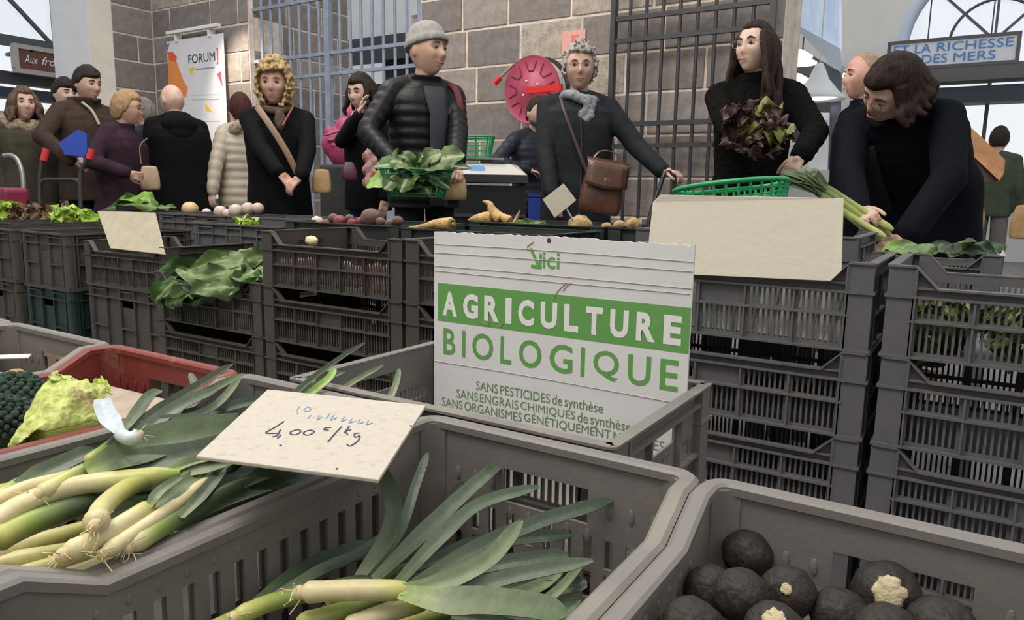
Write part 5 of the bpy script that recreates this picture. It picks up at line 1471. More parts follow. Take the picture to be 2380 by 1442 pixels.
        q.loft(rings)
        ar = c.get('arm', 1.0)
        for S, E, T in ((SL, EL, TL), (SR, ER, TR)):
            r0, r1, r2 = .057 * s * ar, .050 * s * ar, .041 * s * ar
            S2 = S + (Mt.to_3x3() @ Vector((0, 0, -.010 * s)))
            if pf:
                for (A, B, ra, rb_) in ((S2, E, r0, r1), (E, T, r1, r2)):
                    n = max(3, int((B - A).length / (pf * .95)))
                    for i in range(n):
                        u = (i + .5) / n; p0 = A.lerp(B, i / n); p1 = A.lerp(B, (i + 1) / n); rr_ = ra + (rb_ - ra) * u
                        q.cone(p0.lerp(p1, .38), rr_ * 1.07, p0.lerp(p1, .62), rr_ * 1.07, 14)
                        q.cone(p0, rr_ * .93, p1, rr_ * .93, 14)
            else:
                q.cone(S2, r0, E, r1, 14); q.cone(E, r1, T - (T - E).normalized() * .01, r2, 14)
            q.cone(Mt @ Vector(((1 if S is SL else -1) * .045 * s, .012, .505 * s)), .055 * s * ar, S2, r0 * .98, 14)
        co = put('coat', q, c['m'], R0); remesh(co, c.get('vox', .010), c.get('sm', 3))
        if c.get('fuzz'):
            tx = bpy.data.textures.new('fuzz', 'CLOUDS'); tx.noise_scale = .02
            d_ = co.modifiers.new('fuzz', 'DISPLACE'); d_.texture = tx; d_.strength = c['fuzz']; d_.mid_level = .5
        f.coat = co
    if leg_m:
        for sg, nm in ((-1, 'trouser_leg'), (1, 'trouser_leg')):
            q = MB()
            hp = Vector((sg * .082 * s, 0, .88 * s)); kn = Vector((sg * .092 * s, -.015, .48 * s)); an = Vector((sg * .092 * s, .02, .10 * s))
            q.tube(spline([hp + Vector((0, 0, .03)), hp, kn, an], 6), [(.092 - .03 * j / 18) * s * build for j in range(19)], 16)
            put(nm, q, leg_m, R0)
            if shoes:
                sq = MB().ell((sg * .092 * s, -.045, .045), (.045, .13, .045), None, 16, 10)
                put('shoe', sq, mat('dark_shoe', (.02, .018, .017), .5), R0)
    return f
def wpart(f, name, mb, m, vox=None, sm=1):
    """part given in world space -> child of the figure"""
    for i in range(len(mb.v)): mb.v[i] = f.Wi @ mb.v[i]
    o = put(name, mb, m, f.o)
    if vox: remesh(o, vox, sm)
    return o
def lpart(f, name, mb, m, vox=None, sm=1):
    o = put(name, mb, m, f.o)
    if vox: remesh(o, vox, sm)
    return o

M_black = mat('black_cloth', (0.0045, 0.0045, 0.0055), 0.85, spec=0.12, var=0.2, scale=30, bump=0.15, bscale=60)
M_navy = mat('navy_wool', (0.004, 0.0045, 0.008), 0.9, spec=0.12, var=0.2, scale=30, bump=0.15, bscale=70)
M_blackpuff = mat('black_quilted_nylon', (0.007, 0.007, 0.0085), 0.45, var=0.2, scale=25, bump=0.3, bscale=18, spec=0.22)
M_char = mat('charcoal_raincoat', (0.018, 0.02, 0.023), 0.7, spec=0.12, var=0.2, scale=16, bump=0.3, bscale=14)
M_olive = mat('olive_parka', (0.055, 0.05, 0.035), 0.85, spec=0.12, var=0.2, scale=14, bump=0.2, bscale=30)
M_fur = mat('beige_fur', (0.33, 0.26, 0.18), 0.95, var=0.4, scale=50, bump=1.0, bscale=110)
M_brownj = mat('brown_fleece', (0.052, 0.036, 0.028), 0.9, spec=0.12, var=0.15, scale=20, bump=0.2, bscale=50)
M_purple = mat('dark_plum_coat', (0.034, 0.017, 0.028), 0.85, spec=0.12, var=0.25, scale=14, bump=0.2, bscale=30)
M_cream = mat('cream_quilted_nylon', (0.42, 0.37, 0.29), 0.55, var=0.12, scale=14, bump=0.3, bscale=18)
M_navypuff = mat('navy_quilted_nylon', (0.014, 0.016, 0.025), 0.5, var=0.3, scale=25, bump=0.4, bscale=18, spec=0.25)
M_greenj = mat('moss_jacket', (0.06, 0.075, 0.05), 0.85, spec=0.12, var=0.15, scale=14)
M_jean = mat('blue_denim', (0.045, 0.075, 0.16), 0.85, spec=0.12, var=0.2, scale=20)
M_dkj = mat('dark_denim', (0.012, 0.014, 0.024), 0.85, spec=0.12, var=0.2, scale=20)
M_taupe = mat('taupe_trousers', (0.075, 0.066, 0.055), 0.85, spec=0.12, var=0.1)
M_greyt = mat('grey_trousers', (0.15, 0.14, 0.14), 0.85, spec=0.12, var=0.1)
M_pale = mat('pale_trousers', (0.42, 0.4, 0.38), 0.85, spec=0.12, var=0.1)
def hm(name, c, c2): return mat(name, c, 0.65, spec=0.2, col2=c2, scale=60, bump=0.8, bscale=90, stretch=(1, 1, .25))
HB = hm('dark_brown_hair', (0.014, 0.008, 0.006), (0.035, 0.02, 0.014))
HBK = hm('black_brown_hair', (0.014, 0.011, 0.010), (0.035, 0.026, 0.02))
HG = hm('grey_hair', (0.24, 0.225, 0.205), (0.44, 0.42, 0.39))
HBL = hm('blonde_hair', (0.30, 0.19, 0.08), (0.52, 0.39, 0.20))
HGR = hm('ginger_grey_hair', (0.30, 0.18, 0.09), (0.42, 0.28, 0.16))
HRD = hm('dark_red_hair', (0.045, 0.012, 0.012), (0.07, 0.02, 0.018))
def strands(q, M, f, angs, top, ln, r, drop, wave=.02, seed=0, z0=.06, rad=1.08):
    """hanging locks around the head; angle 0 = face front, +90 = person's left"""
    rr = random.Random(seed)
    for a in angs:
        a = radians(a); d = Vector((sin(a), -cos(a), 0))
        p0 = M @ (Vector((d.x * HX * rad * .75, d.y * HY * rad * .75, z0)) * f.hk)
        p1 = M @ (Vector((d.x * HX * rad * 1.03, d.y * HY * rad * 1.03, z0 - .05)) * f.hk)
        pts = [p0, p1]; out = (f.Mh.to_3x3() @ d)
        L = ln * rr.uniform(.85, 1.1); n = 4
        for i in range(1, n + 1):
            u = i / n
            pts.append(p1 + Vector((0, 0, -L * u)) + out * (drop * u) + Vector((rr.uniform(-1, 1), rr.uniform(-1, 1), 0)) * wave)
        sp_ = spline(pts, 4); q.tube(sp_, [r * (1 - .55 * (j / (len(sp_) - 1)) ** 2) for j in range(len(sp_))], 8)
def curls(q, f, n, rad, size, cond, seed=0, jit=.12):
    rr = random.Random(seed)
    for i in range(n):
        t = math.acos(1 - 2 * (i + .5) / n); a = i * 2.39996
        d = Vector((sin(t) * cos(a), sin(t) * sin(a), cos(t)))
        if not cond(d): continue
        r = rad * (1 + rr.uniform(-jit, jit)); p = Vector((d.x * HX * r, d.y * HY * r, d.z * HZ * r)) * f.hk
        q.ell(f.Mh @ p, size * rr.uniform(.7, 1.2), None, 8, 6)

PEOPLE = {}
DEBUG = False
# 1 blonde woman
def h_blonde(q, f):
    hair_mb(q, f.Mh, .16, .52, -.5, -.85, .08, 6, 3, f.hk)
    curls(q, f, 800, 1.25, .0115, lambda d: (d.z > .48 or (d.y > -.55 and d.z > -.75)) and not (d.y < -.62 and d.z < .48), 3)
f = person('woman with curly blonde hair, black jacket and clasped hands', 640, 150, 4.32, -6, -14, 4, vox=.0055, skin=(.55, .33, .25), hair=h_blonde, hair_m=HBL, brow=(.3, .2, .1),
           coat=dict(m=M_black, hem=-.16, thick=1.1, flare=1.05, collar=.03, arm=1.08), leg_m=M_taupe,
           hl=dict(at=att(700, 428, 4.06), hint=(.9, .5, -.4), palm=(0, .6, -1), dir=(-.75, -.1, -.65), curl=.55), hr=dict(at=att(662, 428, 4.06), hint=(-.9, .5, -.4), palm=(0, .6, -1), dir=(.7, -.1, -.7), curl=.55))
PEOPLE['blonde'] = f
q = MB(); q.tube(spline([f.Mt @ Vector((-.10, -.10, .50)), f.Mt @ Vector((-.03, -.155, .40)), f.Mt @ Vector((.06, -.17, .25)), f.Mt @ Vector((.13, -.16, .10))], 6), .018, 8, flat=.25, upv=(0, -1, 0))
lpart(f, 'bag_strap', q, mat('tan_strap', (.3, .19, .12), .6))
q = MB(); q.tube(spline([f.Mt @ Vector((-.075, -.01, .51)), f.Mt @ Vector((-.04, -.085, .485)), f.Mt @ Vector((.035, -.09, .48)), f.Mt @ Vector((.08, -.01, .51))], 6), .024, 10); q.ell(f.Mt @ Vector((.03, -.12, .42)), (.035, .02, .06))
lpart(f, 'scarf', q, mat('brown_scarf', (.16, .09, .065), .9, col2=(.05, .03, .03), scale=40), .008)
q = MB().tube(spline([f.Mt @ Vector((.10, -.06, .515)), f.Mt @ Vector((.085, -.12, .47)), f.Mt @ Vector((.045, -.155, .39))], 6), .006, 6); lpart(f, 'zip_trim', q, mat('rust_trim', (.3, .09, .06), .6))
# 2 man in beanie
f = person('man in grey knit hat and black quilted jacket holding leafy greens', 985, 62, 3.9, 22, 46, 2, vox=.0052, skin=(.58, .36, .27), nose=1.25, jaw=1.25, brow=(.2, .15, .12),
           coat=dict(m=M_blackpuff, hem=-.13, puff=.055, thick=1.06, collar=.02, cw=.012, arm=1.05, vox=.0075, sm=1), leg_m=M_dkj, k=1.04,
           hr=dict(at=att(915, 375, 3.66), hint=(-.9, .4, -.5), palm=(0, 0, -1), dir=(.7, -.6, .05), curl=.5), hl=dict(at=att(1062, 385, 3.7), hint=(.8, .6, -.5), palm=(-.4, 0, -1), curl=.8))
PEOPLE['beanie'] = f
q = MB(); M_ = f.Mh @ Matrix.Rotation(radians(-14), 4, 'X')
vs = []
hk = f.hk
rings = []
for j in range(14):
    u = j / 13; z = .022 + .118 * u; r = 1.12 * sqrt(max(0, 1 - (max(0, z - .02) / .122) ** 2.6)) if j < 13 else .05
    if j < 3: r *= 1.03
    rings.append([Vector((HX * 1.0 * r * cos(2 * pi * i / 30), (HY * r * sin(2 * pi * i / 30)) + .004, z - .010 * (-sin(2 * pi * i / 30)) * 0)) * hk for i in range(30)])
q.loft(rings, M=M_); q.loft([[p * 1.045 for p in rings[0]], [p * 1.055 + Vector((0, 0, .01)) for p in rings[1]], [p * 1.04 + Vector((0, 0, .006)) for p in rings[3]]], M=M_)
lpart(f, 'knit_hat', q, mat('grey_knit', (.30, .285, .265), .95, var=.15, scale=60, bump=.6, bscale=140, stretch=(1, 1, .15)), .006, 1)
q = MB(); rows = []
for z in (-.12, 0, .12, .25, .36, .44, .5):
    y = -.158 if z < .36 else -.158 + (z - .36) * .42
    wd = .05 if z < .4 else .06
    rows.append([f.Mt @ Vector((x * wd + .02, y * 1.06 + .012 * x * x, z)) for x in (-1, -.5, 0, .5, 1)])
vs = [p for r in rows for p in r]; fs_ = [(j * 5 + i, j * 5 + i + 1, j * 5 + i + 6, j * 5 + i + 5) for j in range(6) for i in range(4)]
q.add(vs, fs_); o = lpart(f, 'sweater', q, mat('slate_sweater', (.03, .033, .042), .9, bump=.2, bscale=90)); sd = o.modifiers.new('solid', 'SOLIDIFY'); sd.thickness = .006; sd.offset = 0
q = MB().tube(spline([f.Mt @ Vector((.11, .06, .53)), f.Mt @ Vector((.135, -.06, .525)), f.Mt @ Vector((.15, -.128, .44)), f.Mt @ Vector((.155, -.148, .30))], 6), .016, 8, flat=.3, upv=(0, -1, .3)); lpart(f, 'shoulder_strap', q, mat('dark_red_strap', (.12, .015, .02), .7))
# 3 grey-haired woman with the brown bag
def h_grey(q, f):
    hair_mb(q, f.Mh, .12, .60, -.15, -.7, .12, 7, 5, f.hk)
    curls(q, f, 420, 1.17, .0105, lambda d: (d.z > .55 or (d.y > -.35 and d.z > -.35)) and not (d.y < -.5 and d.z < .58), 5)
f = person('grey-haired woman in glasses and charcoal coat resting a hand on her trolley', 1348, 108, 4.1, 6, 2, 2, vox=.0052, skin=(.55, .34, .26), hair=h_grey, hair_m=HG, brow=(.25, .22, .2), glasses=dict(m='thin_gold_frame', c=(.25, .2, .16), r=.0013),
           coat=dict(m=M_char, hem=-.32, thick=1.12, flare=1.02, collar=.015, arm=1.12), leg_m=M_black, k=.98, nose=1.1,
           hl=dict(at=att(1540, 398, 3.95), hint=(.4, .6, -.9), palm=(0, 0, -1), dir=(.8, -.5, -.1), curl=.8), hr=dict(at=att(1283, 470, 4.0), hint=(-.9, .5, 0), palm=(1, 0, 0), curl=.4))
PEOPLE['grey'] = f
q = MB(); rr = random.Random(4)
for i in range(26):
    a = 2 * pi * i / 26; r = 1.0
    q.ell(f.Mt @ Vector((.088 * cos(a), .088 * sin(a) - .012, .505 + .015 * sin(2 * a) + rr.uniform(-.006, .006))), (.034, .032, .030), None, 8, 6)
for i in range(14):
    q.ell(f.Mt @ Vector((.03 + rr.uniform(-.03, .04), -.115 + rr.uniform(-.01, .01), .50 - .009 * i)), (.026, .02, .026), None, 8, 6)
lpart(f, 'scarf', q, mat('grey_print_scarf', (.12, .13, .15), .9, col2=(.33, .34, .37), scale=38, bump=.4, bscale=60), .008)
q = MB().tube(spline([f.Mt @ Vector((-.10, -.06, .50)), f.Mt @ Vector((-.085, -.135, .42)), f.Mt @ Vector((.0, -.165, .20)), f.Mt @ Vector((.06, -.17, .06))], 6), .009, 8, flat=.35, upv=(0, -1, 0)); lpart(f, 'bag_strap', q, mat('brown_strap', (.06, .03, .025), .5))
q = MB().tube(spline([f.Mt @ Vector((.0, -.15, .40)), f.Mt @ Vector((.01, -.152, .2)), f.Mt @ Vector((.01, -.15, -.2))], 6), .004, 6); lpart(f, 'zip', q, mat('coat_zip', (.05, .05, .055), .4))
# 4 young woman with long hair and lettuce
def h_girl(q, f):
    hair_mb(q, f.Mh, .09, .62, -.55, -.9, .03, 5, 8, f.hk, stretch=.3)
    strands(q, f.Mh, f, [62, 74, 86, 98, 110, 122, 134, 146, 158, 170, 182, 194, 206, 218, 230, 242, 254, 266, 278, 290, 298], 0, .36, .019, .05, .012, 8)
    strands(q, f.Mh, f, [66, 80, 95, 290, 280, 268], 0, .44, .017, .07, .02, 9)
f = person('young woman with long dark hair and black jumper holding red lettuce', 1765, 52, 3.4, -4, -36, -3, vox=.0052, skin=(.62, .42, .33), hair=h_girl, hair_m=HB, brow=(.04, .025, .02), glasses=dict(m='thin_steel_frame', c=(.45, .42, .4), r=.0010), sh=.98,
           coat=dict(m=mat('fuzzy_black_knit', (.0035, .0035, .0035), .95, spec=0.12, var=.3, scale=40, bump=1.0, bscale=120), hem=-.06, thick=1.0, collar=.035, cw=-.004, arm=1.12, fuzz=.012, vox=.009), leg_m=M_black, k=.97, nose=.85, jaw=.92,
           hr=dict(at=att(1735, 345, 3.05), hint=(-1, .3, -.6), palm=(0, .3, 1), dir=(1, -.2, .2), curl=.6), hl=dict(at=att(1862, 362, 3.06), hint=(1, .3, -.5), palm=(-.3, 0, -1), dir=(-.35, -.5, -.6), curl=.7))
PEOPLE['girl'] = f
# 5 woman bending over the leeks
def h_bent(q, f):
    hair_mb(q, f.Mh, .20, .50, -.45, -.85, .08, 4, 11, f.hk, part=.2, stretch=.4)
    strands(q, f.Mh, f, [70, 82, 96, 110, 125, 140, 155, 170, 185, 200, 215, 230, 248], 0, .075, .026, .045, .014, 12, z0=.07, rad=1.18)
    q.ell(f.Mh @ Vector((0, .03, .05)), (.105, .12, .10))
hp_ = att(2105, 150, 3.05); hp_.z = 0
fw2 = (CAMP - hp_); fw2.z = 0; fw2.normalize()
sidev = Vector((RT.x, RT.y, 0)).normalized()
f = person('woman with brown bobbed hair in a navy coat bending to pick leeks', 2105, 150, 3.05, -12, -42, 3, 20, lean=53, build=1.08, sh=1.05, vox=.0052, skin=(.58, .37, .29), hair=h_bent, hair_m=HB, brow=(.05, .03, .02), glasses=dict(m='thin_brown_frame', c=(.12, .07, .06), r=.0012),
           coat=dict(m=M_navy, hem=-.45, thick=1.18, flare=1.12, collar=.02, arm=1.25), leg_m=M_black, pos=hp_ - fw2 * .38 + sidev * .15, h=1.74, k=1.06, side=-6, armk=1.26,
           hr=dict(at=att(1992, 505, 2.78), hint=(-1, .2, -.5), palm=(.4, .3, -.8), dir=(.5, -.75, -.1), curl=.8), hl=dict(at=att(2108, 545, 2.74), hint=(1, .3, 0), palm=(-.3, .2, -1), dir=(-.55, -.55, -.5), curl=.45))
PEOPLE['bent'] = f
def _pj(v):
    v = v - CAMP; z = v.dot(FW); return (round(CX + F_PX * v.dot(RT) / z), round(CY - F_PX * v.dot(UP) / z), round(z, 2))
if DEBUG: print('BENT', 'SL', _pj(f.W @ f.SL), 'SR', _pj(f.W @ f.SR), 'TL', _pj(f.W @ f.TL), 'TR', _pj(f.W @ f.TR), 'top', _pj(f.W @ f.Mh @ Vector((0, 0, .118))), 'chin', _pj(f.W @ f.Mh @ Vector((0, -.08, -.118))), 'nose', _pj(f.W @ f.Mh @ Vector((0, -.11, -.02))))
q = MB(); rows = []
for u in range(9):
    v = u / 8; z = .5 - .62 * v
    y = -.125 * 1.18 - .02 * sin(pi * v) - .01
    rows.append([f.Mt @ Vector((-.115 - .035 * v + x * .055, y + .01 * abs(x), z)) for x in (-1, -.4, .4, 1)])
vs = [p for r in rows for p in r]; q.add(vs, [(j * 4 + i, j * 4 + i + 1, j * 4 + i + 5, j * 4 + i + 4) for j in range(8) for i in range(3)])
o = lpart(f, 'scarf', q, mat('dark_green_scarf', (.012, .018, .017), .95, spec=0.12, bump=.4, bscale=60)); sd = o.modifiers.new('solid', 'SOLIDIFY'); sd.thickness = .02; sd.offset = 0
# 6 older woman in plum coat
def h_plum(q, f):
    hair_mb(q, f.Mh, .13, .50, -.25, -.72, .06, 5, 14, f.hk)
f = person('older woman with short ginger-grey hair in a plum coat, seen side-on', 272, 212, 5.2, 62, 78, 6, build=1.12, skin=(.55, .33, .25), hair=h_plum, hair_m=HGR, brow=(.3, .2, .12), glasses=dict(m='red_frame', c=(.25, .04, .04), r=.0014),
           coat=dict(m=M_purple, hem=-.22, thick=1.2, flare=1.15, collar=.025, cw=.008, arm=1.2), leg_m=M_pale, stoop=.02,
           hr=dict(at=att(296, 402, 5.02), hint=(-.6, 1, -.4), palm=(1, 0, 0), curl=1.0))
# 7 man with folder
def h_man(q, f): hair_mb(q, f.Mh, .16, .46, -.02, -.55, .06, 6, 16, f.hk, part=.15)
f = person('dark-haired man in brown fleece carrying a blue folder', 190, 155, 5.6, 30, 38, 8, skin=(.55, .36, .28), hair=h_man, hair_m=HBK, brow=(.02, .015, .012), nose=1.15,
           coat=dict(m=M_brownj, hem=-.17, thick=1.15, collar=.05, cw=.022, arm=1.2), leg_m=M_dkj,
           hr=dict(at=att(165, 372, 5.34), hint=(-1, .3, -.3), palm=(.6, .2, -.4), dir=(1, -.2, -.1), curl=.7))
PEOPLE['folder'] = f
q = MB(); q.ell((0, -.083 * f.hk, -.094 * f.hk), (.022, .012, .018)); put('goatee', q, mat('stubble', (.05, .035, .03), .9), f.o, M=f.Mh)
q = MB().tube(spline([f.Mt @ Vector((-.07, -.085, .56)), f.Mt @ Vector((-.02, -.125, .50)), f.Mt @ Vector((.01, -.158, .40))], 6), .011, 8); lpart(f, 'fleece_collar_trim', q, mat('pale_fleece', (.45, .4, .34), .95))
# 8 olive parka woman
def h_wavy(q, f):
    hair_mb(q, f.Mh, .14, .58, -.5, -.85, .1, 6, 18, f.hk)
    strands(q, f.Mh, f, [58, 75, 95, 120, 150, 180, 210, 240, 265, 285, 300], 0, .16, .026, .03, .02, 18)
f = person('woman with wavy brown hair in an olive parka with a fur hood', 50, 206, 5.6, 14, 12, 0, skin=(.6, .39, .31), hair=h_wavy, hair_m=hm('mid_brown_hair', (.07, .04, .026), (.16, .10, .065)), brow=(.08, .05, .03),
           coat=dict(m=M_olive, hem=-.25, thick=1.15, collar=.02, arm=1.15), leg_m=M_dkj)
q = MB(); rr = random.Random(2)
for i in range(60):
    a = radians(-150 + 300 * i / 59); q.ell(f.Mt @ Vector((.15 * sin(a), .02 - .10 * cos(a) * (1 if cos(a) < 0 else .9), .515 + rr.uniform(-.02, .025) - .05 * max(0, cos(a)))), (.035, .035, .035), None, 7, 5)
lpart(f, 'fur_trim', q, M_fur, .010)
# 9 man half hidden behind
f = person('man with dark hair in a white coat half hidden behind the brown fleece', 142, 183, 6.4, 20, 30, 4, skin=(.58, .4, .33), hair=h_man, hair_m=HBK, brow=(.03, .02, .02), vox=.008,
           coat=dict(m=mat('white_coat', (.5, .48, .45), .85), hem=-.3, thick=1.1, arm=1.1, vox=.014), leg_m=M_dkj)
# 10 grey-haired man turned away
def h_short(q, f): hair_mb(q, f.Mh, .08, .55, -.1, -.6, .04, 6, 20, f.hk)
f = person('grey-haired man in dark jacket turned away, left of the bald man', 338, 228, 6.5, -128, -112, 0, skin=(.56, .36, .28), hair=h_short, hair_m=hm('iron_grey_hair', (.13, .12, .115), (.24, .23, .21)), vox=.008,
           coat=dict(m=M_navypuff, hem=-.15, thick=1.1, arm=1.1, vox=.014), leg_m=M_dkj)
# 11 bald man from behind
def h_bald(q, f): hair_mb(q, f.Mh, .035, 1.4, .12, -.62, .02, 6, 22, f.hk) if False else hair_mb(q, f.Mh, .03, .95, .92, -.6, .02, 6, 22, f.hk)
f = person('bald man in black hooded jacket with his back turned', 405, 195, 5.75, -168, -150, 8, build=1.1, skin=(.6, .39, .31), vox=.006,
           coat=dict(m=M_black, hem=-.22, thick=1.22, flare=1.05, collar=.0, arm=1.2), leg_m=M_dkj, glasses=dict(m='pale_frame', c=(.5, .5, .52), r=.0014))
q = MB(); q.ell(f.Mt @ Vector((0, .10, .47)), (.135, .07, .085)); q.ell(f.Mt @ Vector((0, .05, .53)), (.115, .085, .05)); q.ell(f.Mt @ Vector((0, .12, .40)), (.10, .05, .07)); lpart(f, 'hood', q, M_black, .010, 2)
# 12 cream puffer woman from behind
def h_red(q, f): hair_mb(q, f.Mh, .16, .5, -.35, -.8, .06, 6, 24, f.hk)
f = person('woman with dark red hair in a cream quilted coat, back turned', 562, 218, 6.1, -150, -160, 5, build=1.05, skin=(.56, .37, .29), hair=h_red, hair_m=HRD, vox=.008,
           coat=dict(m=M_cream, hem=-.16, puff=.07, thick=1.22, arm=1.2, vox=.010, sm=1), leg_m=M_dkj, hl=dict(at=att(492, 452, 5.9), hint=(1, .4, -.2), palm=(0, 0, -1)))
q = MB(); rr = random.Random(6)
for i in range(70):
    a = radians(360 * i / 70); q.ell(f.Mt @ Vector((.14 * cos(a), .09 + .075 * sin(a), .47 + .06 * sin(a) + rr.uniform(-.02, .02))), .04, None, 7, 5)
lpart(f, 'fur_hood', q, M_fur, .012)
# 13 woman behind the beanie man, hand on face
def h_plaid(q, f):
    hair_mb(q, f.Mh, .14, .5, -.4, -.85, .06, 5, 26, f.hk)
    strands(q, f.Mh, f, [70, 90, 110, 140, 170, 200, 230, 260, 285], 0, .14, .024, .02, .015, 26)
f = person('dark-haired woman resting her cheek on her hand, half hidden', 852, 174, 5.0, -52, -40, 10, skin=(.58, .37, .3), hair=h_plaid, hair_m=HB, brow=(.04, .03, .02),
           coat=dict(m=M_black, hem=-.14, thick=1.05, arm=1.05, collar=.02), leg_m=M_jean, hr=dict(at=att(836, 268, 4.8), hint=(-.6, -.4, -1), palm=(.5, .5, 0), dir=(.2, .1, 1), curl=.35))
PEOPLE['plaid'] = f
# 14 young bearded man behind the grey-haired woman
def h_fade(q, f): hair_mb(q, f.Mh, .09, .56, .05, -.5, .04, 7, 28, f.hk)
f = person('young man with short dark hair in a navy quilted jacket below the hose reel', 1243, 224, 5.6, 36, 34, 8, skin=(.48, .31, .24), hair=h_fade, hair_m=HBK, brow=(.015, .012, .01), vox=.0065, h=1.6,
           coat=dict(m=M_navypuff, hem=-.14, puff=.06, thick=1.05, arm=1.1, vox=.011, sm=2), leg_m=M_black, hr=dict(at=att(1225, 395, 5.5), hint=(-1, .4, -.2), palm=(0, 0, -1)))
q = MB(); hk = f.hk
for i in range(15):
    a = radians(-75 + 150 * i / 14); q.ell(f.Mh @ (Vector((.062 * sin(a), -.078 * cos(a) * .95 + .004, -.078 + .02 * abs(sin(a)) ** 2)) * hk), .016 * hk, None, 8, 6)
lpart(f, 'beard', q, mat('stubble', (.05, .035, .03), .9), .006)
# 15 man behind the bending woman
f = person('ruddy balding man in dark coat half hidden behind the bending woman', 2024, 126, 3.95, -60, -66, 0, skin=(.60, .33, .26), hair=lambda q, f: hair_mb(q, f.Mh, .05, .85, .3, -.6, .03, 6, 30, f.hk), hair_m=hm('sandy_hair', (.3, .2, .14), (.4, .3, .22)), brow=(.25, .16, .1),
           coat=dict(m=M_navy, hem=-.3, thick=1.12, arm=1.15, collar=.03), leg_m=M_black)
# 16 man in moss green jacket from behind
f = person('man in moss green jacket and grey trousers walking away at far right', 2325, 294, 6.83, 172, 172, 4, skin=(.5, .33, .26), hair=h_short, hair_m=HBK, vox=.008, build=1.0,
           coat=dict(m=M_greenj, hem=-.1, thick=1.0, arm=1.0, vox=.014), leg_m=M_greyt)
# ------------------------------------------------------------------ produce on the middle and back crates
CHG = [(0, (0.13, 0.22, 0.045)), (0.5, (0.055, 0.125, 0.02)), (1, (0.045, 0.11, 0.018))]
CHD = [(0, (0.06, 0.12, 0.028)), (0.5, (0.025, 0.065, 0.014)), (1, (0.02, 0.055, 0.012))]
CHP = [(0, (0.19, 0.26, 0.11)), (0.5, (0.12, 0.19, 0.065)), (1, (0.085, 0.15, 0.04))]
oval = lambda t: max(.06, sin(pi * min(1, t * .93 + .06)) ** .6)
def leafy(label, cat, name, paths, group=None, stems=(), m=None):
    """paths: list of (world points, width, cols, kwargs)"""
    o = paths[0][0][0].copy(); T = thing(name, label, cat, o, 0, group)
    for i, (pts, wd, cc, kw) in enumerate(paths):
        q = ribbon(pts, wd, cc, seed=sum(map(ord, label)) % 97 + i * 3, **{'prof': oval, 'ruffle': .26, 'n': 12, 'fold': .15, 'k': 9, 'rib': (.28, .36, .13), **kw})
        put('leaf', sub(q, o), m or M_leaf, T)
    for pts, r, c in stems:
        put('stalk', sub(MB().tube(spline(pts, 6), r, 8), o), c, T)
    return T
def YP(lst, Y): return [atY(x, y, Y + (dy[0] if dy else 0)) for x, y, *dy in lst]
M_stalk = mat('pale_green_stalk', (.42, .47, .2), .5, var=.15)
cp_ = []
rr = random.Random(12)
for (pts, wd, cc) in (
    ([(600, 640, .12), (520, 620, .05), (430, 640, 0), (362, 672, -.05)], .11, CHD), ([(612, 598, .12), (560, 603, .06), (500, 610, .02), (440, 628, 0)], .085, CHP),
    ([(600, 650, .1), (540, 660, .03), (470, 665, -.03), (400, 645, -.06)], .10, CHD), ([(560, 640, .05), (480, 650, -.01), (420, 680, -.06), (385, 708, -.08)], .08, CHG),
    ([(612, 680, .1), (560, 670, .03), (500, 690, -.03), (430, 700, -.06)], .09, CHD), ([(520, 620, .1), (440, 625, .04), (390, 640, 0), (352, 672, -.03)], .085, CHG),
    ([(612, 620, .1), (585, 635, .0), (540, 650, -.03)], .09, CHG), ([(600, 607, .14), (540, 602, .12), (470, 610, .1)], .08, CHG),
    ([(560, 620, .03), (500, 640, -.03), (450, 640, -.06), (410, 625, -.07)], .07, CHP), ([(590, 660, 0), (530, 668, -.05), (480, 672, -.08), (440, 690, -.09)], .075, CHP),
    ([(450, 640, -.02), (400, 660, -.06), (370, 690, -.08), (362, 706, -.08)], .075, CHG), ([(470, 660, -.02), (430, 680, -.07), (400, 700, -.09), (395, 716, -.09)], .06, CHP),
    ([(612, 640, .03), (575, 655, -.02), (530, 690, -.05)], .07, CHD)):
    cp_.append((YP(pts, 1.6), wd, cc, {'ruffle': .34, 'roll': rr.uniform(-.5, .5)}))
leafy('bunch of glossy dark chard leaves drooping over the stack left of the sign', 'chard', 'chard_bunch', cp_,
    stems=[(YP([(600, 684, .1), (555, 684, .0), (520, 685, -.02)], 1.57), .007, M_stalk), (YP([(612, 655, .1), (570, 650, .02), (530, 660, 0)], 1.57), .006, M_stalk)])
leafy('two bright green leaves lying behind the blank card at left', 'leaf', 'chard_leaf', [
    (YP([(365, 484), (325, 470, -.02), (285, 478, -.03), (235, 490)], 2.7), .13, CHG, {}),
    (YP([(355, 470), (335, 460, -.02), (300, 462, -.03), (262, 476)], 2.72), .10, [(0, (.25, .45, .05)), (1, (.15, .33, .03))], {})])
leafy('pale flat leaf on the crate left of the swede', 'leaf', 'chard_leaf', [(YP([(365, 484), (385, 482), (410, 484)], 2.68), .05, CHP, {})])
LIMEL = [(0, (.45, .6, .12)), (1, (.33, .52, .05))]
BRNL = [(0, (.22, .2, .06)), (.5, (.13, .07, .035)), (1, (.07, .03, .025))]
PURL = [(0, (.16, .15, .05)), (.4, (.09, .045, .035)), (1, (.055, .022, .028))]
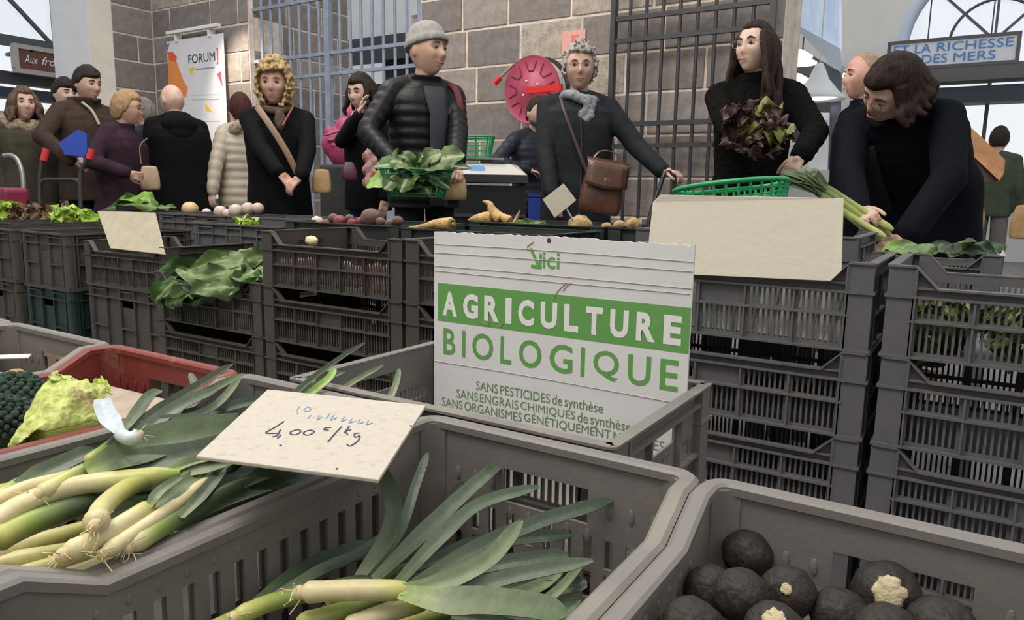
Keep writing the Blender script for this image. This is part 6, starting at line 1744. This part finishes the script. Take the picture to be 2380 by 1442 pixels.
def head_of_leaves(label, cat, name, c, rx, rz, n, cols, wid, seed, group=None, ruf=.3, alt=None, ry=None):
    rr = random.Random(seed); paths = []
    for i in range(n):
        t = math.acos(1 - 2 * (i + .5) / n); a = i * 2.4
        d = Vector((sin(t) * cos(a) * rx, sin(t) * sin(a) * (ry or rx), cos(t) * rz))
        p0 = c + d * .35 + Vector((rr.uniform(-1, 1), rr.uniform(-1, 1), rr.uniform(-1, 1))) * rx * .15
        tang = Vector((rr.uniform(-1, 1), rr.uniform(-1, 1), rr.uniform(-.3, 1))) * rx * .35
        paths.append(([p0, c + d * .75 + tang * .3, c + d * 1.05 + tang], wid * rr.uniform(.8, 1.2), (alt if alt and i % 3 == 0 else cols), {'ruffle': ruf, 'freq': 16, 'rib': None, 'prof': lambda t: min(1, .4 + 1.2 * t) if t < .8 else 1 - (t - .8) * 1.5, 'hint': d.normalized() + Vector((0, 0, .2)), 'n': 6}))
    return leafy(label, cat, name, paths, group)
head_of_leaves('lime green lettuce at the left edge', 'lettuce', 'lettuce', atY(18, 496, 2.3), .09, .07, 14, LIMEL, .10, 1)
head_of_leaves('brown oak-leaf lettuce beside the lime one', 'lettuce', 'lettuce', atY(75, 506, 2.3), .13, .06, 18, BRNL, .10, 2)
head_of_leaves('lime green lettuce in the crate left of the blank card', 'lettuce', 'lettuce', atY(165, 509, 2.35), .14, .035, 14, LIMEL, .10, 3)
head_of_leaves('little bright green lettuce in the middle of the grey crate', 'lettuce', 'lettuce', atY(570, 527, 2.2), .06, .035, 10, LIMEL, .06, 4)
def veg(name, label, cat, px, py, Y, rpx, m, seed, amp=.08, sc=(1, 1, .9), tip=None, group=None, dz=0.0):
    p = atY(px, py, Y); r = rpx * Y / (ray(px, py).y)
    o = thing(name, label, cat, p, 0, group); put('root', lump(r, seed, amp, sc), m, o)
    if tip: put('tail', MB().tube(spline([Vector((0, 0, 0)), Vector(tip) * .6, Vector(tip)], 4), [r * .45 * (1 - j / 9) + .002 for j in range(9)], 8), m, o)
    return o
M_swede = mat('swede_skin', (.62, .36, .2), .6, col2=(.62, .5, .3), scale=14)
M_turn = mat('white_turnip', (.68, .58, .46), .55, col2=(.6, .45, .42), scale=14)
M_beet = mat('beet_brown', (.2, .13, .1), .8, col2=(.12, .06, .06), scale=20, bump=.4, bscale=60)
M_beetr = mat('beet_red', (.3, .06, .07), .7, col2=(.2, .05, .06), scale=20, bump=.3, bscale=60)
M_parsnip = mat('parsnip_skin', (.62, .42, .17), .75, col2=(.42, .25, .09), scale=26, bump=.5, bscale=60)
veg('swede', 'single round orange-pink swede on the back crate', 'swede', 442, 486, 2.8, 19, M_swede, 1, .05)
for i, (x, y, r, lb) in enumerate(((512, 492, 15, 'pale turnip at the left of the heap'), (548, 490, 17, 'pale turnip in the middle of the heap'), (577, 485, 16, 'white turnip at the right of the heap'), (600, 484, 14, 'white turnip nearest the blonde woman'), (480, 495, 11, 'small pale turnip near the swede'), (530, 497, 12, 'small pale turnip low in the heap'))):
    veg('turnip', lb, 'turnip', x, y, 2.82, r, M_turn, 5 + i, .06, group='pale turnips')
for i, (x, y, r, m, lb) in enumerate(((737, 515, 14, M_turn, 'pale earthy root at the left of the beet crate'), (775, 508, 13, M_beet, 'brown beet behind the red ones'), (790, 514, 15, M_beetr, 'red beet at the left of the cluster'), (812, 508, 11, M_beet, 'small brown beet on top of the red ones'),
                              (818, 518, 12, M_beetr, 'small red beet low in the cluster'), (838, 515, 12, M_beetr, 'red beet at the right of the cluster'), (862, 506, 24, M_beet, 'large brown beet standing highest in its crate'), (884, 516, 12, M_beet, 'brown beet right of the large one'), (925, 514, 13, M_beet, 'brown beet alone at the right of its crate'), (905, 520, 11, M_beet, 'half-buried brown beet right of the large one'), (757, 520, 11, M_beet, 'half-buried beet beside the pale root'))):
    veg('beet', lb, 'beet', x, y, 2.16, r, m, 20 + i, .07, tip=None, group='beets in the dark crate')
def parsnip(label, pts, r, seed, cut=True, group='parsnips'):
    pts = [Vector(p) for p in pts]; o = pts[0].copy(); T = thing('parsnip', label, 'parsnip', o, 0, group)
    sp_ = spline(pts, 8); n = len(sp_); rr = random.Random(seed)
    rad = [r * ((1 - j / (n - 1)) ** .85 * .92 + .08) * (1 + .04 * rr.uniform(-1, 1)) for j in range(n)]; rad[0] *= .82
    put('root', sub(MB().tube(sp_, rad, 14), o), M_parsnip, T)
    if cut:
        d = (sp_[0] - sp_[1]).normalized(); q = d.to_track_quat('Z', 'Y').to_matrix().to_4x4()
        put('crown_ring', MB().lathe([(r * .62, 0), (r * .62, .006), (r * .44, .008), (r * .36, -.004), (.001, .0)], 18, q), mat('parsnip_crown', (.2, .13, .06), .9), T)
        put('crown', MB().lathe([(r * .3, 0), (r * .26, .012), (.001, .013)], 12, q), M_parsnip, T)
parsnip('big parsnip with a hollow crown lying across the corner of its crate', [atY(1050, 521, 2.0), atY(1015, 521, 2.03), atY(985, 527, 2.04), atY(942, 531, 2.05)], .024, 1)
parsnip('parsnip lying at the left end of the long crate', [atY(1145, 506, 2.5), atY(1110, 508, 2.5), atY(1088, 512, 2.5)], .03, 2)
parsnip('forked parsnip with its tip pointing up', [atY(1165, 512, 2.5), atY(1145, 490, 2.5), atY(1138, 474, 2.5), atY(1122, 468, 2.5)], .026, 3, False)
parsnip('parsnip leaning right of the forked one', [atY(1185, 514, 2.5), atY(1160, 500, 2.5), atY(1140, 486, 2.5)], .022, 4, False)
parsnip('thin parsnip tip sticking up on its own', [atY(1195, 520, 2.5), atY(1203, 502, 2.5), atY(1209, 488, 2.5)], .010, 5, False)
leafy('thin green tops lying on the parsnips', 'leaf', 'root_tops', [(YP([(1200, 520), (1230, 517), (1270, 519)], 2.5), .03, CHG, {}), (YP([(1210, 522), (1240, 520), (1262, 516)], 2.48), .025, CHP, {}), (YP([(1180, 520), (1215, 520), (1250, 524)], 2.46), .03, CHG, {})])
for i, (x, y, r, lb) in enumerate(((1348, 528, 30, 'round tan celeriac under the diamond card'), (1410, 530, 14, 'small tan celeriac right of the round one'), (1440, 527, 16, 'tan celeriac near the big blank card'), (1472, 524, 19, 'knobbly tan celeriac beside the big blank card'), (1300, 536, 12, 'half-buried celeriac left of the round one'))):
    veg('celeriac', lb, 'celeriac', x, y, 2.55, r, M_cel, 60 + i, .2, group='celeriac in the back crate')
# contents of the stacked crates seen over the rims and through the slots
veg('endive', 'yellow-white endive tip showing above the crate left of the sign', 'endive', 724, 560, 1.72, 15, mat('endive', (.72, .66, .38), .5), 3, .15, (1.2, .8, .8))
M_rr = mat('pink_radish', (.5, .05, .08), .45, col2=(.6, .4, .38), scale=20)
for i in range(26):
    x = -1.90 + (i % 13) * .041; z = ZS - .01 - HP + .03 + (i // 13) * .045 + rnd.uniform(-.008, .008)
    o = thing('radish', 'pink radish seen through the slots left of the sign', 'radish', (x, YSR + .045, z), 0, 'radishes behind the slots')
    put('root', lump(.019, i, .08), M_rr if i % 5 else M_turn, o)
M_fen = mat('white_fennel', (.72, .72, .62), .5, var=.1)
for i in range(12):
    x = -.705 + i * .041
    o = thing('leek', 'white leek shaft seen through the slots right of the sign', 'leek', (x, YSR + .05, ZS - HP + .01), 0, 'leek shafts behind the slots')
    put('stem', MB().tube([(0, 0, 0), (.004, .01, .06), (.006, .03, .112)], [.019, .02, .018], 12), M_fen, o)
for i in range(4):
    head_of_leaves('green lettuce seen through the slots at the right edge', 'lettuce', 'lettuce', Vector((-.06 + i * .135, YSR + .1, ZS - HP + .055)), .062, .055, 10, [(0, (.2, .28, .06)), (1, (.1, .17, .035))], .09, 30 + i, group='lettuces behind the slots', ry=.045)
# crate the woman picks from
leafy('heap of dark leek leaves in the crate by the bending woman', 'leek', 'cut_leek', [
    (YP([(2140, 590, .1), (2190, 575, .05), (2240, 582, .05), (2290, 590, .05)], 2.5), .05, LFD, {'rib': None}), (YP([(2150, 585, .2), (2210, 580, .1), (2250, 570, .05), (2262, 562, 0)], 2.5), .04, LFL, {'rib': None}),
    (YP([(2060, 585, .1), (2100, 575, .05), (2150, 580, .0), (2180, 588, 0)], 2.48), .05, CHP, {'rib': None}), (YP([(2200, 590, .0), (2260, 583, .05), (2320, 590, .05)], 2.52), .06, LFD, {'rib': None}),
    (YP([(2040, 590, .1), (2070, 578, .05), (2110, 590, .0)], 2.46), .05, [(0, (.3, .45, .1)), (1, (.1, .2, .05))], {'rib': None}), (YP([(2270, 588), (2310, 575, .05), (2335, 585)], 2.55), .05, CHD, {'rib': None})])
tri = [atY(2331, 581, 2.43), atY(2340, 597, 2.43), atY(2322, 597, 2.43)]
card_on('tiny white triangular card corner on the right crate rim', tri, mat('white_card', (.7, .7, .68), .7), .002)

# ------------------------------------------------------------------ things people hold
def tp(px, py, t): return att(px, py, t)
# green basket of chard held by the man in the hat
M_gbask = mat('green_basket_plastic', (.015, .22, .085), .4)
def basket(label, c, L, W, h, nrib, m, rz=0, taper=.78, tilt=None, oval_=False, rings=4):
    T = thing('basket', label, 'basket', c, rz)
    if tilt: T.rotation_euler = tilt
    def rp(u, z):
        k = taper + (1 - taper) * z / h
        a = 2 * pi * u; ca, sa = cos(a), sin(a); e = 2.0 if oval_ else 6.0
        return Vector((L / 2 * k * math.copysign(abs(ca) ** (2 / e), ca), W / 2 * k * math.copysign(abs(sa) ** (2 / e), sa), z))
    N = 48
    put('rim', MB().tube([rp(i / N, h) for i in range(N)] + [rp(0, h)], .006, 6, cap=False), m, T)
    for j in range(rings): put('ring', MB().tube([rp(i / N, h * (j + .5) / (rings + .3)) for i in range(N)] + [rp(0, h * (j + .5) / (rings + .3))], .003, 5, cap=False), m, T)
    for i in range(nrib):
        u = i / nrib; put('rib', MB().tube([rp(u, 0), rp(u, h * .5), rp(u, h)], .0035, 5), m, T)
    put('base', MB().loft([[rp(i / 24, 0) for i in range(24)], [rp(i / 24, .004) for i in range(24)]]), m, T)
    return T
cb = tp(968, 448, 3.56)
yv = base_yaw = atan2(CAMP.y - cb.y, CAMP.x - cb.x) + pi / 2
basket('green plastic basket under the chard held by the man in the hat', cb - Vector((0, 0, .02)), .34, .24, .13, 26, M_gbask, yv)
T3 = 3.5
c0 = (965, 402)
lv = [((868, 388), .10, CHG), ((852, 436), .11, [(0, (.2, .34, .06)), (1, (.22, .4, .04))]), ((892, 440), .11, CHP), ((930, 447), .10, CHG), ((1000, 458), .12, CHG), ((1046, 440), .10, CHD), ((1030, 358), .10, CHP), ((1080, 362), .13, CHP), ((1096, 392), .07, CHD), ((930, 362), .09, CHP), ((985, 362), .07, CHD), ((905, 375), .12, CHP), ((1010, 430), .13, CHD), ((960, 440), .13, CHD), ((905, 415), .10, CHD)]
paths = []
for i, ((x, y), wd, cc) in enumerate(lv):
    mx, my = (c0[0] * .45 + x * .55), (c0[1] * .45 + y * .55) - 10
    tt_ = T3 - .03 * (i % 4)
    paths.append(([tp(c0[0], c0[1], T3 + .03), tp(mx, my, tt_), tp(x, y, tt_ - .02)], wd, cc, {'ruffle': .16, 'rib': (.40, .46, .26)}))
leafy('big bunch of chard leaves spilling from the basket of the man in the hat', 'chard', 'chard_bunch', paths)
# red lettuce
head_of_leaves('dark red oak-leaf lettuce held by the young woman', 'lettuce', 'lettuce', tp(1758, 308, 2.98), .145, .085, 34, PURL, .085, 9, ruf=.35, alt=[(0, (.3, .3, .07)), (1, (.17, .16, .05))], ry=.09)
# leeks in the bending woman's hands
Tb = 2.74
bun = []
for i, (r0, r1, m1, wdt) in enumerate((((2070, 548), (1985, 492), (1900, 430), .012), ((2050, 560), (1978, 505), (1895, 440), .012), ((2075, 535), (1992, 482), (1905, 425), .011), ((2058, 552), (1970, 498), (1880, 436), .010))):
    lv_ = [((1820, 400 + 12 * i), .022), ((1850 + 12 * i, 398), .024), ((1872 + 8 * i, 392), .02)]
    leek(['front leek of the bundle in the bending woman\'s hands', 'lower leek of the bundle in the bending woman\'s hands', 'upper leek of the bundle in the bending woman\'s hands', 'rear leek of the bundle in the bending woman\'s hands'][i],
         [tp(*r0, Tb - .02 * i), tp(*r1, Tb), tp(*m1, Tb + .02)], wdt * 1.2, [(0, (.5, .52, .2)), (.5, (.4, .46, .13)), (1, GRN)],
         [([tp(m1[0] + 20, m1[1] + 14, Tb + .01), tp((m1[0] + x) / 2, (m1[1] + y) / 2 - 4, Tb), tp(x, y, Tb + .02)], wd_ * 1.6, [(0, GRN), (1, GRN)]) for (x, y), wd_ in lv_], roots=False, group='leeks held by the bending woman', pxz=False)
# blue folder
fo_ = [tp(136, 332, 5.25), tp(181, 301, 5.25), tp(201, 312, 5.25), tp(203, 366, 5.25), tp(150, 360, 5.25)]
card_on('bright blue folder under the arm of the man in brown fleece', fo_, mat('blue_folder', (.02, .06, .38), .4), .02, 'folder')
bpv = f
# ------------------------------------------------------------------ bags
def bag(name, label, c, w_, h_, d_, m, rz, flap=None, strap=None, top=.8, cat='bag', sag=.06, metal=None):
    T = thing(name, label, cat, c, rz)
    rings = []
    for z, k in ((0, .82), (.03, .97), (.25, 1.02), (.6, .98), (.9, top), (1, top * .9)):
        rings.append([Vector((x, y, z * h_)) for x, y, _ in ring_ell(0, 0, 0, w_ / 2 * k, d_ / 2 * (k if z < .5 else k * (1.15 - .5 * z)), 24, 4)])
    o = put('body', MB().loft(rings), m, T)
    tx = o.modifiers.new('sub', 'SUBSURF'); tx.levels = 1; tx.render_levels = 1
    if flap:
        q = MB(); rows = []
        for j in range(8):
            v = j / 7; z = h_ * (1.01 - .55 * v); y = -d_ / 2 * (.75 + .4 * v) - .006
            if j == 0: y = 0; z = h_ * 1.03
            rows.append([Vector((x * w_ * .49, y - .003 * (1 - x * x), z + .02 * abs(x) * v)) for x in (-1, -.6, -.2, .2, .6, 1)])
        q.add([p for r in rows for p in r], [(j * 6 + i, j * 6 + i + 1, j * 6 + i + 7, j * 6 + i + 6) for j in range(7) for i in range(5)])
        fo2 = put('flap', q, flap, T); sd_ = fo2.modifiers.new('s', 'SOLIDIFY'); sd_.thickness = .006
    if strap: put('strap', MB().tube(spline([Vector(p) for p in strap[0]], 8), strap[1], 8, flat=.4), strap[2], T)
    if metal: put('clasp', MB().tube([Vector((.012 * cos(a * pi / 6), -d_ / 2 - .014, h_ * .62 + .014 * sin(a * pi / 6))) for a in range(13)], .003, 6, cap=False), metal, T)
    return T
def cyaw(p): return atan2(CAMP.y - p.y, CAMP.x - p.x) + pi / 2
M_leath = mat('brown_leather', (.075, .028, .018), .28, col2=(.12, .05, .03), scale=12, bump=.15, bscale=30, spec=.6)
M_chrome = mat('chrome', (.6, .6, .62), .2, metal=1)
p = tp(1390, 498, 3.83)
bg_ = bag('leather_bag', 'shiny brown leather bag hanging in front of the charcoal coat', p, .225, .27, .10, M_leath, cyaw(p) + .25, M_leath, ([(-.09, 0, .25), (-.04, .02, .32), (.05, .02, .32), (.09, 0, .25)], .009, M_leath), metal=M_chrome)
bg_.rotation_euler = (0, radians(8), cyaw(p) + .25)
M_tan = mat('tan_bag', (.33, .2, .09), .7, col2=(.45, .3, .15), scale=9, bump=.3, bscale=20)
p = tp(350, 442, 5.2); bag('handbag', 'beige handbag at the hip of the woman in plum', p, .13, .17, .08, mat('beige_leather', (.36, .26, .17), .5, var=.1), cyaw(p), None, ([(-.05, 0, .18), (-.05, 0, .3), (.0, 0, .36)], .01, mat('beige_leather', (.36, .26, .17), .5)))
p = tp(748, 450, 4.25); bag('handbag', 'tan leather bag at the hip of the blonde woman', p, .11, .14, .08, M_tan, cyaw(p))
p = tp(1055, 466, 3.72); bag('paper_bag', 'crumpled tan paper bag hanging from the hand of the man in the hat', p, .13, .17, .09, M_tan, cyaw(p), top=.5)
M_card_b = mat('brown_kraft', (.42, .21, .09), .7, var=.15)
tb_ = [tp(2252, 292, 3.5), tp(2300, 336, 3.45), tp(2336, 372, 3.42), tp(2333, 402, 3.42), tp(2322, 420, 3.42), tp(2250, 352, 3.5)]
tote = card_on('tan leather tote bag poking out behind the bending woman', tb_, M_card_b, .03, 'tote_bag')
tt2 = [tp(2250, 350, 3.52), tp(2322, 420, 3.45), tp(2240, 428, 3.5)]
oo = Vector(tote.location); q = MB().add([v - oo for v in tt2] + [v - oo + Vector((0, .05, 0)) for v in tt2], [(0, 1, 2), (5, 4, 3), (0, 3, 4, 1), (1, 4, 5, 2), (2, 5, 3, 0)])
put('dark_side', flatme(q, 'dark_side'), mat('dark_leather', (.06, .025, .018), .6), tote)
p = tp(2262, 532, 6.6); bag('paper_bag', 'brown paper bag held by the man in the moss green jacket', p, .16, .24, .12, M_tan, cyaw(p), top=.6)
p = tp(2372, 556, 5.6); bag('paper_bag', 'brown bag at the right edge of the photo', p, .16, .26, .12, M_tan, cyaw(p), top=.7)
# magenta rucksack and dark trolley
M_mag = mat('magenta_nylon', (.3, .03, .1), .5, col2=(.38, .06, .14), scale=8, bump=.5, bscale=12)
p = tp(806, 392, 5.7); T = thing('rucksack', 'crumpled magenta rucksack beside the woman resting her cheek', 'rucksack', p, cyaw(p))
q = MB()
for (x, y, z, r) in ((0, 0, .14, .15), (.03, .03, .28, .13), (.07, .02, .40, .09), (-.08, 0, .18, .11), (.1, 0, .16, .12), (-.12, 0, .27, .05)): q.ell((x, y, z), (r, r * .7, r))
for i in range(5): q.cone((-.16 + .03 * i, -.08, .24 - .035 * i), .012, (.12, -.1, .33 - .07 * i), .012)
remesh(put('body', q, M_mag, T), .010, 2)
put('piping', MB().tube(spline([(.06, -.1, .44), (.04, -.13, .36), (.06, -.14, .28)], 6), .008, 6), mat('rose_piping', (.5, .2, .22), .6), T)
p = tp(793, 520, 5.65); p.z = 0
T = thing('shopping_trolley', 'dark grey shopping trolley bag under the magenta rucksack', 'trolley', p, cyaw(p))
bev(put('bag', flatme(MB().box(-.15, .15, -.1, .12, .1, 1.07), 'bag'), mat('dark_trolley_cloth', (.03, .032, .033), .8, var=.2), T), .03, 3)
for s_ in (-1, 1): put('wheel', MB().lathe([(.02, -.015), (.08, -.015), (.08, .015), (.02, .015)], 20, Matrix.Translation((s_ * .15, .1, .08)) @ Matrix.Rotation(pi / 2, 4, 'Y')), mat('rubber', (.02, .02, .02), .7), T)
# purple handbag of that woman
p = tp(812, 420, 4.75); bag('handbag', 'small purple handbag hanging by the woman resting her cheek', p, .10, .12, .06, mat('purple_leather', (.07, .02, .045), .4), cyaw(p), top=.6)
q = MB(); pw = PEOPLE['plaid']
for i in range(9): q.ell(att(868 - (i % 3) * 8, 345 + i * 10, 4.78), (.035, .03, .035), None, 8, 6)
wpart(pw, 'plaid_scarf', q, mat('red_plaid', (.28, .03, .04), .9, col2=(.45, .35, .33), scale=22), .010)
# trolleys at the left
def handle(name, label, pts, r, m, grips=(), extra=(), t=4.2):
    P_ = [tp(x, y, t) for x, y in pts]; o = P_[-1].copy(); o.z = 0
    T = thing(name, label, 'trolley', o)
    put('handle', MB().tube([q_ - o for q_ in spline(P_, 6)], r, 8), m, T)
    for g in grips: put('grip', MB().tube([tp(x, y, t) - o for x, y in g], r * 1.55, 10), mat('red_grip', (.55, .03, .04), .45), T)
    for e in extra: put('cross_bar', MB().tube([q_ - o for q_ in spline([tp(x, y, t) for x, y in e], 5)], r, 8), m, T)
    return T, o
M_gm = mat('grey_tube', (.3, .29, .29), .35, metal=.6)
T, o = handle('shopping_trolley', 'magenta shopping trolley with a pale arched handle at the left edge', [(8, 362), (28, 362), (44, 378), (54, 420), (56, 520), (56, 700)], .016, M_gm, t=5.0)
bev(put('bag', flatme(MB().box(-.30, .22, -.05, .2, .12, .74), 'bag'), M_mag, T), .04, 3)
bev(put('flap', flatme(MB().box(-.31, .0, -.07, .1, .70, .86), 'flap'), mat('dark_magenta', (.2, .015, .05), .5), T), .03, 3)
T, o = handle('hand_truck', 'black hand truck with two red-gripped handles behind the lettuce crate', [(104, 352), (96, 385), (92, 430), (94, 520), (95, 700)], .014, mat('black_tube', (.025, .025, .027), .4), grips=[[(108, 346), (101, 374)], [(215, 347), (207, 370)]],
              extra=[[(215, 350), (200, 375), (188, 400), (186, 430), (188, 520), (188, 700)], [(94, 428), (104, 419), (140, 418), (175, 419), (187, 428)]], t=4.78)
put('toe_plate', flatme(MB().box(-.05, .3, -.15, .02, .0, .02), 'toe_plate'), mat('black_tube', (.025, .025, .027), .4), T)
T, o = handle('shopping_trolley', 'black-handled trolley beside the charcoal coat', [(1570, 448), (1568, 420), (1560, 402), (1545, 404), (1535, 430), (1512, 500), (1505, 560), (1490, 900)], .012, mat('black_tube', (.025, .025, .027), .4), t=3.9)
bev(put('bag', flatme(MB().box(-.18, .16, -.02, .22, .1, .6), 'bag'), mat('dark_trolley_cloth', (.03, .032, .033), .8), T), .03, 3)

# ------------------------------------------------------------------ hose reel
hc = atY(1236, 209, 5.42); vdir = (CAMP - hc).normalized()
hn = (Matrix.Rotation(radians(-34), 3, 'Z') @ vdir); hn.z = -.05; hn.normalize()
Mh_ = Matrix.Translation(hc) @ hn.to_track_quat('Z', 'Y').to_matrix().to_4x4()
HRl = thing('hose_reel', 'faded red fire hose reel mounted on the stone wall', 'hose reel', M=Mh_)
M_hr = mat('faded_red_paint', (.42, .055, .11), .4, col2=(.47, .1, .17), scale=5)
M_hrl = mat('reel_ridge_red', (.3, .03, .05), .4)
R_ = .272
put('front_disc', MB().lathe([(R_, -.01), (R_ + .006, 0), (R_, .012), (R_ * .93, .004), (R_ * .5, .01), (R_ * .46, .02), (R_ * .2, .02), (R_ * .16, .03), (.002, .03)], 48), M_hr, HRl)
put('back_disc', MB().lathe([(.002, -.17), (R_, -.17), (R_ + .004, -.165), (R_, -.155), (.002, -.155)], 48), mat('black_tube', (.025, .025, .027), .4), HRl)
put('hose_coil', MB().lathe([(.1, -.15), (R_ * .88, -.15), (R_ * .92, -.12), (R_ * .88, -.08), (R_ * .92, -.05), (R_ * .88, -.012), (.1, -.012)], 40), mat('white_hose', (.62, .6, .55), .6), HRl)
for i in range(8):
    a = 2 * pi * i / 8
    for s_ in (-.24, .24):
        put('ridge', MB().bar((R_ * .56 * cos(a + s_ * .6), R_ * .56 * sin(a + s_ * .6), .010), (R_ * .86 * cos(a + s_), R_ * .86 * sin(a + s_), .008), .008, .012, (0, 0, 1)), M_hrl, HRl)
    put('ridge', MB().bar((R_ * .56 * cos(a - .144), R_ * .56 * sin(a - .144), .010), (R_ * .56 * cos(a + .144), R_ * .56 * sin(a + .144), .010), .008, .012, (0, 0, 1)), M_hrl, HRl)
for i in range(4):
    a = 2 * pi * i / 4 + .5; put('rivet', MB().ell((R_ * .3 * cos(a), R_ * .3 * sin(a), .022), (.01, .01, .006), None, 10, 6), mat('sign_white', (.85, .85, .85), .5), HRl)
put('axle', MB().tube([(0, 0, -.4), (0, 0, .02)], .03, 12), M_hrl, HRl)
inv = Mh_.inverted()
put('guide_arm', MB().bar(inv @ atY(1224, 211, 5.3), inv @ atY(1306, 203, 5.3), .05, .04), mat('bright_red_paint', (.7, .03, .025), .35), HRl)
put('nozzle', MB().tube([inv @ atY(1196, 148, 5.35), inv @ atY(1163, 180, 5.33)], .012, 8), mat('brass_tan', (.4, .27, .2), .4, metal=.3), HRl)
put('nozzle_tip', MB().tube([inv @ atY(1163, 180, 5.33), inv @ atY(1150, 194, 5.32)], .024, 10), mat('bright_red_paint', (.7, .03, .025), .35), HRl)
# ------------------------------------------------------------------ scale table with basket
sc0 = tp(1150, 408, 5.0)
ST = thing('scale_table', 'black folding table carrying the white scale behind the man in the hat', 'table', (sc0.x, sc0.y, 0), cyaw(sc0))
zt = sc0.z
put('tabletop', flatme(MB().box(-.32, .22, -.2, .3, zt - .05, zt), 'tabletop'), M_dark, ST)
put('front_box', flatme(MB().box(-.3, .2, -.17, .25, .35, zt - .07), 'front_box'), mat('black_box', (.012, .012, .013), .5), ST)
put('front_label', flatme(MB().box(-.3, -.17, -.178, -.17, .62, .645), 'front_label'), mat('label_white', (.5, .5, .5), .5), ST)
put('shelf_rail', flatme(MB().box(-.31, .21, -.185, -.17, .72, .74), 'shelf_rail'), M_beam, ST)
for sx in (-1, 1):
    for y in (-.15, .25): put('leg', flatme(MB().box(sx * .24 - .065, sx * .24 - .035, y - .015, y + .015, 0, zt - .05), 'leg'), M_beam, ST)
SCL = thing('weighing_scale', 'white market scale with a small blue display', 'scale', (sc0.x, sc0.y, zt), cyaw(sc0))
M_scw = mat('scale_white', (.6, .57, .52), .4)
bev(put('housing', flatme(MB().add([(-.24, -.16, 0), (.22, -.16, 0), (.22, .16, 0), (-.24, .16, 0), (-.22, -.1, .075), (.10, -.1, .075), (.16, .14, .075), (-.22, .14, .09)], [(3, 2, 1, 0), (4, 5, 6, 7), (0, 1, 5, 4), (1, 2, 6, 5), (2, 3, 7, 6), (3, 0, 4, 7)]), 'housing'), M_scw, SCL), .008, 2)
put('display', flatme(MB().box(-.16, -.07, -.142, -.128, .022, .06), 'display'), mat('blue_display', (.2, .42, .75), .3, emit=((.25, .5, .9), .3)), SCL)
put('pan', flatme(MB().box(-.24, .06, -.12, .14, .10, .112), 'pan'), M_steel, SCL)
put('pan_support', flatme(MB().box(-.1, -.02, -.02, .06, .07, .1), 'pan_support'), M_scw, SCL)
pb = Vector((sc0.x, sc0.y, zt + .112)) + Matrix.Rotation(cyaw(sc0), 3, 'Z') @ Vector((-.13, .0, 0))
basket('green plastic basket standing on the white scale', pb, .25, .2, .14, 24, mat('green_basket_bright', (.02, .3, .11), .4), cyaw(sc0))
pc_ = atY(1702, 478, 1.78); pc_.z = ZS + .002
basket('oval green plastic basket standing behind the large blank card', pc_ + Vector((0, .02, .012)), .27, .20, .135, 30, mat('green_basket_bright', (.02, .3, .11), .4), .05, .8, (radians(-4), radians(-7), .05), True, 6)
# blue crate edge behind the charcoal coat
p = tp(1250, 520, 4.6); p.z = 0
bxx = thing('storage_box', 'blue plastic box standing behind the charcoal coat', 'box', p, cyaw(p))
bev(put('body', flatme(MB().box(-.06, .06, -.1, .1, 0, .86), 'body'), mat('blue_plastic', (.02, .05, .3), .4), bxx), .01, 2)
put('lid', flatme(MB().box(-.065, .065, -.105, .105, .86, .88), 'lid'), mat('blue_plastic', (.02, .05, .3), .4), bxx)
